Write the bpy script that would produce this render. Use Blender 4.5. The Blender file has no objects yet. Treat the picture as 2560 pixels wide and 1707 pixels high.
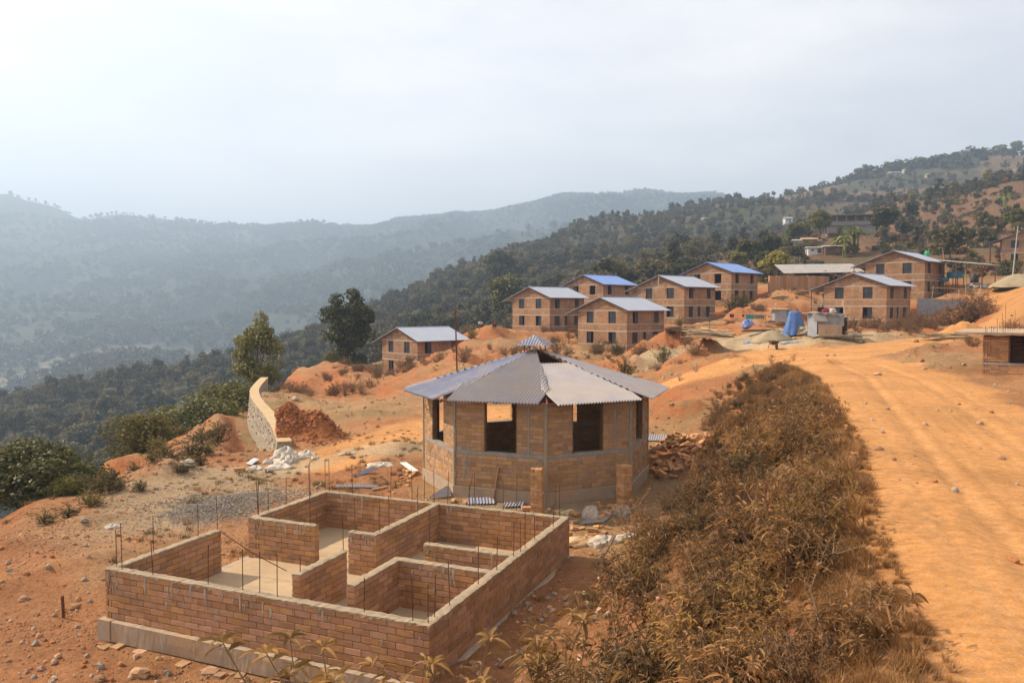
import bpy, math, random
import numpy as np
from mathutils import Vector, Matrix, Euler

random.seed(7); np.random.seed(7)
R = math.radians
scene = bpy.context.scene
COL = scene.collection

# ------------------------------------------------------------------ camera, sky, sun, exposure
F, HZ, CZ = 1950.0, 770.0, 5.37
PITCH = math.atan((853.5 - HZ) / F)
cam = bpy.data.cameras.new('camera'); camo = bpy.data.objects.new('camera', cam); COL.objects.link(camo)
cam.sensor_width = 36; cam.lens = F / 2560 * 36; cam.clip_start = 0.05; cam.clip_end = 30000
camo.location = (0, 0, CZ); camo.rotation_euler = (math.pi / 2 - PITCH, 0, 0)
scene.camera = camo

SUN_EL = R(41); SUN_AZ = math.atan2(-0.941, 0.338)          # azimuth from +Y towards +X
sun_dir = Vector((math.sin(SUN_AZ) * math.cos(SUN_EL), math.cos(SUN_AZ) * math.cos(SUN_EL), math.sin(SUN_EL)))
world = bpy.data.worlds.new('World'); scene.world = world; world.use_nodes = True
wn, wl = world.node_tree.nodes, world.node_tree.links
for n in list(wn): wn.remove(n)
sky = wn.new('ShaderNodeTexSky'); sky.sky_type = 'NISHITA'; sky.sun_disc = False
sky.sun_elevation = SUN_EL; sky.sun_rotation = SUN_AZ; sky.altitude = 1200
sky.air_density = 1.0; sky.dust_density = 8.0; sky.ozone_density = 1.2
# thin high haze and faint cloud: pale grey veil, uneven, over the whole sky
tc = wn.new('ShaderNodeTexCoord'); mp = wn.new('ShaderNodeMapping'); mp.inputs['Scale'].default_value = (1.0, 1.0, 3.2)
nz = wn.new('ShaderNodeTexNoise'); nz.inputs['Scale'].default_value = 2.1; nz.inputs['Detail'].default_value = 6; nz.inputs['Roughness'].default_value = .55
rp = wn.new('ShaderNodeMapRange'); rp.inputs[1].default_value = .40; rp.inputs[2].default_value = .68; rp.inputs[3].default_value = .54; rp.inputs[4].default_value = .86
veil = wn.new('ShaderNodeMix'); veil.data_type = 'RGBA'; veil.inputs[7].default_value = (8.9, 8.2, 7.65, 1)
bg = wn.new('ShaderNodeBackground'); bg.inputs['Strength'].default_value = 0.108
wo = wn.new('ShaderNodeOutputWorld')
wl.new(tc.outputs['Generated'], mp.inputs['Vector']); wl.new(mp.outputs['Vector'], nz.inputs['Vector']); wl.new(nz.outputs['Fac'], rp.inputs[0])
wl.new(rp.outputs[0], veil.inputs[0]); wl.new(sky.outputs['Color'], veil.inputs[6]); wl.new(veil.outputs[2], bg.inputs['Color']); wl.new(bg.outputs['Background'], wo.inputs['Surface'])

sl = bpy.data.lights.new('sun', 'SUN'); sl.energy = 5.0; sl.angle = R(0.6); sl.color = (1.0, 0.86, 0.67)
so = bpy.data.objects.new('sun', sl); COL.objects.link(so); so.rotation_euler = sun_dir.to_track_quat('Z', 'Y').to_euler(); so.location = (0, 0, 60)

vs = scene.view_settings
vs.view_transform = 'Standard'; vs.look = 'None'; vs.exposure = 0.72; vs.gamma = 1.0; vs.use_curve_mapping = False
scene.render.engine = 'CYCLES'
cy = scene.cycles
cy.use_denoising = True; cy.max_bounces = 5; cy.diffuse_bounces = 3; cy.glossy_bounces = 2; cy.transmission_bounces = 3
cy.volume_bounces = 0; cy.transparent_max_bounces = 6; cy.use_adaptive_sampling = True; cy.adaptive_threshold = 0.02
cy.caustics_reflective = False; cy.caustics_refractive = False

# ------------------------------------------------------------------ pixel <-> place
cP, sP = math.cos(PITCH), math.sin(PITCH)
def ray(px, py):
    u = (px - 1280) / F; v = (853.5 - py) / F
    return np.array([u, cP + v * sP, -sP + v * cP])
def at(px, py, Y):                      # point of the photograph at distance Y in front
    r = ray(px, py); return np.array([0, 0, CZ]) + r * (Y / r[1])
def atz(px, py, z):                     # point of the photograph at height z
    r = ray(px, py); return np.array([0, 0, CZ]) + r * ((z - CZ) / r[2])

# ------------------------------------------------------------------ small helpers
def tag(o, label=None, cat=None, group=None, kind=None):
    if label: o['label'] = label
    if cat: o['category'] = cat
    if group: o['group'] = group
    if kind: o['kind'] = kind
    return o
def wloc(o):
    v = Vector((0, 0, 0))
    while o is not None: v += o.location; o = o.parent
    return v
def empty(name, loc, label=None, cat=None, group=None, rz=0):
    o = bpy.data.objects.new(name, None); COL.objects.link(o); o.location = loc; o.rotation_euler = (0, 0, rz)
    o.empty_display_size = .3
    return tag(o, label, cat, group)
def link(name, me, parent=None, loc=(0, 0, 0)):
    o = bpy.data.objects.new(name, me); COL.objects.link(o); o.location = loc
    if parent is not None: o.parent = parent
    return o
def mesh_np(name, V, faces, mat=None, smooth=False):
    me = bpy.data.meshes.new(name)
    V = np.asarray(V, dtype=np.float32)
    if isinstance(faces, np.ndarray):
        n, k = faces.shape
        me.vertices.add(len(V)); me.vertices.foreach_set('co', V.ravel())
        me.loops.add(n * k); me.loops.foreach_set('vertex_index', faces.astype(np.int32).ravel())
        me.polygons.add(n); me.polygons.foreach_set('loop_start', np.arange(0, n * k, k, dtype=np.int32))
        me.polygons.foreach_set('loop_total', np.full(n, k, dtype=np.int32))
        me.update(calc_edges=True)
    else:
        me.from_pydata(V.tolist(), [], faces); me.update()
    if smooth: me.polygons.foreach_set('use_smooth', np.ones(len(me.polygons), dtype=bool))
    if mat: me.materials.append(mat)
    return me
def rotz(a): return np.array([[math.cos(a), -math.sin(a), 0], [math.sin(a), math.cos(a), 0], [0, 0, 1]])

class MB:
    """collects shapes (world coordinates); build() makes ONE mesh object with its origin at its parent's place"""
    def __init__(s): s.v = []; s.f = []
    def add(s, V, Fs):
        b = len(s.v); s.v += [tuple(map(float, p)) for p in V]; s.f += [tuple(i + b for i in f) for f in Fs]; return s
    def box(s, c, size, rz=0, rx=0, ry=0):
        x, y, z = [d / 2 for d in size]
        P = [Vector((a * x, b * y, e * z)) for a in (-1, 1) for b in (-1, 1) for e in (-1, 1)]
        M = Euler((rx, ry, rz)).to_matrix(); c = Vector([float(q) for q in c])
        return s.add([M @ p + c for p in P], [(0, 1, 3, 2), (4, 6, 7, 5), (0, 4, 5, 1), (2, 3, 7, 6), (0, 2, 6, 4), (1, 5, 7, 3)])
    def tube(s, pts, r, n=6, cap=True):
        pts = [Vector([float(q) for q in p]) for p in pts]; rr = r if isinstance(r, (list, tuple)) else [r] * len(pts)
        V = []
        for i, p in enumerate(pts):
            d = (pts[min(i + 1, len(pts) - 1)] - pts[max(i - 1, 0)]).normalized()
            a = d.cross(Vector((0, 0, 1)) if abs(d.z) < .95 else Vector((1, 0, 0))).normalized(); b = d.cross(a)
            V += [p + (a * math.cos(t * 2 * math.pi / n) + b * math.sin(t * 2 * math.pi / n)) * rr[i] for t in range(n)]
        Fs = [(i * n + j, i * n + (j + 1) % n, (i + 1) * n + (j + 1) % n, (i + 1) * n + j) for i in range(len(pts) - 1) for j in range(n)]
        if cap: Fs += [tuple(range(n))[::-1], tuple((len(pts) - 1) * n + j for j in range(n))]
        return s.add(V, Fs)
    def poly(s, P, th, nrm):             # flat outline with thickness th along -nrm
        n = len(P); nrm = Vector(nrm); P = [Vector([float(q) for q in p]) for p in P]
        V = P + [p - nrm * th for p in P]
        return s.add(V, [tuple(range(n)), tuple(range(2 * n - 1, n - 1, -1))] + [(i, n + i, n + (i + 1) % n, (i + 1) % n) for i in range(n)])
    def lathe(s, c, prof, n=16):
        V = [(c[0] + r * math.cos(t * 2 * math.pi / n), c[1] + r * math.sin(t * 2 * math.pi / n), c[2] + z) for r, z in prof for t in range(n)]
        Fs = [(i * n + j, i * n + (j + 1) % n, (i + 1) * n + (j + 1) % n, (i + 1) * n + j) for i in range(len(prof) - 1) for j in range(n)]
        Fs += [tuple(range(n))[::-1], tuple((len(prof) - 1) * n + j for j in range(n))]
        return s.add(V, Fs)
    def build(s, name, mat, parent=None, loc=None, smooth=False):
        base = wloc(parent) if parent is not None else Vector(loc if loc is not None else (0, 0, 0))
        V = np.array(s.v) - np.array(base)
        me = mesh_np(name, V, s.f, mat, smooth)
        return link(name, me, parent, (0, 0, 0) if parent is not None else base)

def copy_tree(o, parent=None):
    c = o.copy(); COL.objects.link(c); c.parent = parent
    for k in list(c.keys()):
        if k in ('label', 'group', 'category') and parent is not None: del c[k]
    for ch in list(o.children): copy_tree(ch, c)
    return c

# ------------------------------------------------------------------ noise and terrain
def _h(ix, iy, sd):
    t = np.sin(ix * 127.1 + iy * 311.7 + sd * 74.7) * 43758.5453
    return t - np.floor(t)
def vnoise(x, y, sd=0):
    ix, iy = np.floor(x), np.floor(y); fx, fy = x - ix, y - iy
    fx = fx * fx * (3 - 2 * fx); fy = fy * fy * (3 - 2 * fy)
    a, b, c, d = _h(ix, iy, sd), _h(ix + 1, iy, sd), _h(ix, iy + 1, sd), _h(ix + 1, iy + 1, sd)
    return (a + (b - a) * fx) * (1 - fy) + (c + (d - c) * fx) * fy - .5
def fbm(x, y, sc, octs=4, sd=0, ga=.5):
    o = 0; a = 1
    for i in range(octs):
        o = o + a * vnoise(x / sc + 17.3 * i, y / sc - 9.1 * i, sd + i); a *= ga; sc *= .5
    return o
def sstep(a, b, x):
    t = np.clip((x - a) / (b - a), 0, 1); return t * t * (3 - 2 * t)

G = []                                    # ground points: (x, y, z)
def gw(*pts): G.extend(pts)
def gp(*pts):                             # (px, py, distance) read from the photograph
    for p in pts: G.append(tuple(at(*p)))
# by the walls and the bank up to the road
gw((-8, 10, -.55), (-12, 14, -.7), (-9, 18, -.4), (-5, 22, -.12), (-4, 10, -.42), (-1.5, 8.6, -.3), (-7.5, 14, -.42), (-3.5, 18.2, -.1), (0, 13, -.1), (-3, 15, -.1),
   (.3, 9.5, -.05), (1.0, 12, .0), (1.9, 15, .0), (2.4, 18, .0), (.8, 19.4, .0), (4.6, 21.5, .1), (5.4, 25, .3), (-3.2, 24, .02), (.8, 24, .05), (1, 29, .1), (-6, 28, -.15), (4.3, 31, .35))
gw((2.5, 5.6, 2.5), (4.4, 10, 2.62), (6.3, 14.8, 2.65), (8.7, 22, 2.7), (11.2, 29, 2.72), (12.8, 36, 2.6), (5.5, 6, 2.6), (9, 15, 2.65), (14, 28, 2.72), (17, 40, 2.65), (10, 8, 2.7), (14, 18, 2.75), (22, 30, 3.0), (30, 40, 3.3),
   (2.6, 10, 1.2), (3.4, 12, 1.1), (4.0, 15, 1.15), (5.4, 20, 1.2), (7.0, 25, 1.2), (8.4, 31, 1.2), (9.5, 36, 1.3), (1.4, 8, 1.2))
gw((0, 1, 2.8), (-4, 3, 1.2), (-1.5, 5, 1.2), (1, 5, 1.9), (-6, 6, .2), (4, 1, 2.7), (-10, 5, -.4), (-12, 3, -.6), (10, 2, 2.8))
# left edge of the levelled ground and the drop behind it
gp((430, 1112, 36), (500, 1072, 40), (565, 1030, 46), (400, 1152, 31.5), (300, 1192, 28), (200, 1232, 25), (90, 1248, 24.3))
gw((-14.6, 22.4, -.75), (-17.6, 24, -2.2), (-22, 20, -5), (-17.5, 30, -2.6), (-19, 36, -3.0), (-27, 32, -10), (-22, 42, -5.0), (-20, 12, -2.5), (-30, 10, -9))
gp((497, 1083, 38), (560, 1040, 44), (621, 996, 50), (640, 1108, 34), (700, 1120, 31.5), (600, 1080, 38.5))
gw((-22, 48, -5.6), (-23, 55, -8), (-24, 65, -11), (-18, 70, -6))
gp((900, 1010, 44), (1000, 985, 50), (1040, 940, 62), (1160, 890, 68), (1290, 868, 80), (960, 1000, 46), (780, 1000, 50), (850, 940, 80), (800, 926, 98), (700, 968, 66), (740, 937, 85), (945, 928, 92), (955, 942, 88),
   (760, 1040, 42), (850, 1050, 38), (1043, 922, 74), (1100, 905, 75), (1160, 882, 78), (1000, 948, 70), (1240, 828, 95), (1180, 838, 92), (1200, 858, 84), (1120, 848, 102), (700, 985, 95), (850, 960, 115), (1000, 930, 118), (1120, 905, 125))
gp((1680, 852, 80), (1600, 892, 72), (1560, 884, 80), (1690, 832, 84), (1750, 812, 90), (1830, 772, 100), (1900, 850, 62), (1950, 880, 50), (2100, 870, 50), (2200, 850, 58), (2350, 850, 55), (2400, 822, 65), (2100, 832, 76),
   (2300, 815, 80), (2000, 822, 80), (1900, 790, 85), (1950, 740, 100), (2050, 722, 105), (2380, 745, 90), (2480, 702, 100), (2540, 765, 72), (2560, 722, 85), (2560, 680, 110), (2420, 690, 105), (2540, 660, 128), (2700, 650, 125),
   (2060, 832, 80), (2110, 830, 80), (2160, 827, 80), (2215, 824, 80), (2260, 822, 80), (2060, 838, 84), (2335, 774, 88), (2345, 824, 84.5), (2420, 776, 87), (2425, 818, 83.5), (1850, 905, 46), (1780, 925, 42), (1700, 960, 40), (1600, 985, 43), (1500, 1000, 42), (1650, 1012, 38), (1650, 925, 58), (1570, 935, 58), (1400, 960, 55), (1480, 905, 68), (1380, 890, 76), (2700, 800, 60), (2900, 850, 50))
# gully behind the houses, then the wooded spur
gp((800, 1010, 150), (1000, 960, 150), (1200, 880, 150), (1400, 780, 150), (1550, 735, 150), (1700, 715, 150), (1850, 690, 140))
gw((-35, 60, -14), (-60, 60, -24), (-40, 100, -26), (-80, 120, -40), (-60, 150, -40), (-110, 170, -46), (-20, 140, -22))
gp((-300, 1060, 300), (0, 1036, 300), (150, 1006, 305), (350, 966, 315), (540, 932, 330), (700, 878, 360), (850, 818, 390), (960, 773, 420), (1100, 713, 450), (1250, 658, 490), (1400, 613, 530), (1500, 578, 560), (1700, 541, 610),
   (1840, 514, 650), (1960, 503, 690), (2130, 462, 720), (2300, 427, 750), (2450, 406, 770), (2560, 397, 790), (2900, 375, 800))
gp((-300, 1160, 430), (0, 1120, 430), (350, 1060, 440), (700, 980, 500), (960, 880, 580), (1250, 760, 660), (1500, 690, 730), (1840, 610, 830), (2130, 560, 900), (2450, 500, 950), (2900, 470, 1000))
gp((0, 1105, 235), (200, 1092, 240), (430, 1062, 235), (600, 992, 250), (800, 905, 265), (1000, 855, 262), (1150, 782, 290), (1250, 722, 330), (1450, 682, 330), (1600, 652, 350), (1750, 602, 400), (1880, 600, 390), (0, 1170, 190), (250, 1165, 185))
# terraced hill on the right
gp((1900, 692, 125), (2000, 662, 150), (2100, 645, 160), (2300, 632, 150), (2400, 650, 130), (2560, 640, 135), (2100, 604, 210), (2300, 602, 200), (2450, 582, 190), (2560, 560, 180), (2000, 602, 230), (2150, 562, 260), (2300, 532, 270),
   (2450, 502, 260), (2560, 482, 250), (1900, 625, 240), (2050, 570, 290), (2200, 510, 330), (2350, 488, 330), (2470, 468, 320), (2560, 448, 310), (2850, 430, 320), (1950, 640, 340), (2100, 585, 410), (2350, 525, 440), (2560, 490, 430), (2900, 460, 450))
# low hill in the valley and the far ridge
gp((-300, 1050, 720), (0, 1010, 700), (150, 950, 710), (330, 908, 700), (480, 925, 720), (600, 930, 760), (900, 870, 850), (0, 905, 1000), (200, 888, 1000), (430, 893, 1000), (700, 850, 1050), (1000, 780, 1100), (1300, 690, 1150), (1700, 620, 1250), (2200, 590, 1300), (2700, 570, 1300))
gp((-400, 760, 1400), (0, 770, 1400), (300, 790, 1400), (600, 765, 1400), (900, 710, 1450), (1200, 645, 1500), (1600, 590, 1600), (2200, 580, 1700), (-400, 620, 1950), (0, 630, 1950), (300, 650, 1950), (600, 660, 1950), (900, 630, 1950), (1200, 585, 2000), (1600, 530, 2050))
FARC = [(-700, 470), (-300, 475), (0, 484), (80, 506), (160, 528), (190, 550), (290, 536), (420, 548), (560, 563), (640, 566), (780, 560), (850, 571), (1000, 553), (1150, 536), (1300, 516), (1400, 492), (1620, 478), (1700, 494), (1790, 488), (1850, 522), (2000, 560), (2300, 545), (2700, 520), (3100, 520)]
for px, py in FARC: gp((px, py, 2600)); gp((px, py + 130, 3700))
for a in (-70, -48, 48, 70):
    s, c = math.sin(R(a)), math.cos(R(a))
    for d, zl, zr in ((12, -2, 2.8), (40, -12, 3.5), (120, -38, 14), (320, -36, 65), (800, -90, 150), (1500, 0, 100), (2600, 330, 330), (3700, 100, 100)):
        G.append((s * d, c * d, zl if a < 0 else zr))
G = np.array(G); _d = np.hypot(G[:, 0], G[:, 1])
def _feat(x, y):
    d = np.maximum(np.hypot(x, y), 1.0); return np.stack([np.clip(np.arctan2(x, y), -1.3, 1.3) * 3.2, np.log(d)], -1), d
_gf, _ = _feat(G[:, 0], G[:, 1]); _gr = G[:, 2] / np.maximum(_d, 1)
def _k(a, b):
    q = np.subtract.outer(a[:, 0], b[:, 0]); q *= q; p = np.subtract.outer(a[:, 1], b[:, 1]); p *= p; q += p; q += .0025; return np.sqrt(q, out=q)
_n = len(G); _K = _k(_gf, _gf) - np.eye(_n) * .004
_A = np.zeros((_n + 1, _n + 1)); _A[:_n, :_n] = _K; _A[:_n, _n] = 1; _A[_n, :_n] = 1
_w = np.linalg.solve(_A, np.append(_gr, 0))
def terr0(x, y):
    f, d = _feat(x, y); o = np.empty(len(d))
    for i in range(0, len(d), 3000): o[i:i + 3000] = _k(f[i:i + 3000], _gf) @ _w[:_n] + _w[_n]
    return o * d

HY = R(47.5); HW, HL = 7.0, 6.5 # houses: yaw, gable width, side length
HOUSES = {'H1': (-10.33, 85.23, -2.75), 'H2': (4.80, 99.47, 2.2), 'H3': (12.68, 108.44, 4.15), 'H4': (12.16, 82.58, .62), 'H5': (20.42, 92.59, 3.4), 'H6': (28.43, 101.35, 5.5), 'H7': (40.38, 84.2, 3.3), 'H8': (49.24, 93.32, 6.45)}
FX, FY, FA = -7.06, 13.35, math.atan2(-.3845, .9231)     # unfinished walls: outer left front corner and direction
FE1 = np.array([math.cos(FA), math.sin(FA), 0]); FE2 = np.array([-math.sin(FA), math.cos(FA), 0])
FW, FL = 6.38, 6.30
OCX, OCY, OCR, OCA = .76, 24.12, 3.49, R(182.4)
PADS = []                                   # cx, cy, half x, half y, yaw, z, falloff
for k, (x, y, z) in HOUSES.items():
    PADS.append((x + (-HW / 2 * math.cos(HY) + HL / 2 * math.sin(HY)), y + (HW / 2 * math.sin(HY) + HL / 2 * math.cos(HY)), HW / 2 + .5, HL / 2 + .5, -HY, z, 2.6))
_c = np.array([FX, FY, 0]) + FE1 * FW / 2 + FE2 * FL / 2
PADS.append((_c[0], _c[1], FW / 2 + .25, FL / 2 + .25, FA, -.36, 1.0))
PADS.append((OCX, OCY, 3.5, 3.5, 0, .1, 1.2))
# run of the curved retaining wall (outer edge of its top), used to cut the trench beside it
zz5 = lambda x_, y_: (560 + x_ / 5.226, 900 + y_ / 5.226)
_path = [atz(*zz5(*q), 0.02) for q in [(690, 1004), (640, 870), (580, 770), (480, 640), (400, 540), (360, 470), (350, 390), (385, 330), (440, 270), (490, 224)]]
den = []
for i in range(len(_path) - 1):
    for t in np.linspace(0, 1, 7)[:-1]:
        _a = _path[max(i - 1, 0)]; _b = _path[i]; _c2 = _path[i + 1]; _e = _path[min(i + 2, len(_path) - 1)]
        den.append(.5 * ((2 * _b) + (-_a + _c2) * t + (2 * _a - 5 * _b + 4 * _c2 - _e) * t * t + (-_a + 3 * _b - 3 * _c2 + _e) * t ** 3))
den.append(_path[-1]); den = np.array(den); den = np.concatenate([[den[0] + (den[0] - den[3]) * .9], den])
def wall_side(x, y):                        # distance to the wall's outer edge, positive on the valley side
    best = np.full(x.shape, 1e9); sg = np.zeros(x.shape); al = np.zeros(x.shape)
    for i in range(0, len(den) - 1, 2):
        (ax, ay), (bx, by) = den[i][:2], den[min(i + 2, len(den) - 1)][:2]; L2 = (bx - ax) ** 2 + (by - ay) ** 2
        tr = ((x - ax) * (bx - ax) + (y - ay) * (by - ay)) / L2; t = np.clip(tr, 0, 1); q = np.hypot(x - ax - t * (bx - ax), y - ay - t * (by - ay))
        cr = (bx - ax) * (y - ay) - (by - ay) * (x - ax); m = q < best; best = np.where(m, q, best); sg = np.where(m, np.sign(cr), sg); al = np.where(m, (i + 2 * t) / len(den), al)
    return best * sg, al
HEAPS = []                                  # x, y, rx, ry, height, lumpiness
def heap_px(px, py, d, rx, ry, h, l=.3):
    p = at(px, py, d); HEAPS.append((p[0], p[1], rx, ry, h, l))
ROADS = [([(3.6, 0), (4.7, 3), (5.6, 6), (7.0, 10), (8.9, 15), (11.5, 22), (14.2, 29), (16, 36), (16.6, 44), (17.5, 52), (20, 60)], 2.6),
         ([(16.5, 42), (13.5, 45), (9.5, 41.5), (6.8, 42.5), (3, 42), (-1, 39), (-4, 34), (-7, 28)], 1.9),
         ([(16.5, 42), (24, 50), (34, 60), (45, 70), (53, 80), (60, 95)], 2.4)]
def road_d(x, y):
    best = np.full(x.shape, 1e9); hw = np.ones(x.shape)
    for pts, w in ROADS:
        for (ax, ay), (bx, by) in zip(pts[:-1], pts[1:]):
            t = np.clip(((x - ax) * (bx - ax) + (y - ay) * (by - ay)) / ((bx - ax) ** 2 + (by - ay) ** 2), 0, 1)
            q = np.hypot(x - ax - t * (bx - ax), y - ay - t * (by - ay)) / w
            best = np.minimum(best, q)
    return best
def terr(x, y):
    x = np.atleast_1d(np.asarray(x, float)); y = np.atleast_1d(np.asarray(y, float))
    z = terr0(x, y); d = np.hypot(x, y); rd = road_d(x, y); onr = sstep(1.25, .8, rd)
    near = sstep(160, 70, d); rough = 1 - .8 * onr
    z = z + near * rough * (fbm(x, y, 1.3, 5, 3, .6) * (.11 + .20 * sstep(25, 55, d)) + fbm(x, y, 6, 3, 5) * .22 * sstep(14, 40, d))
    cut = sstep(30, 60, d) * near * (1 - onr)
    q = fbm(x, y, 9, 3, 11); z = z + cut * (np.abs(q) * -1.7 + .42) + cut * sstep(4, 9, np.hypot((x - 20.5) / 2, (y - 64) / 2)) * (np.abs(fbm(x, y, 3.2, 3, 13)) * -.9 + .16)
    z = z - onr * near * (.05 * np.exp(-((rd - .34) / .07) ** 2) + .02 * fbm(x, y, 3.5, 2, 8) + .012 * np.exp(-((rd - .56) / .03) ** 2) + .012 * np.exp(-((rd - .18) / .03) ** 2))
    mid = sstep(130, 220, d) * sstep(1100, 700, d); z = z + mid * fbm(x, y, 70, 4, 21) * np.minimum(d * .022, 12)
    # cultivation terraces on the right-hand hill
    hill = sstep(R(13), R(18), np.arctan2(x, y)) * sstep(112, 140, d) * sstep(420, 300, d)
    st = 1.9; zz = z + fbm(x, y, 40, 2, 31) * 1.5; t = zz / st; fr = t - np.floor(t)
    z = z + hill * .85 * (np.floor(t) * st + sstep(.72, 1.0, fr) * st - zz)
    fm = sstep(750, 1500, d); rg = 1 - 2 * np.abs(fbm(x, y, 420, 4, 41))
    z = z + fm * (rg - .62) * 100 * sstep(2600, 1900, d) + fm * fbm(x, y, 90, 3, 47) * 9
    for cx, cy_, hx, hy, yaw, pz, fo in PADS:
        m = np.hypot(x - cx, y - cy_) < hx + hy + fo + 1
        if not m.any(): continue
        xm, ym = x[m], y[m]; lx = (xm - cx) * math.cos(yaw) + (ym - cy_) * math.sin(yaw); ly = -(xm - cx) * math.sin(yaw) + (ym - cy_) * math.cos(yaw)
        q = np.hypot(np.maximum(np.abs(lx) - hx, 0), np.maximum(np.abs(ly) - hy, 0)); w = sstep(fo, 0, q)
        z[m] = z[m] * (1 - w) + (pz + fbm(xm, ym, 1.1, 3, 61) * .05) * w
    lx = (x - FX) * FE1[0] + (y - FY) * FE1[1]; ly = (x - FX) * FE2[0] + (y - FY) * FE2[1]      # soil banked against the right wall
    m = (lx > FW - .3) & (lx < FW + 2.6) & (ly > -1.5) & (ly < FL + 1.2)
    if m.any():
        w = sstep(FW - .25, FW + .05, lx[m]) * sstep(FW + 2.6, FW + .9, lx[m]) * sstep(-1.5, -.3, ly[m]) * sstep(FL + 1.2, FL + .3, ly[m]); z[m] = z[m] * (1 - w) + np.maximum(z[m], .0 + fbm(x[m], y[m], .7, 3, 63) * .10) * w
    nb = (np.abs(x + 13) < 12) & (y > 26) & (y < 70)
    if nb.any():
        sd_, al = wall_side(x[nb], y[nb]); zn = z[nb]; ends = sstep(0, .06, al) * sstep(1.0, .93, al)
        w = ends * sstep(-.5, -.1, sd_) * sstep(2.3, .9, sd_); zn = zn * (1 - w) + np.minimum(zn, -1.95 + .25 * sd_) * w
        w = sstep(-2.6, -.9, sd_) * (sd_ < 0) * sstep(1.0, .85, al) * (al > 0); tgt = -.10 - .75 * sstep(.62, .9, al); zn = zn * (1 - w) + tgt * w * 1.0
        z[nb] = zn
    for hx_, hy_, rx, ry, h, l in HEAPS:
        m = (np.abs(x - hx_) < rx) & (np.abs(y - hy_) < ry)
        if m.any():
            xm, ym = x[m], y[m]; q = np.hypot((xm - hx_) / rx, (ym - hy_) / ry); z[m] += h * (.5 - .5 * np.cos(np.pi * np.clip(1 - q, 0, 1))) * (1 + l * fbm(xm, ym, .6, 3, 71))
    return z
def tz(x, y): return float(terr(x, y)[0])
def ground(px, py, guess=None):             # where the photograph's ray first meets the ground
    r = ray(px, py); t = np.geomspace(5, 700, 1500); X, Y = r[0] * t, r[1] * t
    k = np.argmax(CZ + r[2] * t < terr(X, Y)); return np.array([X[k], Y[k], CZ + r[2] * t[k]])

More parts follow.
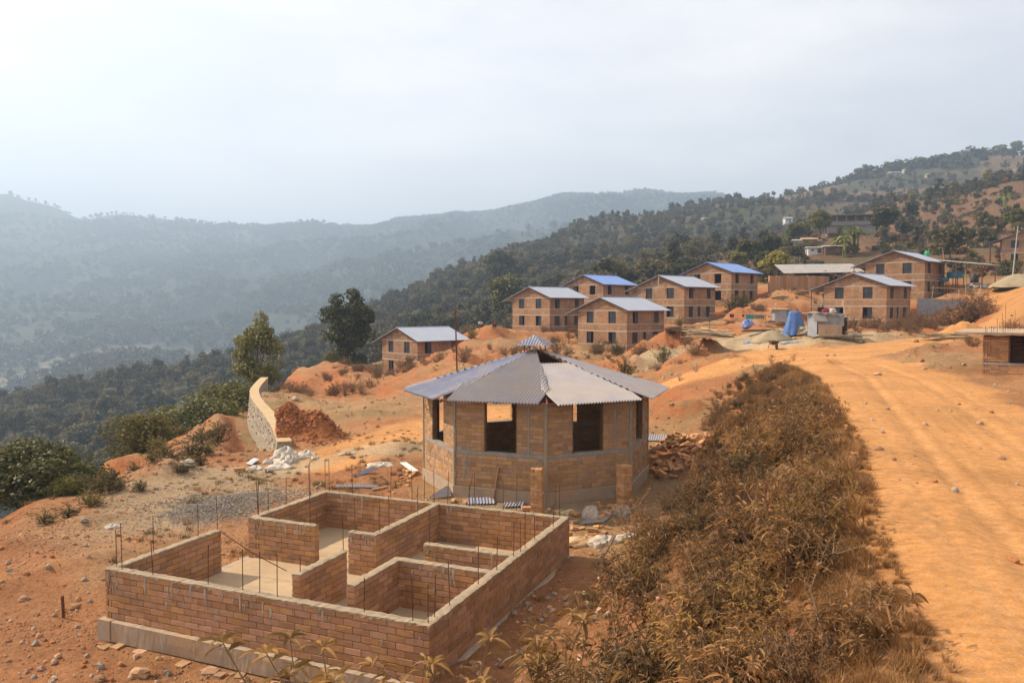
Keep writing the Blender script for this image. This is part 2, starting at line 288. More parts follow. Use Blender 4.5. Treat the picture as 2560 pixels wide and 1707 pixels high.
# ------------------------------------------------------------------ materials
def nodes(name):
    m = bpy.data.materials.new(name); m.use_nodes = True; nt = m.node_tree
    return m, nt.nodes, nt.links, nt.nodes['Principled BSDF']
def rgba(c): return (*c, 1)
def pmat(name, c1, c2, scale=4, rough=.9, bump=.25, bscale=None, var=0.0, metallic=0, spec=.25, dust=None, stretch=(1, 1, 1), coords='Object', bdist=.01, contrast=(.35, .68)):
    c1, c2 = tuple(q * .78 for q in c1), tuple(q * .78 for q in c2); dust = (tuple(q * .78 for q in dust[0]), *dust[1:]) if dust else None
    m, n, l, b = nodes(name)
    tcn = n.new('ShaderNodeTexCoord'); mpn = n.new('ShaderNodeMapping'); mpn.inputs['Scale'].default_value = stretch
    if coords == 'World': gm = n.new('ShaderNodeNewGeometry'); l.new(gm.outputs['Position'], mpn.inputs['Vector'])
    else: l.new(tcn.outputs[coords], mpn.inputs['Vector'])
    nz = n.new('ShaderNodeTexNoise'); nz.inputs['Scale'].default_value = scale; nz.inputs['Detail'].default_value = 7; nz.inputs['Roughness'].default_value = .62
    l.new(mpn.outputs[0], nz.inputs['Vector'])
    mr = n.new('ShaderNodeMapRange'); mr.inputs[1].default_value, mr.inputs[2].default_value = contrast; l.new(nz.outputs['Fac'], mr.inputs[0])
    mx = n.new('ShaderNodeMix'); mx.data_type = 'RGBA'; mx.inputs[6].default_value = rgba(c1); mx.inputs[7].default_value = rgba(c2); l.new(mr.outputs[0], mx.inputs[0])
    out = mx.outputs[2]
    if var:
        g = n.new('ShaderNodeNewGeometry'); oi = n.new('ShaderNodeObjectInfo'); ad = n.new('ShaderNodeMath'); ad.operation = 'ADD'; fr = n.new('ShaderNodeMath'); fr.operation = 'FRACT'
        l.new(g.outputs['Random Per Island'], ad.inputs[0]); l.new(oi.outputs['Random'], ad.inputs[1]); l.new(ad.outputs[0], fr.inputs[0])
        vr = n.new('ShaderNodeMapRange'); vr.inputs[3].default_value = 1 - var; vr.inputs[4].default_value = 1 + var; l.new(fr.outputs[0], vr.inputs[0])
        hv = n.new('ShaderNodeHueSaturation'); l.new(out, hv.inputs['Color']); l.new(vr.outputs[0], hv.inputs['Value'])
        f2 = n.new('ShaderNodeMath'); f2.operation = 'MULTIPLY_ADD'; f2.inputs[1].default_value = 7.31; f2.inputs[2].default_value = .13; l.new(fr.outputs[0], f2.inputs[0])
        f3 = n.new('ShaderNodeMath'); f3.operation = 'FRACT'; l.new(f2.outputs[0], f3.inputs[0])
        sr = n.new('ShaderNodeMapRange'); sr.inputs[3].default_value = 1 - var * .45; sr.inputs[4].default_value = 1 + var * .3; l.new(f3.outputs[0], sr.inputs[0]); l.new(sr.outputs[0], hv.inputs['Saturation'])
        hr = n.new('ShaderNodeMapRange'); hr.inputs[3].default_value = .5 - var * .025; hr.inputs[4].default_value = .5 + var * .025; l.new(f3.outputs[0], hr.inputs[0]); l.new(hr.outputs[0], hv.inputs['Hue'])
        out = hv.outputs['Color']
    if dust:                                # blotches of a second colour: stains, dust, lime
        c3, ds, lo, hi, st = dust
        mp2 = n.new('ShaderNodeMapping'); mp2.inputs['Scale'].default_value = st
        if coords == 'World': l.new(gm.outputs['Position'], mp2.inputs['Vector'])
        else: l.new(tcn.outputs[coords], mp2.inputs['Vector'])
        n2 = n.new('ShaderNodeTexNoise'); n2.inputs['Scale'].default_value = ds; n2.inputs['Detail'].default_value = 8; n2.inputs['Roughness'].default_value = .7; l.new(mp2.outputs[0], n2.inputs['Vector'])
        m2 = n.new('ShaderNodeMapRange'); m2.inputs[1].default_value = lo; m2.inputs[2].default_value = hi; m2.inputs[4].default_value = .85; l.new(n2.outputs['Fac'], m2.inputs[0])
        x2 = n.new('ShaderNodeMix'); x2.data_type = 'RGBA'; x2.inputs[7].default_value = rgba(c3); l.new(m2.outputs[0], x2.inputs[0]); l.new(out, x2.inputs[6]); out = x2.outputs[2]
    l.new(out, b.inputs['Base Color'])
    b.inputs['Roughness'].default_value = rough; b.inputs['Metallic'].default_value = metallic; b.inputs['Specular IOR Level'].default_value = spec
    if bump:
        n3 = n.new('ShaderNodeTexNoise'); n3.inputs['Scale'].default_value = bscale or scale * 5; n3.inputs['Detail'].default_value = 6; n3.inputs['Roughness'].default_value = .65; l.new(mpn.outputs[0], n3.inputs['Vector'])
        bp = n.new('ShaderNodeBump'); bp.inputs['Strength'].default_value = bump; bp.inputs['Distance'].default_value = bdist; l.new(n3.outputs['Fac'], bp.inputs['Height']); l.new(bp.outputs[0], b.inputs['Normal'])
    return m
def leafmat(name, cols, rough=.6, trans=.35, var=.35):
    """foliage: colour differs from leaf to leaf and from plant to plant; part of the light passes through"""
    cols = [tuple(q * .86 for q in c) for c in cols]
    m, n, l, b = nodes(name)
    g = n.new('ShaderNodeNewGeometry'); oi = n.new('ShaderNodeObjectInfo')
    rm = n.new('ShaderNodeValToRGB'); rm.color_ramp.interpolation = 'LINEAR'
    e = rm.color_ramp.elements; e[0].color = rgba(cols[0]); e[0].position = 0; e[1].color = rgba(cols[-1]); e[1].position = 1
    for i, c in enumerate(cols[1:-1]): q = e.new((i + 1) / (len(cols) - 1)); q.color = rgba(c)
    ma = n.new('ShaderNodeMath'); ma.operation = 'MULTIPLY_ADD'; ma.inputs[1].default_value = .55; l.new(g.outputs['Random Per Island'], ma.inputs[0])
    mo = n.new('ShaderNodeMath'); mo.operation = 'MULTIPLY'; mo.inputs[1].default_value = .45; l.new(oi.outputs['Random'], mo.inputs[0]); l.new(mo.outputs[0], ma.inputs[2]); l.new(ma.outputs[0], rm.inputs[0])
    hv = n.new('ShaderNodeHueSaturation'); l.new(rm.outputs[0], hv.inputs['Color'])
    vr = n.new('ShaderNodeMapRange'); vr.inputs[3].default_value = 1 - var; vr.inputs[4].default_value = 1 + var; l.new(oi.outputs['Random'], vr.inputs[0]); l.new(vr.outputs[0], hv.inputs['Value'])
    l.new(hv.outputs[0], b.inputs['Base Color']); b.inputs['Roughness'].default_value = rough; b.inputs['Specular IOR Level'].default_value = .25
    tr = n.new('ShaderNodeBsdfTranslucent'); l.new(hv.outputs[0], tr.inputs['Color'])
    ms = n.new('ShaderNodeMixShader'); ms.inputs[0].default_value = trans; l.new(b.outputs[0], ms.inputs[1]); l.new(tr.outputs[0], ms.inputs[2])
    l.new(ms.outputs[0], n['Material Output'].inputs['Surface'])
    return m

MAT = {}
MAT['brick'] = pmat('earth_brick', (.395, .198, .095), (.485, .26, .132), 7, .95, .35, 60, var=.22, dust=((.50, .40, .31), 3.2, .62, .82, (1, 1, .35)), coords='World')
MAT['brick_tan'] = pmat('tan_earth_brick', (.41, .22, .10), (.50, .285, .145), 7, .95, .35, 60, var=.22, dust=((.46, .37, .28), 3.2, .58, .80, (1, 1, .35)), coords='World')
MAT['brick_loose'] = pmat('loose_earth_brick', (.50, .25, .10), (.62, .34, .16), 7, .95, .4, 60, var=.2, coords='World')
MAT['joint'] = pmat('brick_joint', (.11, .06, .032), (.18, .11, .06), 9, .97, .3, coords='World')
MAT['mortar'] = pmat('cement_mortar', (.30, .225, .145), (.39, .30, .20), 11, .95, .6, 60, dust=((.48, .33, .20), 2.5, .5, .7, (1, 1, 1)), coords='World')
MAT['drip'] = pmat('cement_run', (.33, .27, .21), (.43, .35, .27), 14, .95, .5, coords='World')
MAT['oct_joint'] = pmat('cement_pointing', (.27, .215, .15), (.36, .29, .205), 9, .97, .5, coords='World')
MAT['concrete'] = pmat('grey_concrete', (.27, .245, .21), (.38, .345, .30), 5, .93, .45, 50, dust=((.42, .31, .21), 1.6, .52, .75, (1, 1, .6)), coords='World')
MAT['plinth'] = pmat('plinth_concrete', (.36, .27, .19), (.47, .36, .26), 4, .95, .6, 40, dust=((.5, .29, .14), 1.8, .48, .7, (1, 1, 1)), coords='World')
MAT['floor'] = pmat('dusty_floor', (.43, .30, .175), (.52, .37, .22), 1.3, .95, .25, 40, dust=((.38, .28, .18), 2.2, .5, .7, (1, 1, 1)), coords='World')
MAT['rust'] = pmat('rusty_steel', (.10, .045, .025), (.19, .075, .035), 12, .85, .2)
MAT['darkrust'] = pmat('red_oxide_steel', (.13, .045, .03), (.19, .07, .04), 5, .7, .1)
MAT['wood'] = pmat('weathered_wood', (.36, .22, .12), (.50, .34, .20), 3, .9, .3, 30, var=.25, stretch=(1, 1, 1))
MAT['bamboo'] = pmat('dry_bamboo', (.42, .30, .17), (.55, .42, .26), 4, .8, .2, var=.25)
MAT['darkwood'] = pmat('dark_wood', (.16, .09, .05), (.27, .16, .09), 5, .9, .3, var=.25)
MAT['sheet'] = pmat('dusty_roof_sheet', (.33, .305, .325), (.40, .37, .375), 2.0, .8, .1, 20, metallic=0, spec=.15, dust=((.42, .35, .29), 1.1, .45, .70, (1, 1, 1)), coords='World')
MAT['sheet_blue'] = pmat('bluish_roof_sheet', (.24, .26, .38), (.29, .30, .38), 1.6, .75, .1, 20, metallic=0, spec=.15, dust=((.44, .38, .34), 1.0, .47, .66, (1, 1, 1)), coords='World')
MAT['roof'] = pmat('pale_blue_roof_sheet', (.37, .41, .50), (.42, .455, .53), .8, .7, .05, 8, metallic=0, spec=.2, dust=((.42, .42, .48), .6, .5, .7, (1, 1, 1)))
MAT['roof_b'] = pmat('strong_blue_roof_sheet', (.19, .30, .62), (.23, .35, .66), .8, .65, .05, 8, metallic=0, spec=.2)
MAT['oldtin'] = pmat('old_tin', (.34, .30, .25), (.46, .41, .36), 1.5, .7, .3, 12, dust=((.3, .3, .36), 1.2, .5, .62, (1, 1, 1)))
MAT['tin'] = pmat('galvanised_tin', (.30, .31, .34), (.44, .44, .46), 3, .5, .2, 12, metallic=.3, dust=((.36, .24, .15), 1.8, .55, .75, (1, 1, 1)))
MAT['sack'] = pmat('woven_plastic_sack', (.48, .42, .34), (.66, .60, .52), 6, .8, .5, 30, dust=((.55, .36, .2), 3, .5, .7, (1, 1, 1)), coords='World')
MAT['sack_o'] = pmat('orange_dusty_sack', (.55, .33, .17), (.68, .45, .26), 6, .85, .5, 30, coords='World')
MAT['stone'] = pmat('pale_stone', (.34, .27, .19), (.48, .40, .31), 6, .95, .5, 30, var=.25)
MAT['stone_r'] = pmat('reddish_stone', (.40, .22, .11), (.54, .33, .19), 6, .95, .5, 30, var=.28)
MAT['clod'] = pmat('red_clod', (.34, .125, .045), (.46, .18, .07), 6, .97, .6, 30, var=.25)
MAT['gravel'] = pmat('grey_gravel', (.30, .26, .21), (.45, .40, .34), 9, .95, .4, var=.3)
MAT['sand'] = pmat('grey_sand', (.31, .24, .15), (.38, .30, .19), 2, .97, .3, 30, coords='World')
MAT['tarp'] = pmat('blue_tarpaulin', (.05, .12, .34), (.09, .18, .42), 3, .5, .3, 10, spec=.4)
MAT['tarp_l'] = pmat('blue_plastic_sheet', (.13, .18, .45), (.22, .28, .55), 4, .45, .3, 10, spec=.5)
MAT['teal'] = pmat('teal_cloth', (.05, .30, .26), (.08, .38, .32), 4, .9, .2)
MAT['olive'] = pmat('grey_green_cloth', (.21, .20, .13), (.30, .28, .19), 5, .9, .3, stretch=(6, 6, .3))
MAT['redcloth'] = pmat('dark_red_cloth', (.20, .02, .04), (.30, .04, .06), 4, .9, .2)
MAT['white'] = pmat('white_paint', (.66, .64, .6), (.78, .76, .72), 3, .8, .2)
MAT['yellow'] = pmat('yellow_plastic', (.55, .33, .06), (.62, .4, .1), 3, .5, .1)
MAT['tank_b'] = pmat('blue_water_tank', (.06, .26, .42), (.10, .33, .50), 2, .4, .05, spec=.5)
MAT['black'] = pmat('black_plastic', (.02, .018, .016), (.05, .045, .04), 3, .55, .1)
MAT['green'] = pmat('green_plastic', (.03, .36, .13), (.05, .42, .17), 3, .4, .05)
MAT['frame'] = pmat('dark_window_frame', (.06, .035, .04), (.10, .055, .055), 4, .6, .1)
MAT['glass'] = pmat('dark_window_pane', (.018, .02, .024), (.05, .055, .062), 1.2, .35, .05, spec=.35)
MAT['skin'] = pmat('skin', (.24, .12, .075), (.27, .14, .09), 8, .6, .05)
MAT['hair'] = pmat('black_hair', (.012, .01, .009), (.025, .02, .018), 20, .6, .2)
MAT['bark'] = pmat('bark', (.13, .085, .05), (.22, .155, .10), 7, .95, .6, 25)
MAT['palebark'] = pmat('pale_bark', (.30, .24, .17), (.42, .35, .26), 7, .95, .4, 25)
MAT['twig'] = pmat('dry_twig', (.22, .13, .07), (.36, .24, .14), 8, .9, .3)
MAT['leaf_tree'] = leafmat('tree_leaf', [(.06, .07, .018), (.115, .115, .028), (.17, .155, .036), (.22, .18, .045)], trans=.3)
MAT['leaf_olive'] = leafmat('olive_leaf', [(.07, .065, .015), (.12, .10, .02), (.17, .13, .03)], trans=.35)
MAT['leaf_forest'] = leafmat('forest_leaf', [(.056, .062, .03), (.092, .09, .042), (.138, .112, .052), (.18, .122, .062)], trans=.25, var=.45)
MAT['leaf_far'] = leafmat('far_leaf', [(.05, .058, .03), (.07, .076, .038), (.09, .088, .044)], trans=.15, var=.4)
MAT['leaf_dry'] = leafmat('dry_shrub_leaf', [(.09, .055, .016), (.17, .09, .028), (.28, .135, .045), (.39, .20, .07)], trans=.3, var=.25, rough=.5)
MAT['leaf_green'] = leafmat('green_shrub_leaf', [(.06, .054, .015), (.11, .082, .022), (.18, .105, .033), (.26, .14, .05)], trans=.3, var=.25, rough=.5)
MAT['leaf_gold'] = leafmat('yellow_shrub_leaf', [(.18, .10, .024), (.31, .165, .043), (.43, .23, .066)], trans=.35, var=.2, rough=.5)
MAT['leaf_brown'] = leafmat('brown_brush', [(.13, .065, .026), (.20, .10, .04), (.28, .15, .06)], trans=.2, var=.3)
MAT['grass'] = leafmat('dry_grass', [(.24, .11, .035), (.34, .17, .058), (.44, .25, .10)], trans=.3, var=.25)
MAT['banana'] = leafmat('banana_leaf', [(.14, .17, .03), (.22, .24, .05), (.30, .28, .08)], trans=.4, var=.2)
MAT['lime'] = leafmat('yellow_green_leaf', [(.16, .15, .02), (.26, .23, .04), (.32, .27, .06)], trans=.35, var=.2)

def housebrick():
    m, n, l, b = nodes('house_brickwork')
    tcn = n.new('ShaderNodeTexCoord'); sx = n.new('ShaderNodeSeparateXYZ'); l.new(tcn.outputs['Object'], sx.inputs[0])
    ad = n.new('ShaderNodeMath'); l.new(sx.outputs[0], ad.inputs[0]); l.new(sx.outputs[1], ad.inputs[1])
    cb = n.new('ShaderNodeCombineXYZ'); l.new(ad.outputs[0], cb.inputs[0]); l.new(sx.outputs[2], cb.inputs[1])
    br = n.new('ShaderNodeTexBrick'); br.inputs['Scale'].default_value = 1; br.inputs['Brick Width'].default_value = .30; br.inputs['Row Height'].default_value = .107
    br.inputs['Mortar Size'].default_value = .008; br.inputs['Mortar Smooth'].default_value = .3; br.inputs['Bias'].default_value = 0
    br.inputs['Color1'].default_value = (.245, .125, .063, 1); br.inputs['Color2'].default_value = (.34, .185, .098, 1); br.inputs['Mortar'].default_value = (.23, .155, .097, 1)
    l.new(cb.outputs[0], br.inputs['Vector'])
    oi = n.new('ShaderNodeObjectInfo'); of = n.new('ShaderNodeVectorMath'); of.operation = 'ADD'; l.new(tcn.outputs['Object'], of.inputs[0])
    sc = n.new('ShaderNodeVectorMath'); sc.operation = 'SCALE'; sc.inputs['Scale'].default_value = 40; l.new(oi.outputs['Random'], sc.inputs[0]); l.new(sc.outputs[0], of.inputs[1])
    mp2 = n.new('ShaderNodeMapping'); mp2.inputs['Scale'].default_value = (1, 1, .22); l.new(of.outputs[0], mp2.inputs['Vector'])
    n1 = n.new('ShaderNodeTexNoise'); n1.inputs['Scale'].default_value = 2.2; n1.inputs['Detail'].default_value = 8; n1.inputs['Roughness'].default_value = .7; l.new(mp2.outputs[0], n1.inputs['Vector'])
    r1 = n.new('ShaderNodeMapRange'); r1.inputs[1].default_value = .53; r1.inputs[2].default_value = .70; r1.inputs[4].default_value = .75; l.new(n1.outputs['Fac'], r1.inputs[0])
    x1 = n.new('ShaderNodeMix'); x1.data_type = 'RGBA'; x1.inputs[7].default_value = (.37, .30, .24, 1); l.new(r1.outputs[0], x1.inputs[0]); l.new(br.outputs['Color'], x1.inputs[6])
    n2 = n.new('ShaderNodeTexNoise'); n2.inputs['Scale'].default_value = .7; n2.inputs['Detail'].default_value = 4; l.new(of.outputs[0], n2.inputs['Vector'])
    hv = n.new('ShaderNodeHueSaturation'); r2 = n.new('ShaderNodeMapRange'); r2.inputs[1].default_value = .3; r2.inputs[2].default_value = .7; r2.inputs[3].default_value = .78; r2.inputs[4].default_value = 1.2
    rv = n.new('ShaderNodeMapRange'); rv.inputs[3].default_value = .86; rv.inputs[4].default_value = 1.12; l.new(oi.outputs['Random'], rv.inputs[0]); mm = n.new('ShaderNodeMath'); mm.operation = 'MULTIPLY'
    l.new(n2.outputs['Fac'], r2.inputs[0]); l.new(r2.outputs[0], mm.inputs[0]); l.new(rv.outputs[0], mm.inputs[1]); l.new(mm.outputs[0], hv.inputs['Value']); l.new(x1.outputs[2], hv.inputs['Color']); l.new(hv.outputs[0], b.inputs['Base Color'])
    bp = n.new('ShaderNodeBump'); bp.inputs['Strength'].default_value = .5; bp.inputs['Distance'].default_value = .012; bp.invert = True; l.new(br.outputs['Fac'], bp.inputs['Height']); l.new(bp.outputs[0], b.inputs['Normal'])
    b.inputs['Roughness'].default_value = .95; b.inputs['Specular IOR Level'].default_value = .2
    return m
MAT['housebrick'] = housebrick()
def rubblestone():
    m, n, l, b = nodes('stone_masonry')
    g = n.new('ShaderNodeNewGeometry'); v = n.new('ShaderNodeTexVoronoi'); v.inputs['Scale'].default_value = 4.2; l.new(g.outputs['Position'], v.inputs['Vector'])
    v2 = n.new('ShaderNodeTexVoronoi'); v2.feature = 'DISTANCE_TO_EDGE'; v2.inputs['Scale'].default_value = 4.2; l.new(g.outputs['Position'], v2.inputs['Vector'])
    sp = n.new('ShaderNodeSeparateColor'); l.new(v.outputs['Color'], sp.inputs[0])
    mx = n.new('ShaderNodeMix'); mx.data_type = 'RGBA'; mx.inputs[6].default_value = (.24, .20, .14, 1); mx.inputs[7].default_value = (.35, .29, .215, 1); l.new(sp.outputs[0], mx.inputs[0])
    mr = n.new('ShaderNodeMapRange'); mr.inputs[2].default_value = .09; l.new(v2.outputs['Distance'], mr.inputs[0])
    m2 = n.new('ShaderNodeMix'); m2.data_type = 'RGBA'; m2.inputs[6].default_value = (.30, .26, .20, 1); l.new(mr.outputs[0], m2.inputs[0]); l.new(mx.outputs[2], m2.inputs[7])
    l.new(m2.outputs[2], b.inputs['Base Color']); bp = n.new('ShaderNodeBump'); bp.inputs['Strength'].default_value = .7; bp.inputs['Distance'].default_value = .05; l.new(mr.outputs[0], bp.inputs['Height']); l.new(bp.outputs[0], b.inputs['Normal'])
    b.inputs['Roughness'].default_value = .95
    return m
MAT['masonry'] = rubblestone()

def terrain_mat():
    m, n, l, b = nodes('earth')
    at_ = n.new('ShaderNodeAttribute'); at_.attribute_name = 'Col'; g = n.new('ShaderNodeNewGeometry')
    def noise(sc, de=6, ro=.65):
        q = n.new('ShaderNodeTexNoise'); q.inputs['Scale'].default_value = sc; q.inputs['Detail'].default_value = de; q.inputs['Roughness'].default_value = ro; l.new(g.outputs['Position'], q.inputs['Vector']); return q
    na, nb_, nc = noise(.55), noise(7, 8, .72), noise(40, 4, .7)
    r1 = n.new('ShaderNodeMapRange'); r1.inputs[1].default_value = .3; r1.inputs[2].default_value = .7; r1.inputs[3].default_value = .80; r1.inputs[4].default_value = 1.18; l.new(na.outputs['Fac'], r1.inputs[0])
    r2 = n.new('ShaderNodeMapRange'); r2.inputs[1].default_value = .3; r2.inputs[2].default_value = .7; r2.inputs[3].default_value = .70; r2.inputs[4].default_value = 1.3; l.new(nb_.outputs['Fac'], r2.inputs[0])
    mu = n.new('ShaderNodeMath'); mu.operation = 'MULTIPLY'; l.new(r1.outputs[0], mu.inputs[0]); l.new(r2.outputs[0], mu.inputs[1])
    hv = n.new('ShaderNodeHueSaturation'); l.new(at_.outputs['Color'], hv.inputs['Color']); l.new(mu.outputs[0], hv.inputs['Value'])
    sr = n.new('ShaderNodeMapRange'); sr.inputs[1].default_value = .35; sr.inputs[2].default_value = .7; sr.inputs[3].default_value = 1.1; sr.inputs[4].default_value = .8; l.new(nc.outputs['Fac'], sr.inputs[0]); l.new(sr.outputs[0], hv.inputs['Saturation'])
    l.new(hv.outputs[0], b.inputs['Base Color'])
    ad = n.new('ShaderNodeMath'); ad.operation = 'MULTIPLY_ADD'; ad.inputs[1].default_value = .35; l.new(nc.outputs['Fac'], ad.inputs[0]); l.new(nb_.outputs['Fac'], ad.inputs[2])
    ro = n.new('ShaderNodeAttribute'); ro.attribute_name = 'Rough'
    bp = n.new('ShaderNodeBump'); bp.inputs['Distance'].default_value = .14; l.new(ro.outputs['Fac'], bp.inputs['Strength']); l.new(ad.outputs[0], bp.inputs['Height']); l.new(bp.outputs[0], b.inputs['Normal'])
    b.inputs['Roughness'].default_value = .97; b.inputs['Specular IOR Level'].default_value = .15
    return m
MAT['earth'] = terrain_mat()

# ------------------------------------------------------------------ the ground, one sheet from the camera's feet to the far ridge
heap_px(762, 1110, 33.2, 2.0, 1.25, 1.1, .25); heap_px(690, 1118, 32.8, 1.6, 1.1, .7, .3); heap_px(815, 1120, 32.8, 1.2, 1.0, .5, .6); heap_px(1690, 840, 80, 4.5, 3.0, 1.5, .6); heap_px(1640, 890, 66, 3.2, 2.2, .9, .7)
heap_px(1755, 905, 56, 3.0, 2.2, 1.1, .7); heap_px(1830, 930, 45, 2.0, 1.0, .35, .8); heap_px(2400, 845, 58, 2.6, 1.5, .9, .6); heap_px(2060, 940, 37, 1.6, .7, .28, .8); heap_px(960, 1085, 30, 2.0, 1.0, .22, .8)
heap_px(1620, 870, 76, 3.0, 2.0, 1.0, .7); heap_px(1560, 915, 64, 3.5, 2.0, .8, .7); heap_px(1350, 905, 70, 3.5, 2.0, .8, .6); heap_px(1230, 850, 88, 4.0, 2.0, .9, .6); heap_px(1850, 800, 86, 3.0, 2.0, .9, .7); heap_px(1960, 770, 90, 4.0, 2.0, 1.1, .6)
for _t in np.linspace(0, 1, 12): heap_px(-40 + 520 * _t, 1405 - 150 * _t + 8 * math.sin(_t * 9), 18.2 + 4.6 * _t, .8, .38, .20 + .06 * math.sin(_t * 17), .9); heap_px(-40 + 420 * _t, 1500 - 130 * _t + 8 * math.sin(_t * 7), 15.5 + 3.4 * _t, .7, .3, .13, .9)
heap_px(1200, 822, 97, 4.0, 3.0, .5, .4); heap_px(1715, 1040, 34, 2.2, 1.8, .6, .6); heap_px(290, 1160, 30, 2.5, 1.5, .7, .6); heap_px(415, 1185, 27, 2.0, 1.2, .5, .6)
_az = np.radians(np.concatenate([np.arange(-74, -38, 1.2), np.arange(-38, 38, .14), np.arange(38, 75, 1.2)]))
_dd = np.concatenate([[.6, 1.4, 2.2], np.geomspace(3, 4000, 600)])
AZ, DD = np.meshgrid(_az, _dd); GX, GY = np.sin(AZ) * DD, np.cos(AZ) * DD
GZ = terr(GX.ravel(), GY.ravel()).reshape(GX.shape)
nr, ncol = GX.shape
gr = np.hypot(np.gradient(GZ, axis=0) / np.maximum(np.gradient(DD, axis=0), 1e-6), np.gradient(GZ, axis=1) / np.maximum(DD * np.gradient(AZ, axis=1), 1e-6))
idx = np.arange(nr * ncol).reshape(nr, ncol)
quads = np.stack([idx[:-1, :-1], idx[:-1, 1:], idx[1:, 1:], idx[1:, :-1]], -1).reshape(-1, 4)
quads = quads[:, ::-1]
tme = mesh_np('ground', np.stack([GX, GY, GZ], -1).reshape(-1, 3), quads, MAT['earth'], True)
x, y, d, slp = GX.ravel(), GY.ravel(), DD.ravel(), gr.ravel(); azr = AZ.ravel()
def mixc(c, new, w): return c * (1 - w[:, None]) + np.array(new)[None, :] * w[:, None]
c = np.tile(np.array([.43, .205, .085]), (len(x), 1))
c = mixc(c, (.38, .245, .115), sstep(-.02, .25, fbm(x, y, 7, 4, 91)) * .6)                       # pale trodden patches
c = mixc(c, (.40, .155, .055), sstep(.02, .22, fbm(x, y, 4.5, 4, 93)) * .7)
c = mixc(c, (.28, .19, .08), sstep(.10, .28, fbm(x, y, 3.5, 4, 95)) * .55 * sstep(20, 40, d))     # dry turf
c = mixc(c, (.43, .145, .045), sstep(.28, .6, slp) * .85 * sstep(150, 100, d) * sstep(18, 30, d))  # fresh cut banks
rd = road_d(x, y) + fbm(x, y, 2.5, 3, 97) * .35
c = mixc(c, (.53, .245, .075), sstep(1.15, .85, rd) * .95)
for _q, _w2 in ((.30, .035), (.40, .02), (.60, .03), (.12, .02)): c = mixc(c, (.60, .32, .125), np.exp(-((rd - fbm(x, y, 2.5, 3, 97) * .30 - _q) / _w2) ** 2) * .30 * sstep(80, 40, d))
c = mixc(c, (.50, .235, .08), sstep(.16, .02, np.abs(rd - .55)) * .45 * sstep(60, 30, d))
c = mixc(c, (.40, .31, .19), sstep(.1, .3, fbm(x, y, 5, 3, 99) + .2) * sstep(8, 5, np.hypot((x + 3.6) / 1.6, y - 24)) * .75)      # sand and cement dust behind the walls
yd = np.hypot((x - 20.5) / 9.5, (y - 62) / 9.0); c = mixc(c, (.44, .33, .19), sstep(1.15, .75, yd + fbm(x, y, 6, 3, 98) * .4) * .9)
far = sstep(105, 150, d); hillm = sstep(R(11), R(17), azr) * sstep(430, 330, d)
fl = mixc(np.tile(np.array([.062, .06, .028]), (len(x), 1)), (.11, .075, .036), sstep(.0, .3, fbm(x, y, 40, 4, 81)))
br_ = mixc(np.tile(np.array([.16, .086, .043]), (len(x), 1)), (.24, .128, .062), sstep(0, .3, fbm(x, y, 14, 4, 83)) * .8)
br_ = mixc(br_, (.085, .072, .034), sstep(.02, .25, fbm(x, y, 25, 4, 85)) * .7)
fl = fl * (1 - hillm[:, None]) + br_ * hillm[:, None]
fl = mixc(fl, (.19, .11, .058), sstep(R(14), R(20), azr) * sstep(560, 650, d) * sstep(1100, 900, d) * sstep(-.1, .2, fbm(x, y, 60, 3, 87)) * .8)
c = c * (1 - far[:, None]) + fl * far[:, None]
vf = sstep(-.02, .1, fbm(x, y, 60, 3, 89)) * np.exp(-((d - 1000) / 90) ** 2) * sstep(R(-8), R(-14), azr); c = mixc(c, (.22, .19, .13), vf)
c = mixc(c, (.05, .055, .034), sstep(600, 800, d) * (1 - vf) * (azr < R(13)))
wb = sstep(18, 26, d) * sstep(-9, -13, x + (y - 22) * -.12) * sstep(150, 100, d) * sstep(-2.0, -5, GZ.ravel()); c = mixc(c, (.15, .12, .045), wb * .8)
ca = tme.color_attributes.new('Col', 'FLOAT_COLOR', 'POINT'); ca.data.foreach_set('color', np.concatenate([np.clip(c * .78, 0, 1), np.ones((len(c), 1))], 1).astype(np.float32).ravel())
ra = tme.attributes.new('Rough', 'FLOAT', 'POINT'); ra.data.foreach_set('value', (.9 - .45 * sstep(1.2, .8, rd) * sstep(90, 60, d)).astype(np.float32))
tag(link('ground', tme), 'orange earth ground running down to the valley and up to the far ridge', 'ground', kind='structure')

# haze: still air of even density round the whole place
zlo, zhi = float(GZ.min()) - 1.5, float(GZ.max()) + 45
hz = MB().box((0, 2000, (zlo + zhi) / 2), (8600, 4300, zhi - zlo))
hm = bpy.data.materials.new('haze_air'); hm.use_nodes = True; hn = hm.node_tree.nodes
for q in list(hn): hn.remove(q)
pv = hn.new('ShaderNodeVolumePrincipled'); pv.inputs['Color'].default_value = (.52, .69, .92, 1); pv.inputs['Density'].default_value = .00050; pv.inputs['Anisotropy'].default_value = .25
ho = hn.new('ShaderNodeOutputMaterial'); hm.node_tree.links.new(pv.outputs[0], ho.inputs['Volume'])
tag(hz.build('haze', hm), 'pale haze filling the valley air', 'haze', kind='stuff')

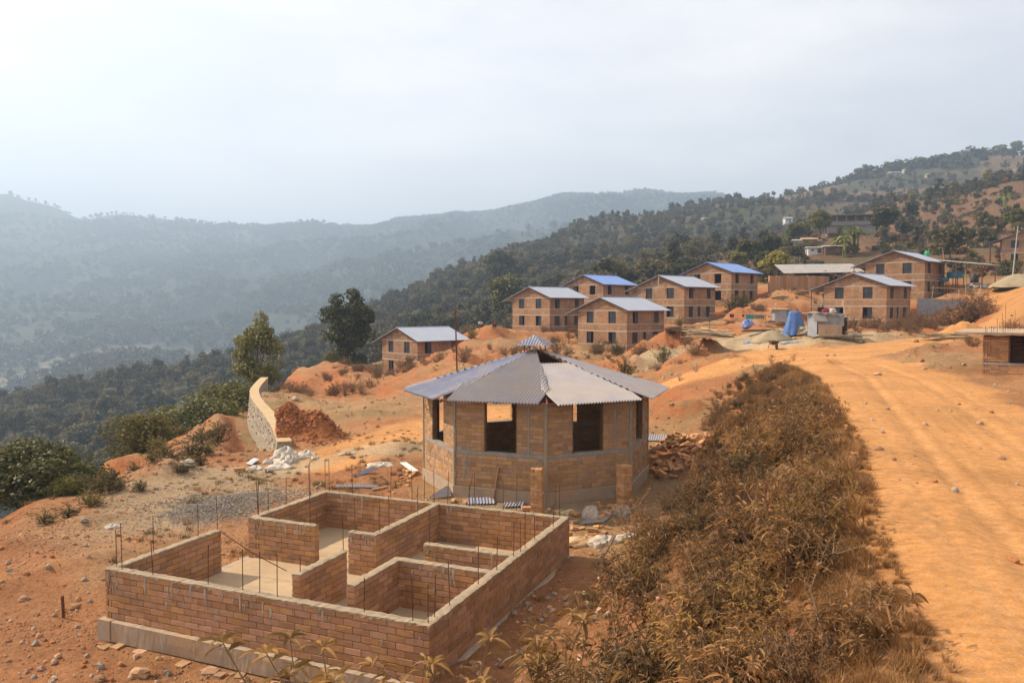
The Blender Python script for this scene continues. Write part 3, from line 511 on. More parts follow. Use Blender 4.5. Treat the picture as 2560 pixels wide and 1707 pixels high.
# ------------------------------------------------------------------ bricks
def brick_mesh(name, sx, sy, sz, mat, ch=.006, seed=0):
    rnd = random.Random(seed); V = []; 
    for k, (z, o) in enumerate(((-sz / 2, ch), (-sz / 2 + ch, 0), (sz / 2 - ch, 0), (sz / 2, ch))):
        for a, b_ in ((-1, -1), (1, -1), (1, 1), (-1, 1)):
            V.append((a * (sx / 2 - o) + rnd.uniform(-.002, .002), b_ * (sy / 2 - o) + rnd.uniform(-.0015, .0015), z + rnd.uniform(-.001, .001)))
    Fs = [(3, 2, 1, 0), (12, 13, 14, 15)] + [(k * 4 + i, k * 4 + (i + 1) % 4, k * 4 + 4 + (i + 1) % 4, k * 4 + 4 + i) for k in range(3) for i in range(4)]
    return mesh_np(name, V, Fs, mat)
BRX, BRY, BRZ, PIT = .290, .150, .0985, .1065
BM = [brick_mesh('brick', BRX, BRY, BRZ, MAT['brick'], seed=i) for i in range(4)]
BT = [brick_mesh('brick', BRX, BRY, BRZ, MAT['brick_tan'], seed=20 + i) for i in range(4)]
BL = [brick_mesh('loose_brick', BRX, BRY, BRZ, MAT['brick_loose'], .008, seed=9 + i) for i in range(3)]
def lay_bricks(parent, items, limit=300, meshes=BM, stuff_name='bricks'):
    """items: (score, (x,y,z), rz, length scale, height scale). The largest in view become objects, the rest one part of the same shapes"""
    items = sorted(items, key=lambda t: -t[0]); base = wloc(parent)
    for i, (s_, p, rz_, ls, hs) in enumerate(items[:limit]):
        o = link('brick', meshes[i % len(meshes)], parent, Vector(p) - base)
        o.rotation_euler = (random.uniform(-.006, .006), random.uniform(-.006, .006), rz_ + random.uniform(-.008, .008)); o.scale = (ls, 1, hs)
    rest = items[limit:]
    if rest:
        V = []; Fs = []; T = [(np.array([v.co[:] for v in m.vertices]), [tuple(f.vertices) for f in m.polygons]) for m in meshes]
        for i, (s_, p, rz_, ls, hs) in enumerate(rest):
            tv, tf = T[i % len(T)]; b0 = len(V)
            W = (tv * np.array([ls, 1, hs])) @ rotz(rz_ + random.uniform(-.008, .008)).T + np.array(p) - np.array(base)
            V += W.tolist(); Fs += [tuple(q + b0 for q in f) for f in tf]
        tag(link(stuff_name, mesh_np(stuff_name, V, Fs, meshes[0].materials[0]), parent), kind='stuff')

# ------------------------------------------------------------------ unfinished house: waist-high brick walls on a plinth
ORG = np.array([FX, FY, 0.0])
def fp(a, b, z=0): return ORG + FE1 * a + FE2 * b + np.array([0, 0, z])
uh = empty('unfinished_house', fp(0, 0, -.36), 'roofless waist-high brick house walls with rusty rods in the foreground', 'house shell')
T = .15; NC = 8; HT = NC * PIT
# wall centre lines in local coordinates: (start, end, direction, outer faces seen, score)
WALLS = [((0, T / 2), (FW, T / 2), 0, 3.0), ((FW - T / 2, T), (FW - T / 2, FL - T), 1, 1.6), ((0, FL - T / 2), (FW, FL - T / 2), 0, 1.1),
         ((T / 2, T), (T / 2, 2.61), 1, 1.0), ((T / 2, 3.56), (T / 2, FL - T), 1, .9), ((T, 3.63), (1.75, 3.63), 0, 1.9),
         ((2.62, 3.55), (3.28, 3.55), 0, 1.9), ((3.2, 3.63), (3.2, FL - T), 1, 1.2), ((3.25, 1.02), (3.25, 2.42), 1, 1.6),
         ((4.4, .95), (4.4, 2.34), 1, 1.6), ((4.325, 2.42), (FW - T, 2.42), 0, 1.6), ((4.43, 3.4), (FW - T, 3.4), 0, 1.6)]
items = []; core = MB(); caps = []
rb = random.Random(3)
for wi, ((ax, ay), (bx, by), dr, sc) in enumerate(WALLS):
    ln = math.hypot(bx - ax, by - ay); ux, uy = (bx - ax) / ln, (by - ay) / ln; ang = FA + (math.pi / 2 if dr else 0)
    m_ = ((ax + bx) / 2, (ay + by) / 2)
    core.box(fp(m_[0], m_[1], HT / 2 - .005), (ln - .03, T - .03, HT - .02), ang)
    for k in range(NC):
        s = 0.0; first = True; parts = []
        if k % 2 == 0: cuts = [.05, .024, .05, .018] if wi in (0, 1, 5) else [.142]
        else: cuts = []
        segs = []
        for j, cq in enumerate(cuts):
            if len(cuts) == 1 or j % 2 == 0: segs.append((s, s + cq))
            s += cq + (0 if len(cuts) > 1 else .005)
        if len(cuts) > 1: s += .004
        while s < ln - .02:
            e = min(s + BRX + .009, ln + .001)
            if ln - e < .06: e = ln
            segs.append((s, e - .009)); s = e
        for a_, b_ in segs:
            if b_ - a_ < .03: continue
            t_ = (a_ + b_) / 2; p = fp(ax + ux * t_, ay + uy * t_, k * PIT + BRZ / 2 + .002)
            off = rb.uniform(-.003, .004); p = p + (FE2 if dr == 0 else FE1) * -off
            d_ = np.linalg.norm(p - np.array([0, 0, CZ]))
            items.append((sc / d_ ** 2 * (b_ - a_) / .3, p, ang, (b_ - a_) / BRX, 1))
core.build('mortar_core', MAT['joint'], uh)
lay_bricks(uh, items)
def strip_cap(ax, ay, bx, by, w, z, seed, th=.020):
    """uneven mortar bed along a wall top"""
    ln = math.hypot(bx - ax, by - ay); n = max(2, int(ln / .06)); ux, uy = (bx - ax) / ln, (by - ay) / ln; r = random.Random(seed); V = []; Fs = []
    prof = [(-.5, -.012), (-.5, .6), (-.22, 1.0), (.22, 1.0), (.5, .6), (.5, -.012)]
    for i in range(n + 1):
        t = ln * i / n; jw = w * r.uniform(.93, 1.09); hh = th * r.uniform(.45, 1.45)
        for q, (o, h) in enumerate(prof):
            s_ = o * jw + r.uniform(-.006, .006)
            V.append(fp(ax + ux * t - uy * s_, ay + uy * t + ux * s_, z + (h * hh if h > 0 else -.012 - r.random() ** 4 * .05) + r.uniform(-.004, .004)))
    for i in range(n):
        for q in range(5): Fs.append((i * 6 + q, i * 6 + q + 1, i * 6 + 7 + q, i * 6 + 6 + q))
    Fs += [tuple(range(6)), tuple(n * 6 + 5 - q for q in range(6))]
    return V, Fs
for wi, ((ax, ay), (bx, by), dr, sc) in enumerate(WALLS):
    mb = MB(); V, Fs = strip_cap(ax, ay, bx, by, T + .012, HT + (.001 * (wi % 3)), 40 + wi); mb.add(V, Fs); mb.build('mortar_cap', MAT['mortar'], uh)
# cement that ran down the faces: thin lumpy tongues on the front and inner faces
rd_ = random.Random(12); dr_m = MB()
def tongue(px_, nrm, wd, ln, th):
    n = 5; V = []; tx = np.cross(nrm, [0, 0, 1.0]); k = rd_.uniform(-.03, .03)
    for i in range(n + 1):
        t = i / n; ww = wd * (1 - .75 * t ** 1.5) * rd_.uniform(.7, 1.25); cx_ = k * math.sin(t * 4)
        for s_ in (-1, 0, 1): V.append(px_ + tx * (s_ * ww / 2 + cx_) + nrm * (th * (1.0 if s_ == 0 else .1)) + np.array([0, 0, -t * ln]))
    dr_m.add(V, [(i * 3 + j, i * 3 + j + 1, i * 3 + 4 + j, i * 3 + 3 + j) for i in range(n) for j in range(2)])
for (ax, ay), (bx, by), nr_, cnt in (((0, 0), (FW, 0), -FE2, 40), ((.2, FL - T), (FW - T, FL - T), -FE2, 26), ((0, 3.555), (1.75, 3.555), -FE2, 12), ((2.62, 3.475), (3.28, 3.475), -FE2, 8), ((4.33, 2.345), (FW - T, 2.345), -FE2, 12), ((4.43, 3.325), (FW - T, 3.325), -FE2, 9)):
    for _ in range(cnt):
        t = rd_.random(); st_ = rd_.random() ** 2.5 * .45; tongue(fp(ax + (bx - ax) * t, ay + (by - ay) * t, HT - st_ - .01) + nr_ * .004, nr_, rd_.uniform(.012, .06), rd_.uniform(.05, .36) * (.5 if st_ > .1 else 1), rd_.uniform(.003, .008))
tag(dr_m.build('cement_run', MAT['drip'], uh), kind='stuff')
# floor slab, plinth and rough footing
MB().box(fp(FW / 2, FL / 2, -.05), (FW - .32, FL - .32, .12), FA).build('floor_slab', MAT['floor'], uh)
pl = MB()
def ragged(ax, ay, bx, by, out, z0, z1, seed, amp=.004):
    """a rough ledge beside the wall foot, front face uneven"""
    r = random.Random(seed); ln = math.hypot(bx - ax, by - ay); n = int(ln / .05); ux, uy = (bx - ax) / ln, (by - ay) / ln; nx, ny = uy, -ux; V = []; Fs = []
    for i in range(n + 1):
        t = ln * i / n
        for o, z in ((-.2, z0), (out + r.uniform(0, amp) * 1.5 + .03 * fbm(np.array([t]), np.array([1.0]), .8, 2, seed)[0], z0), (out + r.uniform(-amp, amp) * .7, (z0 + z1) / 2), (out + r.uniform(-amp, amp) * .6, z1 - .015), (out - .03, z1 + r.uniform(-.008, .006)), (-.2, z1)):
            V.append(fp(ax + ux * t + nx * o, ay + uy * t + ny * o, z))
    for i in range(n):
        for q in range(5): Fs.append((i * 6 + q, i * 6 + q + 1, i * 6 + 7 + q, i * 6 + 6 + q))
    Fs += [tuple(range(6)), tuple(n * 6 + 5 - q for q in range(6))]
    return V, Fs
for a in ((-.08, 0, FW + .08, 0, .085, 1), (FW, -.1, FW, FL + .1, .1, 2), (FW + .1, FL, -.1, FL, .1, 3), (0, FL + .1, 0, -.1, .1, 4)):
    V, Fs = ragged(*a[:5], -.36, -.006 + .001 * a[5], a[5]); mb = MB(); mb.add(V, Fs); mb.build('plinth', MAT['plinth'], uh)
for i in range(30):                           # rough stones of the footing showing below the plinth
    r_ = random.Random(200 + i); t_ = -.35 + i * .165 + r_.uniform(-.04, .04); V = np.array([[a * r_.uniform(.8, 1), b * r_.uniform(.8, 1), c_ * r_.uniform(.75, 1)] for a in (-1, 1) for b in (-1, 1) for c_ in (-1, 1)]) * np.array([r_.uniform(.07, .12), r_.uniform(.07, .12), r_.uniform(.05, .085)])
    q = fp(t_, -.2 + r_.uniform(-.09, .06), -.45 + r_.uniform(-.04, .04)); mb = MB(); mb.add([v + q for v in (V @ rotz(FA + r_.uniform(-.4, .4)).T)], [(0, 1, 3, 2), (4, 6, 7, 5), (0, 4, 5, 1), (2, 3, 7, 6), (0, 2, 6, 4), (1, 5, 7, 3)]); mb.build('footing_stone', MAT['stone_r'], uh)
# reinforcement rods standing out of the wall tops (base and tip read from the photograph)
Z1 = lambda x_, y_: (200 + x_ / 1.809, 1150 + y_ / 1.809)
RODS = [(145, 478, 310), (208, 490, 275), (333, 520, 370), (296, 415, 240), (478, 340, 190), (603, 306, 146), (576, 566, 380), (726, 597, 400), (800, 612, 412), (876, 628, 430), (755, 222, 118), (803, 250, 85), (813, 252, 92), (852, 196, 65),
        (985, 160, 0), (1048, 290, 14), (1090, 296, 268), (1137, 140, -12), (1088, 130, -6), (1240, 152, 20), (1255, 320, 160), (1326, 322, 170), (1358, 300, 150), (1435, 160, 14), (1465, 235, 108), (1545, 165, 20), (1578, 180, 60), (1612, 190, 35), (1665, 200, 45),
        (1598, 370, 205), (1775, 220, 65), (1912, 230, 90), (1967, 240, 68), (1995, 640, 435), (1283, 690, 525), (1497, 735, 510), (1592, 748, 560), (1629, 720, 515), (1692, 665, 455), (1735, 225, 120), (1814, 565, 370), (1893, 500, 345), (1960, 440, 275), (1985, 415, 255), (2012, 400, 230), (2052, 365, 245), (2123, 300, 190), (2167, 240, 100), (2197, 235, 90), (1198, 400, 230), (1000, 510, 435)]
for bx_, by_, ty_ in RODS:
    if bx_ == 1995: continue
    p = atz(*Z1(bx_, by_), HT); lp = p - ORG; a_, b_ = lp @ FE1, lp @ FE2
    best = None                                                   # stand it on the middle of the nearest wall
    for (ax, ay), (bx, by), dr, sc in WALLS:
        t = np.clip(((a_ - ax) * (bx - ax) + (b_ - ay) * (by - ay)) / ((bx - ax) ** 2 + (by - ay) ** 2), .01, .99); q = (ax + (bx - ax) * t, ay + (by - ay) * t); dd = math.hypot(a_ - q[0], b_ - q[1])
        if best is None or dd < best[0]: best = (dd, q)
    p = fp(*best[1], HT - .08); h = max(.25, (by_ - ty_) / 1.809 / F * p[1] * 1.0) + .08
    jx, jy = random.uniform(-.035, .035) * h, random.uniform(-.035, .035) * h
    MB().tube([p, p + np.array([jx * .4, jy * .4, h * .5]), p + np.array([jx, jy, h])], .0075, 5).build('rod', MAT['rust'], uh)
q = fp(1.0, 3.5, HT + .02); MB().tube([atz(*Z1(640, 325), HT + .05), (atz(*Z1(640, 325), HT + .05) + atz(*Z1(935, 500), .2)) / 2 + np.array([0, 0, -.05]), atz(*Z1(935, 500), .2)], .009, 5).build('rod', MAT['rust'], uh)

# ------------------------------------------------------------------ round brick building with eight sides
oc = empty('octagonal_pavilion', (OCX, OCY, .1), 'eight-sided brick pavilion with unfinished corrugated roof and small cupola', 'pavilion')
ov = [np.array([OCX + OCR * math.cos(OCA + i * math.pi / 4), OCY + OCR * math.sin(OCA + i * math.pi / 4), 0]) for i in range(8)]
MAT['oct_post'] = pmat('dusty_post_concrete', (.30, .235, .165), (.40, .32, .24), 4, .95, .5, 40, dust=((.44, .26, .13), 2.2, .5, .7, (1, 1, 1)), coords='World')
ZP, ZS0, ZS1, ZT = .46, 1.345, 1.44, 2.84
items = []; WIN = {1: (.335, .69), 2: (.30, .665), 0: (.30, .67), 3: (.30, .67), 4: (.3, .68), 5: (.32, .68), 6: (.28, .66), 7: (.3, .7)}
cores = MB()
for i in range(8):
    A_, B_ = ov[i], ov[(i + 1) % 8]; e = B_ - A_; ln = np.linalg.norm(e); e = e / ln; ang = math.atan2(e[1], e[0]); nrm = np.array([e[1], -e[0], 0])
    w0, w1 = WIN[i][0] * ln, WIN[i][1] * ln; ctr = -nrm * .075
    def seg(a_, b_, z0, z1, dep=T - .012): cores.box(A_ + e * (a_ + b_) / 2 + ctr + np.array([0, 0, (z0 + z1) / 2]), (b_ - a_, dep, z1 - z0), ang)
    seg(.03, ln - .03, ZP - .02, ZS0 + .002)
    if i != 6: seg(.03, w0 - .01, ZS1 - .002, ZT); seg(w1 + .01, ln - .03, ZS1 - .002, ZT)
    holes = {1: (.30, .42), 2: (.48, .60)}.get(i)
    rr = random.Random(i)
    for k in range(21):
        z = ZP + k * PIT * 1.03 if k < 8 else ZS1 + (k - 8) * PIT
        if k >= 8 and z + PIT > ZT + .02: continue
        spans = [(.055, ln - .055)] if k < 8 else [(.055, w0), (w1, ln - .055)]
        for a_, b_ in spans:
            s = a_ + (0 if k % 2 else -.15)
            while s < b_ - .02:
                q0, q1 = max(s, a_), min(s + BRX + .012, b_); s += BRX + .012
                if q1 - q0 < .05: continue
                if k == 8 and ((i in (1, 2) and abs((q0 + q1) / 2 - {1: .32, 2: .52}[i]) < .15) or (i == 1 and abs(q1 - (ln - .33)) < .12)): continue
                mid = A_ + e * (q0 + q1) / 2 + ctr + nrm * rr.uniform(-.004, .005) + np.array([0, 0, z + PIT / 2])
                sc = {1: 3, 2: 3, 0: 1.3, 3: .9}.get(i, .1) / np.linalg.norm(mid - [0, 0, CZ]) ** 2 * (q1 - q0)
                items.append((sc, mid, ang, (q1 - q0 - .012) / BRX, .97))
    # concrete: sill band, plinth, corner post, mid posts, ring beam
    MB().box(A_ + e * ln / 2 + ctr + np.array([0, 0, (ZS0 + ZS1) / 2]), (ln - .04, T + .014, ZS1 - ZS0), ang).build('sill_band', MAT['concrete'], oc)
    MB().box(A_ + e * ln / 2 + ctr + np.array([0, 0, .19]), (ln + .03, T + .10, .50), ang).build('plinth', MAT['plinth'], oc)
    mb = MB(); nn = 14; V = []; hw = .05                          # slightly lumpy corner post
    r_ = random.Random(70 + i); outd = (ov[i] - np.array([OCX, OCY, 0])); outd /= np.linalg.norm(outd); td = np.array([-outd[1], outd[0], 0])
    for k in range(nn + 1):
        z = .42 + (ZT - .42) * k / nn
        for sx_, so_ in ((-1, -.15), (-1, .012), (0, .03), (1, .012), (1, -.15)): V.append(ov[i] + td * sx_ * (hw + r_.uniform(-.012, .016)) + outd * (so_ + r_.uniform(-.003, .004)) + np.array([0, 0, z]))
    mb.add(V, [(k * 5 + j, k * 5 + j + 1, k * 5 + 6 + j, k * 5 + 5 + j) for k in range(nn) for j in range(4)]); mb.build('corner_post', MAT['oct_post'], oc)
    for t_ in ((w1 + ln) / 2 - .08,) if i in (1, 2) else ():
        MB().box(A_ + e * t_ + ctr + nrm * .004 + np.array([0, 0, (ZS1 + ZT) / 2]), (.05, T + .01, ZT - ZS1), ang).build('post', MAT['concrete'], oc)
    MB().box(A_ + e * ln / 2 + ctr + np.array([0, 0, ZT + .04]), (ln + .02, .12, .08), ang).build('ring_beam', MAT['darkrust'], oc)
    if i != 6:
        zc = (ZS1 + ZT) / 2
        for q in (w0 + .012, w1 - .012): MB().box(A_ + e * q + ctr + np.array([0, 0, zc]), (.035, .13, ZT - ZS1 - .01), ang).build('window_jamb', MAT['darkwood'], oc)
cores.build('mortar_core', MAT['oct_joint'], oc)
lay_bricks(oc, items, meshes=BT)
# lime and cement stains that ran below the band
dr_m = MB()
for i in (0, 1, 2):
    A_, B_ = ov[i], ov[i + 1]; e = (B_ - A_) / np.linalg.norm(B_ - A_); nrm = np.array([e[1], -e[0], 0])
    for _ in range(20): t = rd_.random() * 2.5 + .1; tongue(A_ + e * t + nrm * .006 + np.array([0, 0, ZS0 - rd_.random() ** 2 * .5]), nrm, rd_.uniform(.02, .08), rd_.uniform(.05, .3), rd_.uniform(.004, .009))
tag(dr_m.build('cement_run', MAT['drip'], oc), kind='stuff')
MB().lathe((OCX, OCY, .2), [(3.25, -.1), (3.25, .08)], 8).build('floor', MAT['floor'], oc)

# roof: eight corrugated panels leaving open notches at the hips
ZE, APO, ZA = 2.87, 3.87, 4.10
def corr(A_, e, up, half, tmax, t0, name, mat, parent, pitch=.090, amp=.026, e0=None, shift=0):
    """corrugated sheet: across along e (from -half to half at the eave), up along `up`; tmax(w) gives the upper end"""
    e, up = np.array(e), np.array(up); nrm = np.cross(e, up); nrm /= np.linalg.norm(nrm); cols = []
    n = int(2 * half / pitch * 8); V = []; Fs = []
    for i in range(n + 1):
        w = -half + 2 * half * i / n; a = t0(w) if callable(t0) else t0; b_ = max(tmax(w), a + .002); h = amp * math.cos(2 * math.pi * (w + shift) / pitch)
        for t in np.linspace(a, b_, 4): V.append(A_ + e * w + up * t + nrm * (h + .006 * math.sin(t * 3 + w)))
    for i in range(n):
        for q in range(3): Fs.append((i * 4 + q, (i + 1) * 4 + q, (i + 1) * 4 + q + 1, i * 4 + q + 1))
    mb = MB(); mb.add(V, Fs); return mb.build(name, mat, parent, smooth=True)
for i in range(8):
    am = OCA + (i + .5) * math.pi / 4; rad = np.array([math.cos(am), math.sin(am), 0]); e = np.array([-rad[1], rad[0], 0])
    up = np.array([0, 0, ZA]) - (rad * APO + np.array([0, 0, ZE])); L_ = np.linalg.norm(up); up = up / L_
    hw = APO * math.tan(math.pi / 8); half = hw - (.30 if i != 3 else .1); A_ = np.array([OCX, OCY, ZE]) + rad * APO
    top = {2: L_ * .70}.get(i, L_ * .975)
    def tmx(w, hw=hw, top=top, L_=L_): return min(top, L_ * (1 - abs(w) / hw) + .22 * L_ * max(0, abs(w) / hw - .25) * .6)
    corr(A_ + np.array([0, 0, .003 * (i % 2) + .012 * (i % 2)]), e, up, half, tmx, 0, 'roof_panel', MAT['sheet_blue'] if i in (0, 7) else MAT['sheet'], oc)
    # hip rafter, fascia angle and purlins below
    vr = np.array([math.cos(OCA + i * math.pi / 4), math.sin(OCA + i * math.pi / 4), 0]); RE = APO / math.cos(math.pi / 8)
    MB().tube([np.array([OCX, OCY, ZE - .05]) + vr * (RE - .16), np.array([OCX, OCY, ZA - .06]) + vr * .12], .03, 4).build('rafter', MAT['darkrust'], oc)
    v2 = np.array([math.cos(OCA + (i + 1) * math.pi / 4), math.sin(OCA + (i + 1) * math.pi / 4), 0])
    for fr_ in (.955, .62, .3): 
        zz = ZE - .03 + (ZA - ZE) * (1 - fr_) - .02; MB().tube([np.array([OCX, OCY, zz]) + vr * RE * fr_, np.array([OCX, OCY, zz]) + v2 * RE * fr_], .018, 4).build('purlin', MAT['darkrust'], oc)
cu = empty('cupola', (0, 0, 0)); cu.parent = oc; cu.location = (0, 0, ZA - .1)
cbase = np.array([OCX - .05, OCY, 0])
for k in range(4):
    a = OCA + R(22) + k * math.pi / 2; v = np.array([math.cos(a), math.sin(a), 0]); MB().tube([cbase + v * .36 + np.array([0, 0, ZA - .13]), cbase + v * .36 + np.array([0, 0, ZA + .16])], .018, 5).build('post', MAT['darkrust'], cu)
for k in range(4):
    a = OCA + R(22) + R(45) + k * math.pi / 2; rad = np.array([math.cos(a), math.sin(a), 0]); e = np.array([-rad[1], rad[0], 0]); ap = .46; E0 = cbase + rad * ap + np.array([0, 0, ZA + .13])
    up = cbase + np.array([0, 0, ZA + .44]) - E0; L_ = np.linalg.norm(up); up /= L_
    corr(E0, e, up, ap, lambda w, L_=L_, ap=ap: L_ * (1 - abs(w) / ap), 0, 'cupola_panel', MAT['sheet_blue'], cu, pitch=.09, amp=.014)

# two square stacks of bricks leaning by the pavilion
def brick_stack(px, py, d, nl, rz_, label, per=4):
    p = at(px, py, d); p[2] = tz(p[0], p[1]); st = empty('brick_stack', p, label, 'brick stack', 'brick stacks beside the pavilion')
    r = random.Random(int(px)); k = 0; z = 0
    for L_ in range(nl):
        for j in range(3 if L_ % 2 else 2):
            n_ = 3 if L_ % 2 else 2; off = (j - (n_ - 1) / 2) * (.098 if L_ % 2 else .15); a = rz_ + (math.pi / 2 if L_ % 2 else 0)
            o = link('brick', BL[k % 3], st); k += 1
            v = rotz(a) @ np.array([r.uniform(-.012, .012), off, 0]); o.location = (v[0], v[1], z + BRZ / 2); o.rotation_euler = (0, 0, a + r.uniform(-.05, .05)); o.scale = (1, .62 if L_ % 2 else 1, 1)
        z += BRZ + .001
brick_stack(1343, 1275, 20.05, 12, R(-14), 'brick stack nearer the middle of the pavilion, with a rounded top')
brick_stack(1560, 1262, 20.6, 11, R(35), 'brick stack on the right beside the pavilion corner and shrubs')

# ------------------------------------------------------------------ two-storey brick houses
HH = 4.62
MAT['band'] = pmat('pale_concrete_band', (.42, .36, .28), (.54, .47, .38), 3, .95, .3, dust=((.40, .27, .17), 1.5, .5, .7, (1, 1, 1)))
def wall_skin(mb, O, e, nrm, ln, z0, z1, holes, dep=.22):
    """outer skin with real openings and their reveals"""
    O, e, nrm = map(np.array, (O, e, nrm)); xs = sorted({0, ln} | {h[0] for h in holes} | {h[1] for h in holes}); zs = sorted({z0, z1} | {h[2] for h in holes} | {h[3] for h in holes})
    P = lambda a, z, k=0: O + e * a + np.array([0, 0, z]) - nrm * k
    for a, b in zip(xs[:-1], xs[1:]):
        for c_, d_ in zip(zs[:-1], zs[1:]):
            if any(h[0] <= a and b <= h[1] and h[2] <= c_ and d_ <= h[3] for h in holes): continue
            mb.add([P(a, c_), P(b, c_), P(b, d_), P(a, d_)], [(0, 1, 2, 3)])
            mb.add([P(a, c_, dep), P(b, c_, dep), P(b, d_, dep), P(a, d_, dep)], [(3, 2, 1, 0)])
    for a, b, c_, d_ in holes:
        for q in (((a, c_), (b, c_)), ((b, c_), (b, d_)), ((b, d_), (a, d_)), ((a, d_), (a, c_))):
            mb.add([P(*q[0]), P(*q[0], dep), P(*q[1], dep), P(*q[1])], [(0, 1, 2, 3)])
GW = [(.185, .33), (.635, .785)]
ROWS = [(.88, 2.15), (3.10, 4.36)]
def make_house(glazed=True, roofmat='roof', name='brick_house'):
    h = empty(name, (0, 0, 0))
    g = [(a * HW, b * HW, z0, z1) for a, b in GW for z0, z1 in ROWS]
    s = [(.14 * HL, .285 * HL, .88, 2.15), (.43 * HL, .515 * HL, .95, 2.15), (.70 * HL, .84 * HL, .88, 2.15), (.15 * HL, .29 * HL, 3.10, 4.36), (.72 * HL, .85 * HL, 3.10, 4.36)]
    w = MB(); wall_skin(w, (0, 0, 0), (1, 0, 0), (0, -1, 0), HW, -1.3, HH, g); wall_skin(w, (HW, 0, 0), (0, 1, 0), (1, 0, 0), HL, -1.3, HH, s)
    wall_skin(w, (HW, HL, 0), (-1, 0, 0), (0, 1, 0), HW, -1.3, HH, []); wall_skin(w, (0, HL, 0), (0, -1, 0), (-1, 0, 0), HL, -1.3, HH, [(.4 * HL, .56 * HL, .1, 2.15), (.4 * HL, .56 * HL, 2.5, 4.36)])
    rise = 1.25
    for y_, nn_ in ((0, -1), (HL, 1)):
        P = [(0, y_, HH), (HW, y_, HH), (HW / 2, y_, HH + rise)]; w.poly(P if nn_ < 0 else P[::-1], .2, (0, nn_, 0))
    w.build('wall', MAT['housebrick'], h)
    MB().box((HW / 2, HL / 2, 2.55), (HW - .5, HL - .5, .14)).build('upper_floor', MAT['concrete'], h)
    k = 0
    for z, t in ((.76, .09), (2.20, .13), (2.98, .08), (4.42, .10)):
        b = MB(); o = .014 + .002 * k; k += 1
        b.box((HW / 2, -o / 2 + .05, z + t / 2), (HW + 2 * o, .1 + o, t)); b.build('concrete_band', MAT['band'], h)
        b = MB(); b.box((HW + o / 2 - .05 + .003, HL / 2 + .05, z + t / 2), (.1 + o, HL - .1, t - .004)); b.build('concrete_band', MAT['band'], h)
    r_ = random.Random(4)
    for face, holes in ((0, g), (1, s)):
        for a, b_, z0, z1 in holes:
            if not glazed and not (face == 0 and z0 > 3 and a < 2): continue
            wd = MB(); c = .05; dpt = .10
            def bx(u0, u1, q0, q1, dp=dpt, th=.05):
                if face == 0: wd.box(((u0 + u1) / 2, dp, (q0 + q1) / 2), (u1 - u0, th, q1 - q0))
                else: wd.box((HW - dp, (u0 + u1) / 2, (q0 + q1) / 2), (th, u1 - u0, q1 - q0))
            bx(a, a + c, z0, z1); bx(b_ - c, b_, z0, z1); bx(a + c, b_ - c, z0, z0 + c); bx(a + c, b_ - c, z1 - c, z1)
            if b_ - a > .7: bx((a + b_) / 2 - .03, (a + b_) / 2 + .03, z0 + c, z1 - c)
            fo = wd.build('window_frame', MAT['frame'], h)
            half = [(a + c, (a + b_) / 2 - .03), ((a + b_) / 2 + .03, b_ - c)] if b_ - a > .7 else [(a + c, b_ - c)]
            for j, (u0, u1) in enumerate(half):
                if r_.random() < .12: continue
                wd = MB(); bx(u0 - .004, u1 + .004, z0 + c - .004, z1 - c + .004, dpt + .004, .014); wd.build('pane', MAT['glass'], fo)
    # roof: right slope, left slope running out over a veranda
    sl_ = rise / (HW / 2); y0, y1 = -.38, HL + .55; tt = .035
    def slope(xa, xb, nm):
        za = HH + rise - abs(xa - HW / 2) * sl_ + .07; zb = HH + rise - abs(xb - HW / 2) * sl_ + .07
        n = Vector((za - zb, 0, xb - xa)).normalized(); n = n if n.z > 0 else -n
        mb = MB(); mb.poly([(xa, y0, za), (xb, y0, zb), (xb, y1, zb), (xa, y1, za)], tt, n); o = mb.build(nm, MAT[roofmat], h)
        f = MB()
        for yy in (y0 - .012,): f.poly([(xa, yy, za - .045), (xb, yy, zb - .045), (xb, yy, zb - .13), (xa, yy, za - .13)], .03, (0, -1, 0))
        f.build('barge_board', MAT['frame'], h)
        return o
    slope(HW / 2, HW + .55, 'roof_sheet'); slope(HW / 2 - .002, -1.75, 'roof_sheet')
    MB().tube([(HW / 2, y0, HH + rise + .085), (HW / 2, y1, HH + rise + .085)], .055, 6).build('ridge_cap', MAT[roofmat], h)
    for yy in (.1, HL * .5, HL - .1):
        zt_ = HH + rise - (HW / 2 + 1.5) * sl_; MB().tube([(-1.5, yy, -1.2), (-1.5, yy, zt_)], .045, 6).build('veranda_post', MAT['darkrust'], h)
    MB().tube([(-1.5, .1, 2.35), (-1.5, HL - .1, 2.35)], .035, 4).build('veranda_rail', MAT['darkrust'], h); MB().tube([(-1.5, .1, 2.35), (0, .1, 2.35)], .035, 4).build('veranda_rail', MAT['darkrust'], h)
    return h
proto = make_house(True, 'roof'); proto_b = make_house(False, 'roof_b')
HLAB = {'H1': 'brick house standing lowest on the far left slope, behind the tall thin pole', 'H2': 'second brick house from the left, with people outside on the red mound', 'H3': 'brick house with strong blue roof showing between two pale-roofed houses', 'H4': 'brick house with pale roof directly above the pavilion cupola',
        'H5': 'brick house with a roof prop on its gable, just right of the centre house', 'H6': 'brick house with strong blue roof highest of the middle cluster, window openings empty', 'H7': 'brick house behind the dry brush and tin shack at the yard', 'H8': 'brick house with green water tank on its roof and side canopy'}
hobj = {}
for k, (cx_, cy_, z) in HOUSES.items():
    src = proto_b if k in ('H3', 'H6') else proto
    used = [v for v in hobj.values() if v.get('src') == src.name]
    o = src if not used else copy_tree(src)
    o['src'] = src.name; hobj[k] = o
    o.location = (cx_ - HW * math.cos(HY), cy_ + HW * math.sin(HY), z); o.rotation_euler = (0, 0, -HY)
    tag(o, HLAB[k], 'house', 'two-storey brick houses on the slope')
for o in hobj.values(): del o['src']
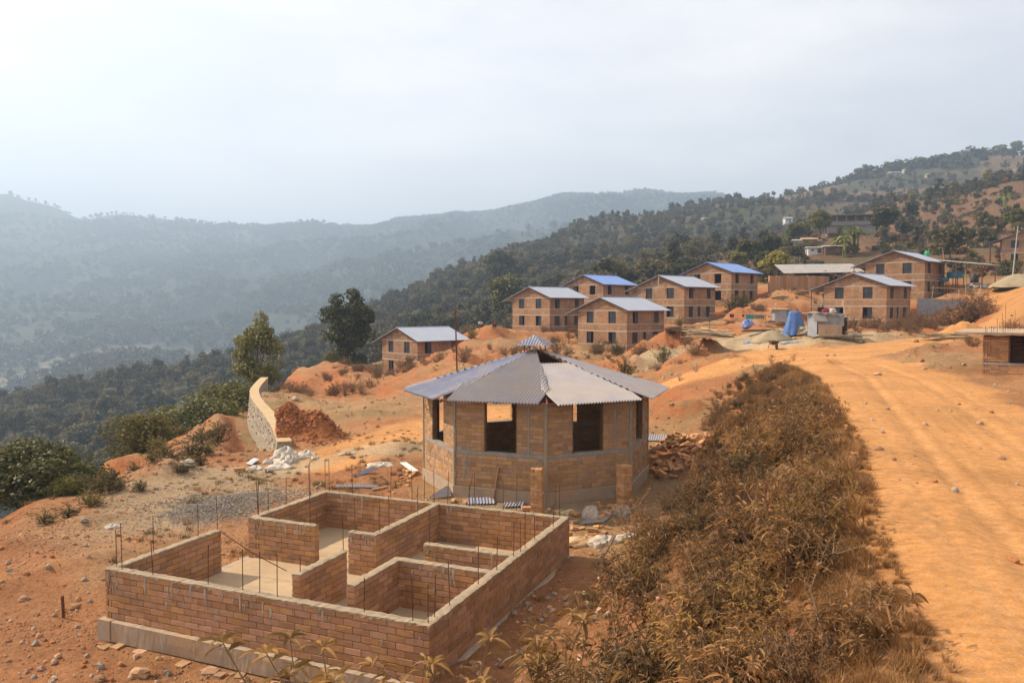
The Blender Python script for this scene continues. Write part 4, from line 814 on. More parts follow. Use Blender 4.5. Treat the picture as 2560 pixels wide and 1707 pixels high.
def hlocal(k, p):                            # a point in a house's own axes -> place
    x_, y_, z_ = HOUSES[k]; v = rotz(-HY) @ np.array(p); return v + np.array([x_ - HW * math.cos(HY), y_ + HW * math.sin(HY), z_])
def child_local(mb, name, mat, par):         # shape given in the house's own axes
    return link(name, mesh_np(name, np.array(mb.v), mb.f, mat), par)
mb = MB().box((HW / 2 + .05, -.42, HH + .55), (.16, .03, 1.15), 0, 0, .06); child_local(mb, 'roof_prop', MAT['wood'], hobj['H5'])
# far house at the right edge
o = copy_tree(proto); p = at(2503, 660, 128); o.location = (p[0], p[1], 12.0); o.rotation_euler = (0, 0, R(-30)); tag(o, 'brick house cut by the right edge of the picture, motorbike in front', 'house', 'two-storey brick houses on the slope')
h9 = o
# green tank on the roof of H8
p = hlocal('H8', (HW * .72, HL * .95, HH + .95)); tk = empty('water_tank', p, 'small green water tank standing on a house roof', 'water tank')
MB().lathe(p, [(.30, 0), (.33, .06), (.33, .36), (.28, .46), (.12, .52)], 14).build('tank_body', MAT['green'], tk); MB().lathe(p + np.array([0, 0, .5]), [(.12, 0), (.12, .07)], 10).build('lid', MAT['green'], tk)

# ------------------------------------------------------------------ flat-roofed building at the right edge
p0 = at(2455, 939, 30.0); p0[2] = 2.55; fb = empty('flat_roofed_building', p0, 'low brick building with flat concrete slab roof and rods, right edge', 'building')
ya = R(-34); e1 = np.array([math.cos(ya), math.sin(ya), 0]); e2 = np.array([-math.sin(ya), math.cos(ya), 0]); zt_ = at(2457, 838, 30)[2]; hgt = zt_ - p0[2]
items = []; core = MB(); LN = 5.0; wz0 = at(2530, 905, 30)[2] - p0[2]; wz1 = hgt - .06; wx0 = (2512 - 2456) / F * 30; wx1 = wx0 + .75
def fbp(a, b, z): return p0 + e1 * a + e2 * b + np.array([0, 0, z])
bandz = wz0 - .075
def cseg(a, b, z0, z1): core.box(fbp((a + b) / 2, .075, (z0 + z1) / 2), (b - a, .135, z1 - z0), ya)
cseg(.03, LN, -.5, wz0); cseg(.03, wx0, wz0, hgt); cseg(wx1, LN, wz0, hgt); core.box(fbp(.075, 2.0, hgt / 2 - .2), (.135, 3.9, hgt + .3), ya)
for k in range(int(hgt / PIT) + 4):
    z = -.3 + k * PIT
    if z + PIT > hgt + .03 or bandz - PIT * .8 < z < bandz + .06: continue
    spans = [(0, LN)] if z < wz0 - .05 else [(0, wx0 - .02), (wx1 + .02, LN)]
    for a, b in spans:
        s = a
        if a == 0 and k % 2 == 0:
            for q0, q1 in ((0, .06), (.085, .15), (.175, .24)): items.append((2, fbp((q0 + q1) / 2, .075, z + PIT / 2), ya, (q1 - q0) / BRX, 1))
            s = .25
        while s < b - .03:
            q = min(s + BRX + .006, b); items.append((1 / (1 + s), fbp((s + q) / 2, .075, z + PIT / 2), ya, (q - s - .006) / BRX, 1)); s = q
core.build('mortar_core', MAT['joint'], fb); lay_bricks(fb, items)
MB().box(fbp(LN / 2, .072, bandz + .03), (LN + .01, .172, .085), ya).build('sill_band', MAT['concrete'], fb)
sb = MB(); nseg = 26; V = []                                          # slab with a ragged underside edge
r_ = random.Random(5)
for i in range(nseg + 1):
    a = -.95 + (LN + 1.2) * i / nseg; fz = -.30 + (0 if a > -.15 else (-.15 - a) * .25)
    for b, z in ((fz - .05, hgt + .02 + r_.uniform(-.035, .01)), (fz - .07, hgt + .12), (6.4 + (.0 if a > .3 else a * 1.5), hgt + .13), (6.4 + (.0 if a > .3 else a * 1.5), hgt + .02)): V.append(fbp(a, b, z))
sb.add(V, [(i * 4 + j, i * 4 + (j + 1) % 4, i * 4 + 4 + (j + 1) % 4, i * 4 + 4 + j) for i in range(nseg) for j in range(4)] + [(0, 1, 2, 3), tuple(nseg * 4 + 3 - j for j in range(4))]); sb.build('roof_slab', MAT['plinth'], fb)
gr_ = MB()
for i in range(7): a = wx0 + .02 + i * .118; gr_.tube([fbp(a, .12, wz0), fbp(a, .12, wz1)], .008, 4)
for i in range(6): z = wz0 + .1 + i * (wz1 - wz0 - .2) / 5; gr_.tube([fbp(wx0, .12, z), fbp(wx1, .12, z)], .008, 4)
gr_.build('window_grille', MAT['rust'], fb)
for q in ((wx0 + .015, .03), (wx1 - .015, .03)): MB().box(fbp(q[0], .08, (wz0 + wz1) / 2), (.04, .14, wz1 - wz0), ya).build('window_jamb', MAT['darkrust'], fb)
MB().box(fbp((wx0 + wx1) / 2 + .6, 1.2, hgt / 2), (2.4, .05, hgt), ya).build('inner_partition', MAT['darkwood'], fb)
for i, (px, py, ty) in enumerate(((2464, 832, 815), (2468, 832, 820), (2478, 832, 815), (2484, 830, 818), (2493, 832, 795), (2505, 828, 782), (2508, 835, 800), (2520, 829, 800), (2526, 826, 795), (2532, 826, 800), (2536, 825, 775), (2548, 825, 800), (2500, 825, 805), (2513, 833, 760))):
    p = atz(px, py, p0[2] + hgt + .12); h_ = (py - ty) / F * p[1]; MB().tube([p, p + np.array([random.uniform(-.02, .02), 0, h_])], .008, 4).build('rod', MAT['rust'], fb)

# ------------------------------------------------------------------ curved stone retaining wall on the left
rw = empty('retaining_wall', (den[0][0], den[0][1], -1.5), 'curved stone retaining wall with pale flat top and dark drain holes', 'retaining wall'); rw['kind'] = 'thing'
tn = np.gradient(den, axis=0); tn[:, 2] = 0; tn /= np.linalg.norm(tn, axis=1)[:, None]; nl = np.stack([-tn[:, 1], tn[:, 0], tn[:, 2]], 1)   # left of the run = valley side
WT = .46; V = []; Fs = []; V2 = []
r_ = random.Random(6)
for i, q in enumerate(den):
    for j, (o, z) in enumerate(((.36, -3.2), (.20, -1.6), (.02, -.06), (-WT - .02, -.06), (-WT - .02, -3.2))): V.append(q + nl[i] * (o + r_.uniform(-.03, .03) * (1 if 0 < j < 2 else .4)) + np.array([0, 0, z]))
    for o, z in ((.05, -.09), (.06, .0), (-WT - .05, .0), (-WT - .05, -.09)): V2.append(q + nl[i] * (o + r_.uniform(-.008, .008)) + np.array([0, 0, z + (r_.uniform(-.006, .006) if z == 0 else 0)]))
n_ = len(den)
Fs = [(i * 5 + j, i * 5 + (j + 1) % 5, i * 5 + 5 + (j + 1) % 5, i * 5 + 5 + j) for i in range(n_ - 1) for j in range(5)] + [(0, 1, 2, 3, 4), tuple(n_ * 5 - 1 - j for j in range(5))]
F2 = [(i * 4 + j, i * 4 + (j + 1) % 4, i * 4 + 4 + (j + 1) % 4, i * 4 + 4 + j) for i in range(n_ - 1) for j in range(4)] + [(0, 1, 2, 3), tuple(n_ * 4 - 1 - j for j in range(4))]
mb = MB(); mb.add(V, Fs); mb.build('stone_body', MAT['masonry'], rw); mb = MB(); mb.add(V2, F2); mb.build('coping', pmat('pale_cement_coping', (.47, .325, .175), (.55, .40, .235), 2, .95, .3, coords='World'), rw)
for row, (zb, ob) in enumerate(((-.42, .075), (-.85, .12), (-1.35, .175))):
    for i in range(2 + row, n_ - 14, 3 if row < 2 else 4):
        q = den[i] + nl[i] * (ob + .012) + np.array([0, 0, zb + r_.uniform(-.06, .06)]); MB().tube([q - nl[i] * .15, q + nl[i] * .025], .036, 7).build('drain_pipe', MAT['black'], rw)
# stones of the facing, proud of the mortar
stm = [mesh_np('stone', np.array([[a * .5 * random.uniform(.7, 1), b * .5 * random.uniform(.7, 1), c_ * .5 * random.uniform(.8, 1)] for a in (-1, 1) for b in (-1, 1) for c_ in (-1, 1)]), [(0, 1, 3, 2), (4, 6, 7, 5), (0, 4, 5, 1), (2, 3, 7, 6), (0, 2, 6, 4), (1, 5, 7, 3)], MAT['stone']) for _ in range(5)]
base = wloc(rw); cnt = 0
for row in range(11):
    s = 0.0; zc = -.18 - row * .17; seg = np.linalg.norm(np.diff(den[:, :2], axis=0), axis=1); cum = np.concatenate([[0], np.cumsum(seg)])
    while s < min(cum[-1] - .3, 22) and cnt < 300:
        L_ = r_.uniform(.22, .62); t = s + L_ / 2; k = min(np.searchsorted(cum, t) - 1, n_ - 2); k = max(k, 0); f_ = (t - cum[k]) / seg[k]; q = den[k] * (1 - f_) + den[k + 1] * f_
        ob = .02 + .165 * (-zc) / 1.6; o = link('stone', stm[cnt % 5], rw, Vector(q + nl[k] * (ob - .03) + np.array([0, 0, zc + r_.uniform(-.02, .02)])) - base)
        o.rotation_euler = (r_.uniform(-.1, .1), r_.uniform(-.15, .15), math.atan2(tn[k][1], tn[k][0])); o.scale = (L_ * 1.0, .12, r_.uniform(.13, .19)); s += L_ + .02; cnt += 1

# ------------------------------------------------------------------ plants
rng = np.random.default_rng(11)
def leaf_cloud(P, N, size, asp=.5, rs=.35, bend=.0, rg=rng):
    """one rhombic leaf (or leaf spray) per point, facing roughly N, in random turn"""
    n = len(P); N = N + rg.normal(0, .55, N.shape); N /= np.linalg.norm(N, axis=1)[:, None] + 1e-9
    a = rg.normal(0, 1, (n, 3)); Tn = np.cross(N, a); Tn /= np.linalg.norm(Tn, axis=1)[:, None] + 1e-9; B = np.cross(N, Tn)
    s = (size * (1 + rg.uniform(-rs, rs, n)))[:, None]
    V = np.stack([P - Tn * s * .5, P + B * s * asp * .5 + N * s * .08, P + Tn * s * .5 - N * s * bend, P - B * s * asp * .5 + N * s * .08], 1).reshape(-1, 3)
    return V, np.arange(n * 4).reshape(n, 4)
def crown_pts(seed, n, dims, clumps, cs, top=.0):
    """points in uneven clumps through a crown volume; gaps stay between clumps"""
    r = np.random.default_rng(seed); C = r.normal(0, 1, (clumps, 3)); C /= np.linalg.norm(C, axis=1)[:, None]; C *= r.uniform(.35, 1, (clumps, 1)) ** .6
    C[:, 2] = C[:, 2] * .95 + top; C *= np.array(dims) * .8; rad = cs * r.uniform(.6, 1.35, clumps)
    k = r.integers(0, clumps, n); o = r.normal(0, 1, (n, 3)); o /= np.linalg.norm(o, axis=1)[:, None]; o *= r.uniform(.25, 1, (n, 1)) ** .5
    P = C[k] + o * rad[k][:, None] * np.array([1, 1, .75]); Nn = o + np.array([0, 0, .55]); return P, Nn, C
def tree_meshes(nm, seed, h, dims, ch, nleaf, lsz, leafm, trunk_r, clumps=26, cs=.32, barkm='bark', limbs=9, spread=1, asp=.55, taper=0.0):
    """returns (trunk mesh, crown mesh), base at the origin; ch = height of the crown's middle"""
    r = random.Random(seed); P, Nn, C = crown_pts(seed, nleaf, dims, clumps, cs * min(dims[0], dims[1]) * 1.25); P[:, :2] *= (1 + taper * .35 - taper * np.clip(P[:, 2:3] / dims[2], -.6, 1)); P = P + np.array([0, 0, ch])
    V, Fq = leaf_cloud(P, Nn, lsz, asp, .4, .12, np.random.default_rng(seed + 5)); cm = mesh_np(nm + '_crown', V, Fq, MAT[leafm])
    t = MB(); top = ch + dims[2] * .35; n = 6; pts = [Vector((math.sin(i * 1.3 + seed) * .035 * h * i / n * spread, math.cos(i * 1.7 + seed) * .03 * h * i / n * spread, -.4 + (top + .4) * i / n)) for i in range(n + 1)]
    t.tube(pts, [trunk_r * (1.25 - .95 * i / n) for i in range(n + 1)], 7)
    order = sorted(range(len(C)), key=lambda i: r.random())[:limbs]
    for i in order:
        e = Vector(C[i].tolist()) + Vector((0, 0, ch)); s0 = pts[0].lerp(pts[-1], min(.85, max(.25, (e.z - dims[2] * .6) / top))); k = min(n, max(1, int(s0.z / top * n))); s0 = pts[k]
        m_ = s0.lerp(e, .5) + Vector((0, 0, -.06 * h * .3)); t.tube([s0, m_, e], [trunk_r * .42, trunk_r * .28, trunk_r * .10], 5)
    return mesh_np(nm + '_trunk', t.v, t.f, MAT[barkm], True), cm
def plant_tree(name, meshes, loc, sc, rz_, label, cat='tree', group=None, sxy=1):
    o = empty(name, loc, label, cat, group, rz_); o.scale = (sc * sxy, sc * sxy, sc); link('trunk', meshes[0], o); link('crown', meshes[1], o); return o
def scatter(name, P, rot, scl, pick, sources, label, cat, kind='stuff'):
    """one object of uncountable plants or stones: copies of a few meshes set on points"""
    n = len(P); me = mesh_np(name, P, np.zeros((0, 3), int)) if False else bpy.data.meshes.new(name)
    me.vertices.add(n); me.vertices.foreach_set('co', np.asarray(P, np.float32).ravel())
    a = me.attributes.new('rot', 'FLOAT_VECTOR', 'POINT'); a.data.foreach_set('vector', np.asarray(rot, np.float32).ravel())
    a = me.attributes.new('scl', 'FLOAT', 'POINT'); a.data.foreach_set('value', np.asarray(scl, np.float32))
    a = me.attributes.new('pick', 'INT', 'POINT'); a.data.foreach_set('value', np.asarray(pick, np.int32))
    o = link(name, me); cl = bpy.data.collections.new(name + '_kinds')
    for i, s in enumerate(sources):
        q = bpy.data.objects.new('%s_kind_%02d' % (name, i), s); cl.objects.link(q)
    ng = bpy.data.node_groups.new(name + '_scatter', 'GeometryNodeTree'); ng.interface.new_socket('Geometry', in_out='INPUT', socket_type='NodeSocketGeometry'); ng.interface.new_socket('Geometry', in_out='OUTPUT', socket_type='NodeSocketGeometry')
    N, L = ng.nodes, ng.links; gi, go = N.new('NodeGroupInput'), N.new('NodeGroupOutput'); ip = N.new('GeometryNodeInstanceOnPoints'); ci = N.new('GeometryNodeCollectionInfo')
    ci.inputs['Collection'].default_value = cl; ci.inputs['Separate Children'].default_value = True; ci.inputs['Reset Children'].default_value = True
    def na(nm, ty):
        q = N.new('GeometryNodeInputNamedAttribute'); q.data_type = ty; q.inputs['Name'].default_value = nm; return q.outputs['Attribute']
    er = N.new('FunctionNodeEulerToRotation'); L.new(na('rot', 'FLOAT_VECTOR'), er.inputs[0])
    L.new(gi.outputs[0], ip.inputs['Points']); L.new(ci.outputs[0], ip.inputs['Instance']); ip.inputs['Pick Instance'].default_value = True
    L.new(na('pick', 'INT'), ip.inputs['Instance Index']); L.new(er.outputs[0], ip.inputs['Rotation']); L.new(na('scl', 'FLOAT'), ip.inputs['Scale']); L.new(ip.outputs[0], go.inputs[0])
    md = o.modifiers.new('scatter', 'NODES'); md.node_group = ng
    return tag(o, label, cat, kind=kind)
def joined(nm, *ms):
    V = []; Fs = []; mi = []; mats = []
    for m in ms:
        b0 = len(V); V += [v.co[:] for v in m.vertices]; Fs += [tuple(i + b0 for i in f.vertices) for f in m.polygons]; mi += [len(mats)] * len(m.polygons); mats.append(m.materials[0])
    me = mesh_np(nm, V, Fs); [me.materials.append(q) for q in mats]; me.polygons.foreach_set('material_index', np.array(mi, np.int32)); return me

# lance-shaped leaf shrubs: several stems, leaves set along them
def lance(P, D, ln, wd, rg, droop=.35):
    """curved lance leaves: base P, direction D"""
    n = len(P); D = D / (np.linalg.norm(D, axis=1)[:, None] + 1e-9); S = np.cross(D, np.array([0, 0, 1.0]) + rg.normal(0, .4, (n, 3))); S /= np.linalg.norm(S, axis=1)[:, None] + 1e-9
    U = np.cross(S, D); ln = ln[:, None]; wd = wd[:, None]; dz = np.array([0, 0, -1.0])
    def q(t, w, s_): return P + D * ln * t + dz * (droop * t * t) * ln + S * wd * w * s_ + U * wd * .28 * abs(s_) * (w > 0)
    V = np.stack([q(0, 0, 0), q(.33, .42, -1), q(.33, .0, 0), q(.33, .42, 1), q(.7, .36, -1), q(.7, 0, 0), q(.7, .36, 1), q(1, 0, 0)], 1).reshape(-1, 3)
    T3 = [(0, 2, 1), (0, 3, 2), (1, 2, 5), (1, 5, 4), (2, 3, 6), (2, 6, 5), (4, 5, 7), (5, 6, 7)]
    Fq = (np.arange(n)[:, None, None] * 8 + np.array(T3)[None]).reshape(-1, 3); return V, Fq
def shrub_meshes(nm, seed, h, spread, stems, per, ll, lw, leafm, side=3, droop=.35, tip=False, bare=.25):
    r = random.Random(seed); rg = np.random.default_rng(seed); t = MB(); P = []; D = []
    def stem(b, d, L_, rad, depth):
        pts = [b]; v = Vector(d).normalized(); n = 5
        for i in range(n): v = (v + Vector((r.uniform(-.22, .22), r.uniform(-.22, .22), r.uniform(-.05, .16)))).normalized(); pts.append(pts[-1] + v * L_ / n)
        t.tube(pts, [rad * (1 - .75 * i / n) for i in range(n + 1)], 4, False)
        for i in range(per if depth == 0 else per // 2):
            s_ = bare + (1 - bare) * r.random() ** .8; k = min(n - 1, int(s_ * n)); f_ = s_ * n - k; p = pts[k].lerp(pts[k + 1], f_); ax = (pts[k + 1] - pts[k]).normalized(); a = i * 2.4 + r.uniform(-.4, .4)
            w = ax.orthogonal().normalized(); w = Matrix.Rotation(a, 3, ax) @ w; P.append(p[:]); D.append((w * r.uniform(.7, 1.1) + ax * r.uniform(.15, .8))[:])
        if tip:
            for i in range(7): P.append(pts[-1][:]); a = i * .9; D.append((math.cos(a) * .9, math.sin(a) * .9, r.uniform(.0, .9)))
        if depth < 1:
            for _ in range(side):
                k = r.randint(1, n - 1); w = Matrix.Rotation(r.uniform(0, 6.28), 3, v) @ v.orthogonal().normalized(); stem(pts[k], (w * .9 + v * .6), L_ * r.uniform(.35, .6), rad * .6, depth + 1)
    for i in range(stems):
        a = r.uniform(0, 6.28); tl = r.uniform(.05, spread); stem(Vector((r.uniform(-.12, .12), r.uniform(-.12, .12), -.05)), (math.cos(a) * tl, math.sin(a) * tl, 1), h * r.uniform(.65, 1.1), .012 * h ** .5, 0)
    P = np.array(P); D = np.array(D); n = len(P); V, Fq = lance(P, D, ll * rg.uniform(.55, 1.25, n), lw * rg.uniform(.7, 1.25, n), rg, droop)
    return mesh_np(nm + '_stems', t.v, t.f, MAT['twig']), mesh_np(nm + '_leaves', V, Fq, MAT[leafm])
def tuft_mesh(nm, seed, n, h, spread, m='grass', wd=.006, lean=.6):
    r = np.random.default_rng(seed); b = r.normal(0, spread * .4, (n, 3)); b[:, 2] = -.02; a = r.uniform(0, 6.28, n); l = r.uniform(.2, lean, n); hh = h * r.uniform(.4, 1.1, n)
    d = np.stack([np.cos(a) * l, np.sin(a) * l, np.ones(n)], 1); s = np.stack([-np.sin(a), np.cos(a), 0 * a], 1) * wd
    mid = b + d * (hh * .55)[:, None]; tip = b + d * hh[:, None] + np.stack([np.cos(a), np.sin(a), -np.ones(n) * .5], 1) * (hh * .25 * l)[:, None]
    V = np.stack([b - s, b + s, mid + s * .8, mid - s * .8, tip], 1).reshape(-1, 3); i5 = np.arange(n)[:, None] * 5
    Fq = [tuple(q) for q in np.concatenate([i5 + np.array([[0, 1, 2, 3]])])] + [tuple(q) for q in (i5 + np.array([[3, 2, 4]]))]
    return mesh_np(nm, V, Fq, MAT[m])
def lump_mesh(nm, seed, mat, seg=9, ring=6, rough=.3, flat=.5, smooth=False):
    r = np.random.default_rng(seed); V = [(0, 0, 1)]; 
    for i in range(1, ring):
        ph = math.pi * i / ring
        for j in range(seg): V.append((math.sin(ph) * math.cos(2 * math.pi * (j + .5 * (i % 2)) / seg), math.sin(ph) * math.sin(2 * math.pi * (j + .5 * (i % 2)) / seg), math.cos(ph)))
    V.append((0, 0, -1)); V = np.array(V); V *= (1 + r.uniform(-rough, rough, (len(V), 1))); V[:, 2] = np.where(V[:, 2] < 0, V[:, 2] * flat, V[:, 2]); Fs = []
    for j in range(seg): Fs.append((0, 1 + j, 1 + (j + 1) % seg)); Fs.append((len(V) - 1, len(V) - 1 - seg + (j + 1) % seg, len(V) - 1 - seg + j))
    for i in range(ring - 2):
        for j in range(seg): a = 1 + i * seg; Fs.append((a + j, a + seg + j, a + seg + (j + 1) % seg, a + (j + 1) % seg))
    return mesh_np(nm, V, Fs, MAT[mat], smooth)

# ---- woods on the spur, in the valley and on the far ridge
FT = [joined('wood_tree', *tree_meshes('wood', 100 + i, 8, (rx, rx, rz_), ch, 520, .75, 'leaf_forest', .16, 22, .36, limbs=4, asp=.6)) for i, (rx, rz_, ch) in enumerate(((2.6, 3.0, 4.6), (2.2, 3.4, 5.0), (3.0, 2.6, 4.2), (1.5, 3.6, 4.8), (2.4, 2.4, 3.4)))]
FF = [tree_meshes('farwood', 140 + i, 8, (3.4, 3.4, 2.8), 3.6, 90, 2.3, 'leaf_far', .2, 9, .5, limbs=1)[1] for i in range(3)]
def wood_points(n, d0, d1, az0, az1, dens, seed):
    r = np.random.default_rng(seed); d = np.sqrt(r.uniform(d0 ** 2, d1 ** 2, n)); a = r.uniform(R(az0), R(az1), n); x_, y_ = np.sin(a) * d, np.cos(a) * d
    k = r.random(n) < dens(x_, y_, d, a); return x_[k], y_[k]
def clear(x_, y_):                            # keep the view of the concrete frame building open
    a = np.arctan2(x_, y_); d = np.hypot(x_, y_); return ~((a > R(21.0)) & (a < R(25.3)) & (d > 150) & (d < 258))
def wdens(x_, y_, d, a):
    hill = sstep(R(11), R(16), a) * sstep(420, 330, d); ridge = sstep(R(12), R(20), a) * sstep(560, 650, d)
    base = np.where(a < R(6), .75, .45) + .4 * sstep(-.25, .1, fbm(x_, y_, 45, 3, 201)); site = sstep(118, 165, d + (a < R(-18)) * 45)
    return clear(x_, y_) * base * site * (1 - .90 * hill) * (1 - .84 * ridge)
x_, y_ = wood_points(30000, 60, 900, -42, 42, wdens, 5)
z_ = terr(x_, y_); n = len(x_); r = np.random.default_rng(6)
scatter('spur_woodland', np.stack([x_, y_, z_ - .3], 1), np.stack([0 * x_, 0 * x_, r.uniform(0, 6.28, n)], 1), r.uniform(.42, 1.12, n) * (.75 + .4 * sstep(-.2, .3, fbm(x_, y_, 30, 2, 205))), r.integers(0, 5, n), FT, 'dull green woodland covering the spur below and behind the houses', 'woodland')
x_, y_ = wood_points(46000, 760, 2750, -42, 40, lambda x_, y_, d, a: (.25 + .75 * sstep(-.2, .1, fbm(x_, y_, 160, 3, 207))) * (1 - .8 * (np.abs(d - 1000) < 80) * (a < R(-8))), 8)
z_ = terr(x_, y_); n = len(x_)
scatter('far_woodland', np.stack([x_, y_, z_ - .8], 1), np.stack([0 * x_, 0 * x_, r.uniform(0, 6.28, n)], 1), r.uniform(.8, 2.0, n), r.integers(0, 3, n), FF, 'hazy blue-grey woods on the valley side and far ridge', 'woodland')
# trees on the far skyline, too small to tell apart
pts = []
for (ax, ay), (bx, by) in zip(FARC[2:19], FARC[3:20]):
    for _ in range(int((bx - ax) / 7)):
        t = random.random(); p = at(ax + (bx - ax) * t, ay + (by - ay) * t, 2600 + random.uniform(-60, 20)); pts.append((p[0], p[1]))
pts = np.array(pts); z_ = terr(pts[:, 0], pts[:, 1]); n = len(pts)
FS = [joined('ridge_tree', *tree_meshes('ridgewood', 160 + i, 8, (2.6, 2.6, 2.6), 5.0, 70, 2.0, 'leaf_far', .35, 9, .5, limbs=2)) for i in range(3)]
scatter('far_skyline_trees', np.column_stack([pts, z_ - .5]), np.stack([np.zeros(n), np.zeros(n), r.uniform(0, 6.28, n)], 1), r.uniform(.7, 2.3, n), r.integers(0, 3, n), FS, 'row of tiny trees along the far hazy skyline', 'trees')

# ---- single trees
TA = tree_meshes('broad_tree', 31, 9, (2.7, 2.7, 4.0), 4.7, 6200, .36, 'leaf_tree', .20, 44, .25, limbs=14, barkm='bark', taper=.3)
TB = tree_meshes('slim_tree', 32, 7, (1.75, 1.75, 3.2), 4.0, 5200, .26, 'leaf_tree', .13, 40, .30, limbs=12, taper=.45)
TC = tree_meshes('mango_tree', 33, 8, (3.6, 3.4, 2.9), 5.2, 3600, .55, 'leaf_tree', .28, 34, .28, limbs=12)
TD = tree_meshes('tall_tree', 34, 12, (2.6, 2.6, 4.6), 7.0, 3000, .6, 'leaf_tree', .22, 30, .32, limbs=8)
TE = tree_meshes('bush_tree', 35, 4, (2.4, 2.4, 1.7), 1.7, 8000, .17, 'leaf_olive', .09, 34, .30, limbs=12)
TF = tree_meshes('thin_tree', 36, 6, (1.5, 1.5, 1.8), 4.3, 900, .5, 'leaf_forest', .10, 16, .30, limbs=8, barkm='palebark')
TG = tree_meshes('bare_tree', 37, 6, (1.7, 1.7, 2.2), 4.0, 260, .35, 'leaf_brown', .09, 18, .3, limbs=16, barkm='palebark')
TH = tree_meshes('bush', 38, 3, (1.9, 1.9, 1.45), 1.5, 9000, .135, 'leaf_tree', .06, 34, .30, limbs=10)
def topz(me):
    v = np.empty(len(me.vertices) * 3, np.float32); me.vertices.foreach_get('co', v); return float(np.percentile(v[2::3], 99))
def tree_px(name, ms, px, py, d, sc, label, group=None, sxy=1, cat='tree', sink=.15):
    p = at(px, py, d); z = tz(p[0], p[1]); return plant_tree(name, ms, (p[0], p[1], z - sink), sc, random.uniform(0, 6.28), label, cat, group, sxy)
def tree_fit(name, ms, mh, px, top, d, label, group=None, sxy=1, cat='tree'):
    """tree whose tip reaches row `top` of the photograph"""
    p = at(px, top, d); z = tz(p[0], p[1]); mh = topz(ms[1]); return plant_tree(name, ms, (p[0], p[1], z - .2), (p[2] - z + .2) / mh, random.uniform(0, 6.28), label, cat, group, sxy)
tree_fit('broadleaf_tree', TB, 7.3, 642, 797, 66, 'slim dark tree standing behind the far end of the retaining wall', sxy=.74)
tree_fit('broadleaf_tree', TA, 8.9, 866, 732, 96, 'tall rounded tree at the left of the lowest house', sxy=1.05)
tree_fit('undergrowth', TH, 2.9, 832, 880, 95, 'dark bushes at the foot of the tall rounded tree', cat='bush')
tree_fit('undergrowth', TH, 2.9, 895, 885, 96, 'small bush right of the tall rounded tree trunk', cat='bush')
tree_fit('undergrowth', TH, 2.9, 600, 958, 60, 'low bush beside the foot of the slim dark tree', cat='bush')
tree_fit('leafy_bush', TH, 2.9, 70, 1112, 26, 'large green glossy bush at the left edge of the picture', sxy=1.25, cat='bush')
tree_fit('leafy_bush', TH, 2.9, 165, 1190, 25, 'lower lobe of green bush right of the large left-edge bush', cat='bush')
tree_fit('olive_bush', TE, 3.3, 362, 1036, 40, 'round olive-brown tree on the slope left of the trench', cat='tree', sxy=.95)
tree_fit('leafy_bush', TH, 2.9, 490, 1000, 52, 'dark green bush on the slope between the round olive tree and the wall', cat='bush', sxy=1.1)
tree_fit('leafy_bush', TH, 2.9, 430, 1045, 47, 'small green bush beside the round olive tree', cat='bush')
# hill on the right
def hill(lst, grp):
    for nm, ms, mh, px, top, d, lab, sx in lst: tree_fit(nm, ms, mh, px, top, d, lab, grp, sx)
hill([('mango_tree', TC, 7.9, 2210, 520, 205, 'large dark round tree right of the concrete frame building', 1.0), ('mango_tree', TC, 7.9, 2050, 528, 215, 'large round tree left of the concrete frame building', 1.0),
      ('mango_tree', TC, 7.9, 2100, 566, 212, 'small tree standing before the concrete frame building', .6), ('hill_tree', TD, 11.4, 2280, 480, 290, 'tall dark tree on the slope above the concrete building, left of a pair', 1.0),
      ('hill_tree', TD, 11.4, 2320, 482, 280, 'tall dark tree on the slope above the concrete building, right of a pair', 1.0), ('hill_tree', TD, 11.4, 2470, 425, 320, 'tallest dark tree of the grove high on the right', 1.1),
      ('hill_tree', TD, 11.4, 2435, 452, 318, 'dark tree in the middle of the grove high on the right', 1.1), ('hill_tree', TC, 7.9, 2400, 475, 315, 'lowest dark tree of the grove high on the right', 1.1),
      ('hill_tree', TC, 7.9, 2455, 530, 200, 'leafy tree with bare trunk on the brown slope near the right edge', .9), ('hill_tree', TC, 7.9, 2540, 525, 175, 'big leafy tree cut by the right edge above the far house', 1.1),
      ('hill_tree', TC, 7.9, 2520, 465, 260, 'leafy tree upper right above the brown slope', .9), ('hill_tree', TC, 7.9, 2380, 575, 190, 'small tree alone on the brown terraces', .6),
      ('hill_tree', TC, 7.9, 1985, 560, 200, 'tree above the small huts left of the concrete building', .8), ('hill_tree', TC, 7.9, 1870, 600, 165, 'leafy tree left of the brown slope behind the blue-roofed house', 1.0),
      ('hill_tree', TC, 7.9, 1925, 590, 175, 'second leafy tree left of the brown slope, nearer the huts', 1.0), ('hill_tree', TC, 7.9, 1900, 640, 150, 'low tree right behind the highest blue-roofed house', .9),
      ('hill_tree', TC, 7.9, 1845, 630, 155, 'tree at the left end of the row behind the blue roof', .9), ('lime_tree', (TC[0], mesh_np('lime_crown', *leaf_cloud(*crown_pts(77, 1500, (2.6, 2.6, 2.2), 20, 1.0)[:2], .5), MAT['lime'])), 2.6, 1935, 668, 122, 'yellow-green tree beside the highest blue-roofed house', 1.2)], 'trees on the right-hand hillside')
lime = tree_meshes('lime_bush', 78, 3, (1.8, 1.8, 1.4), 1.4, 1500, .35, 'lime', .05, 22, .3)
bpy.data.objects.remove([o for o in COL.objects if o.name.startswith('lime_tree')][0].children[0]); q = [o for o in COL.objects if o.name.startswith('lime_tree')][0]
for ch in list(q.children): bpy.data.objects.remove(ch)
link('trunk', lime[0], q); link('crown', lime[1], q); p = at(1935, 735, 122); q.location = (p[0], p[1], tz(p[0], p[1]) - .2); q.scale = (1.5,) * 3
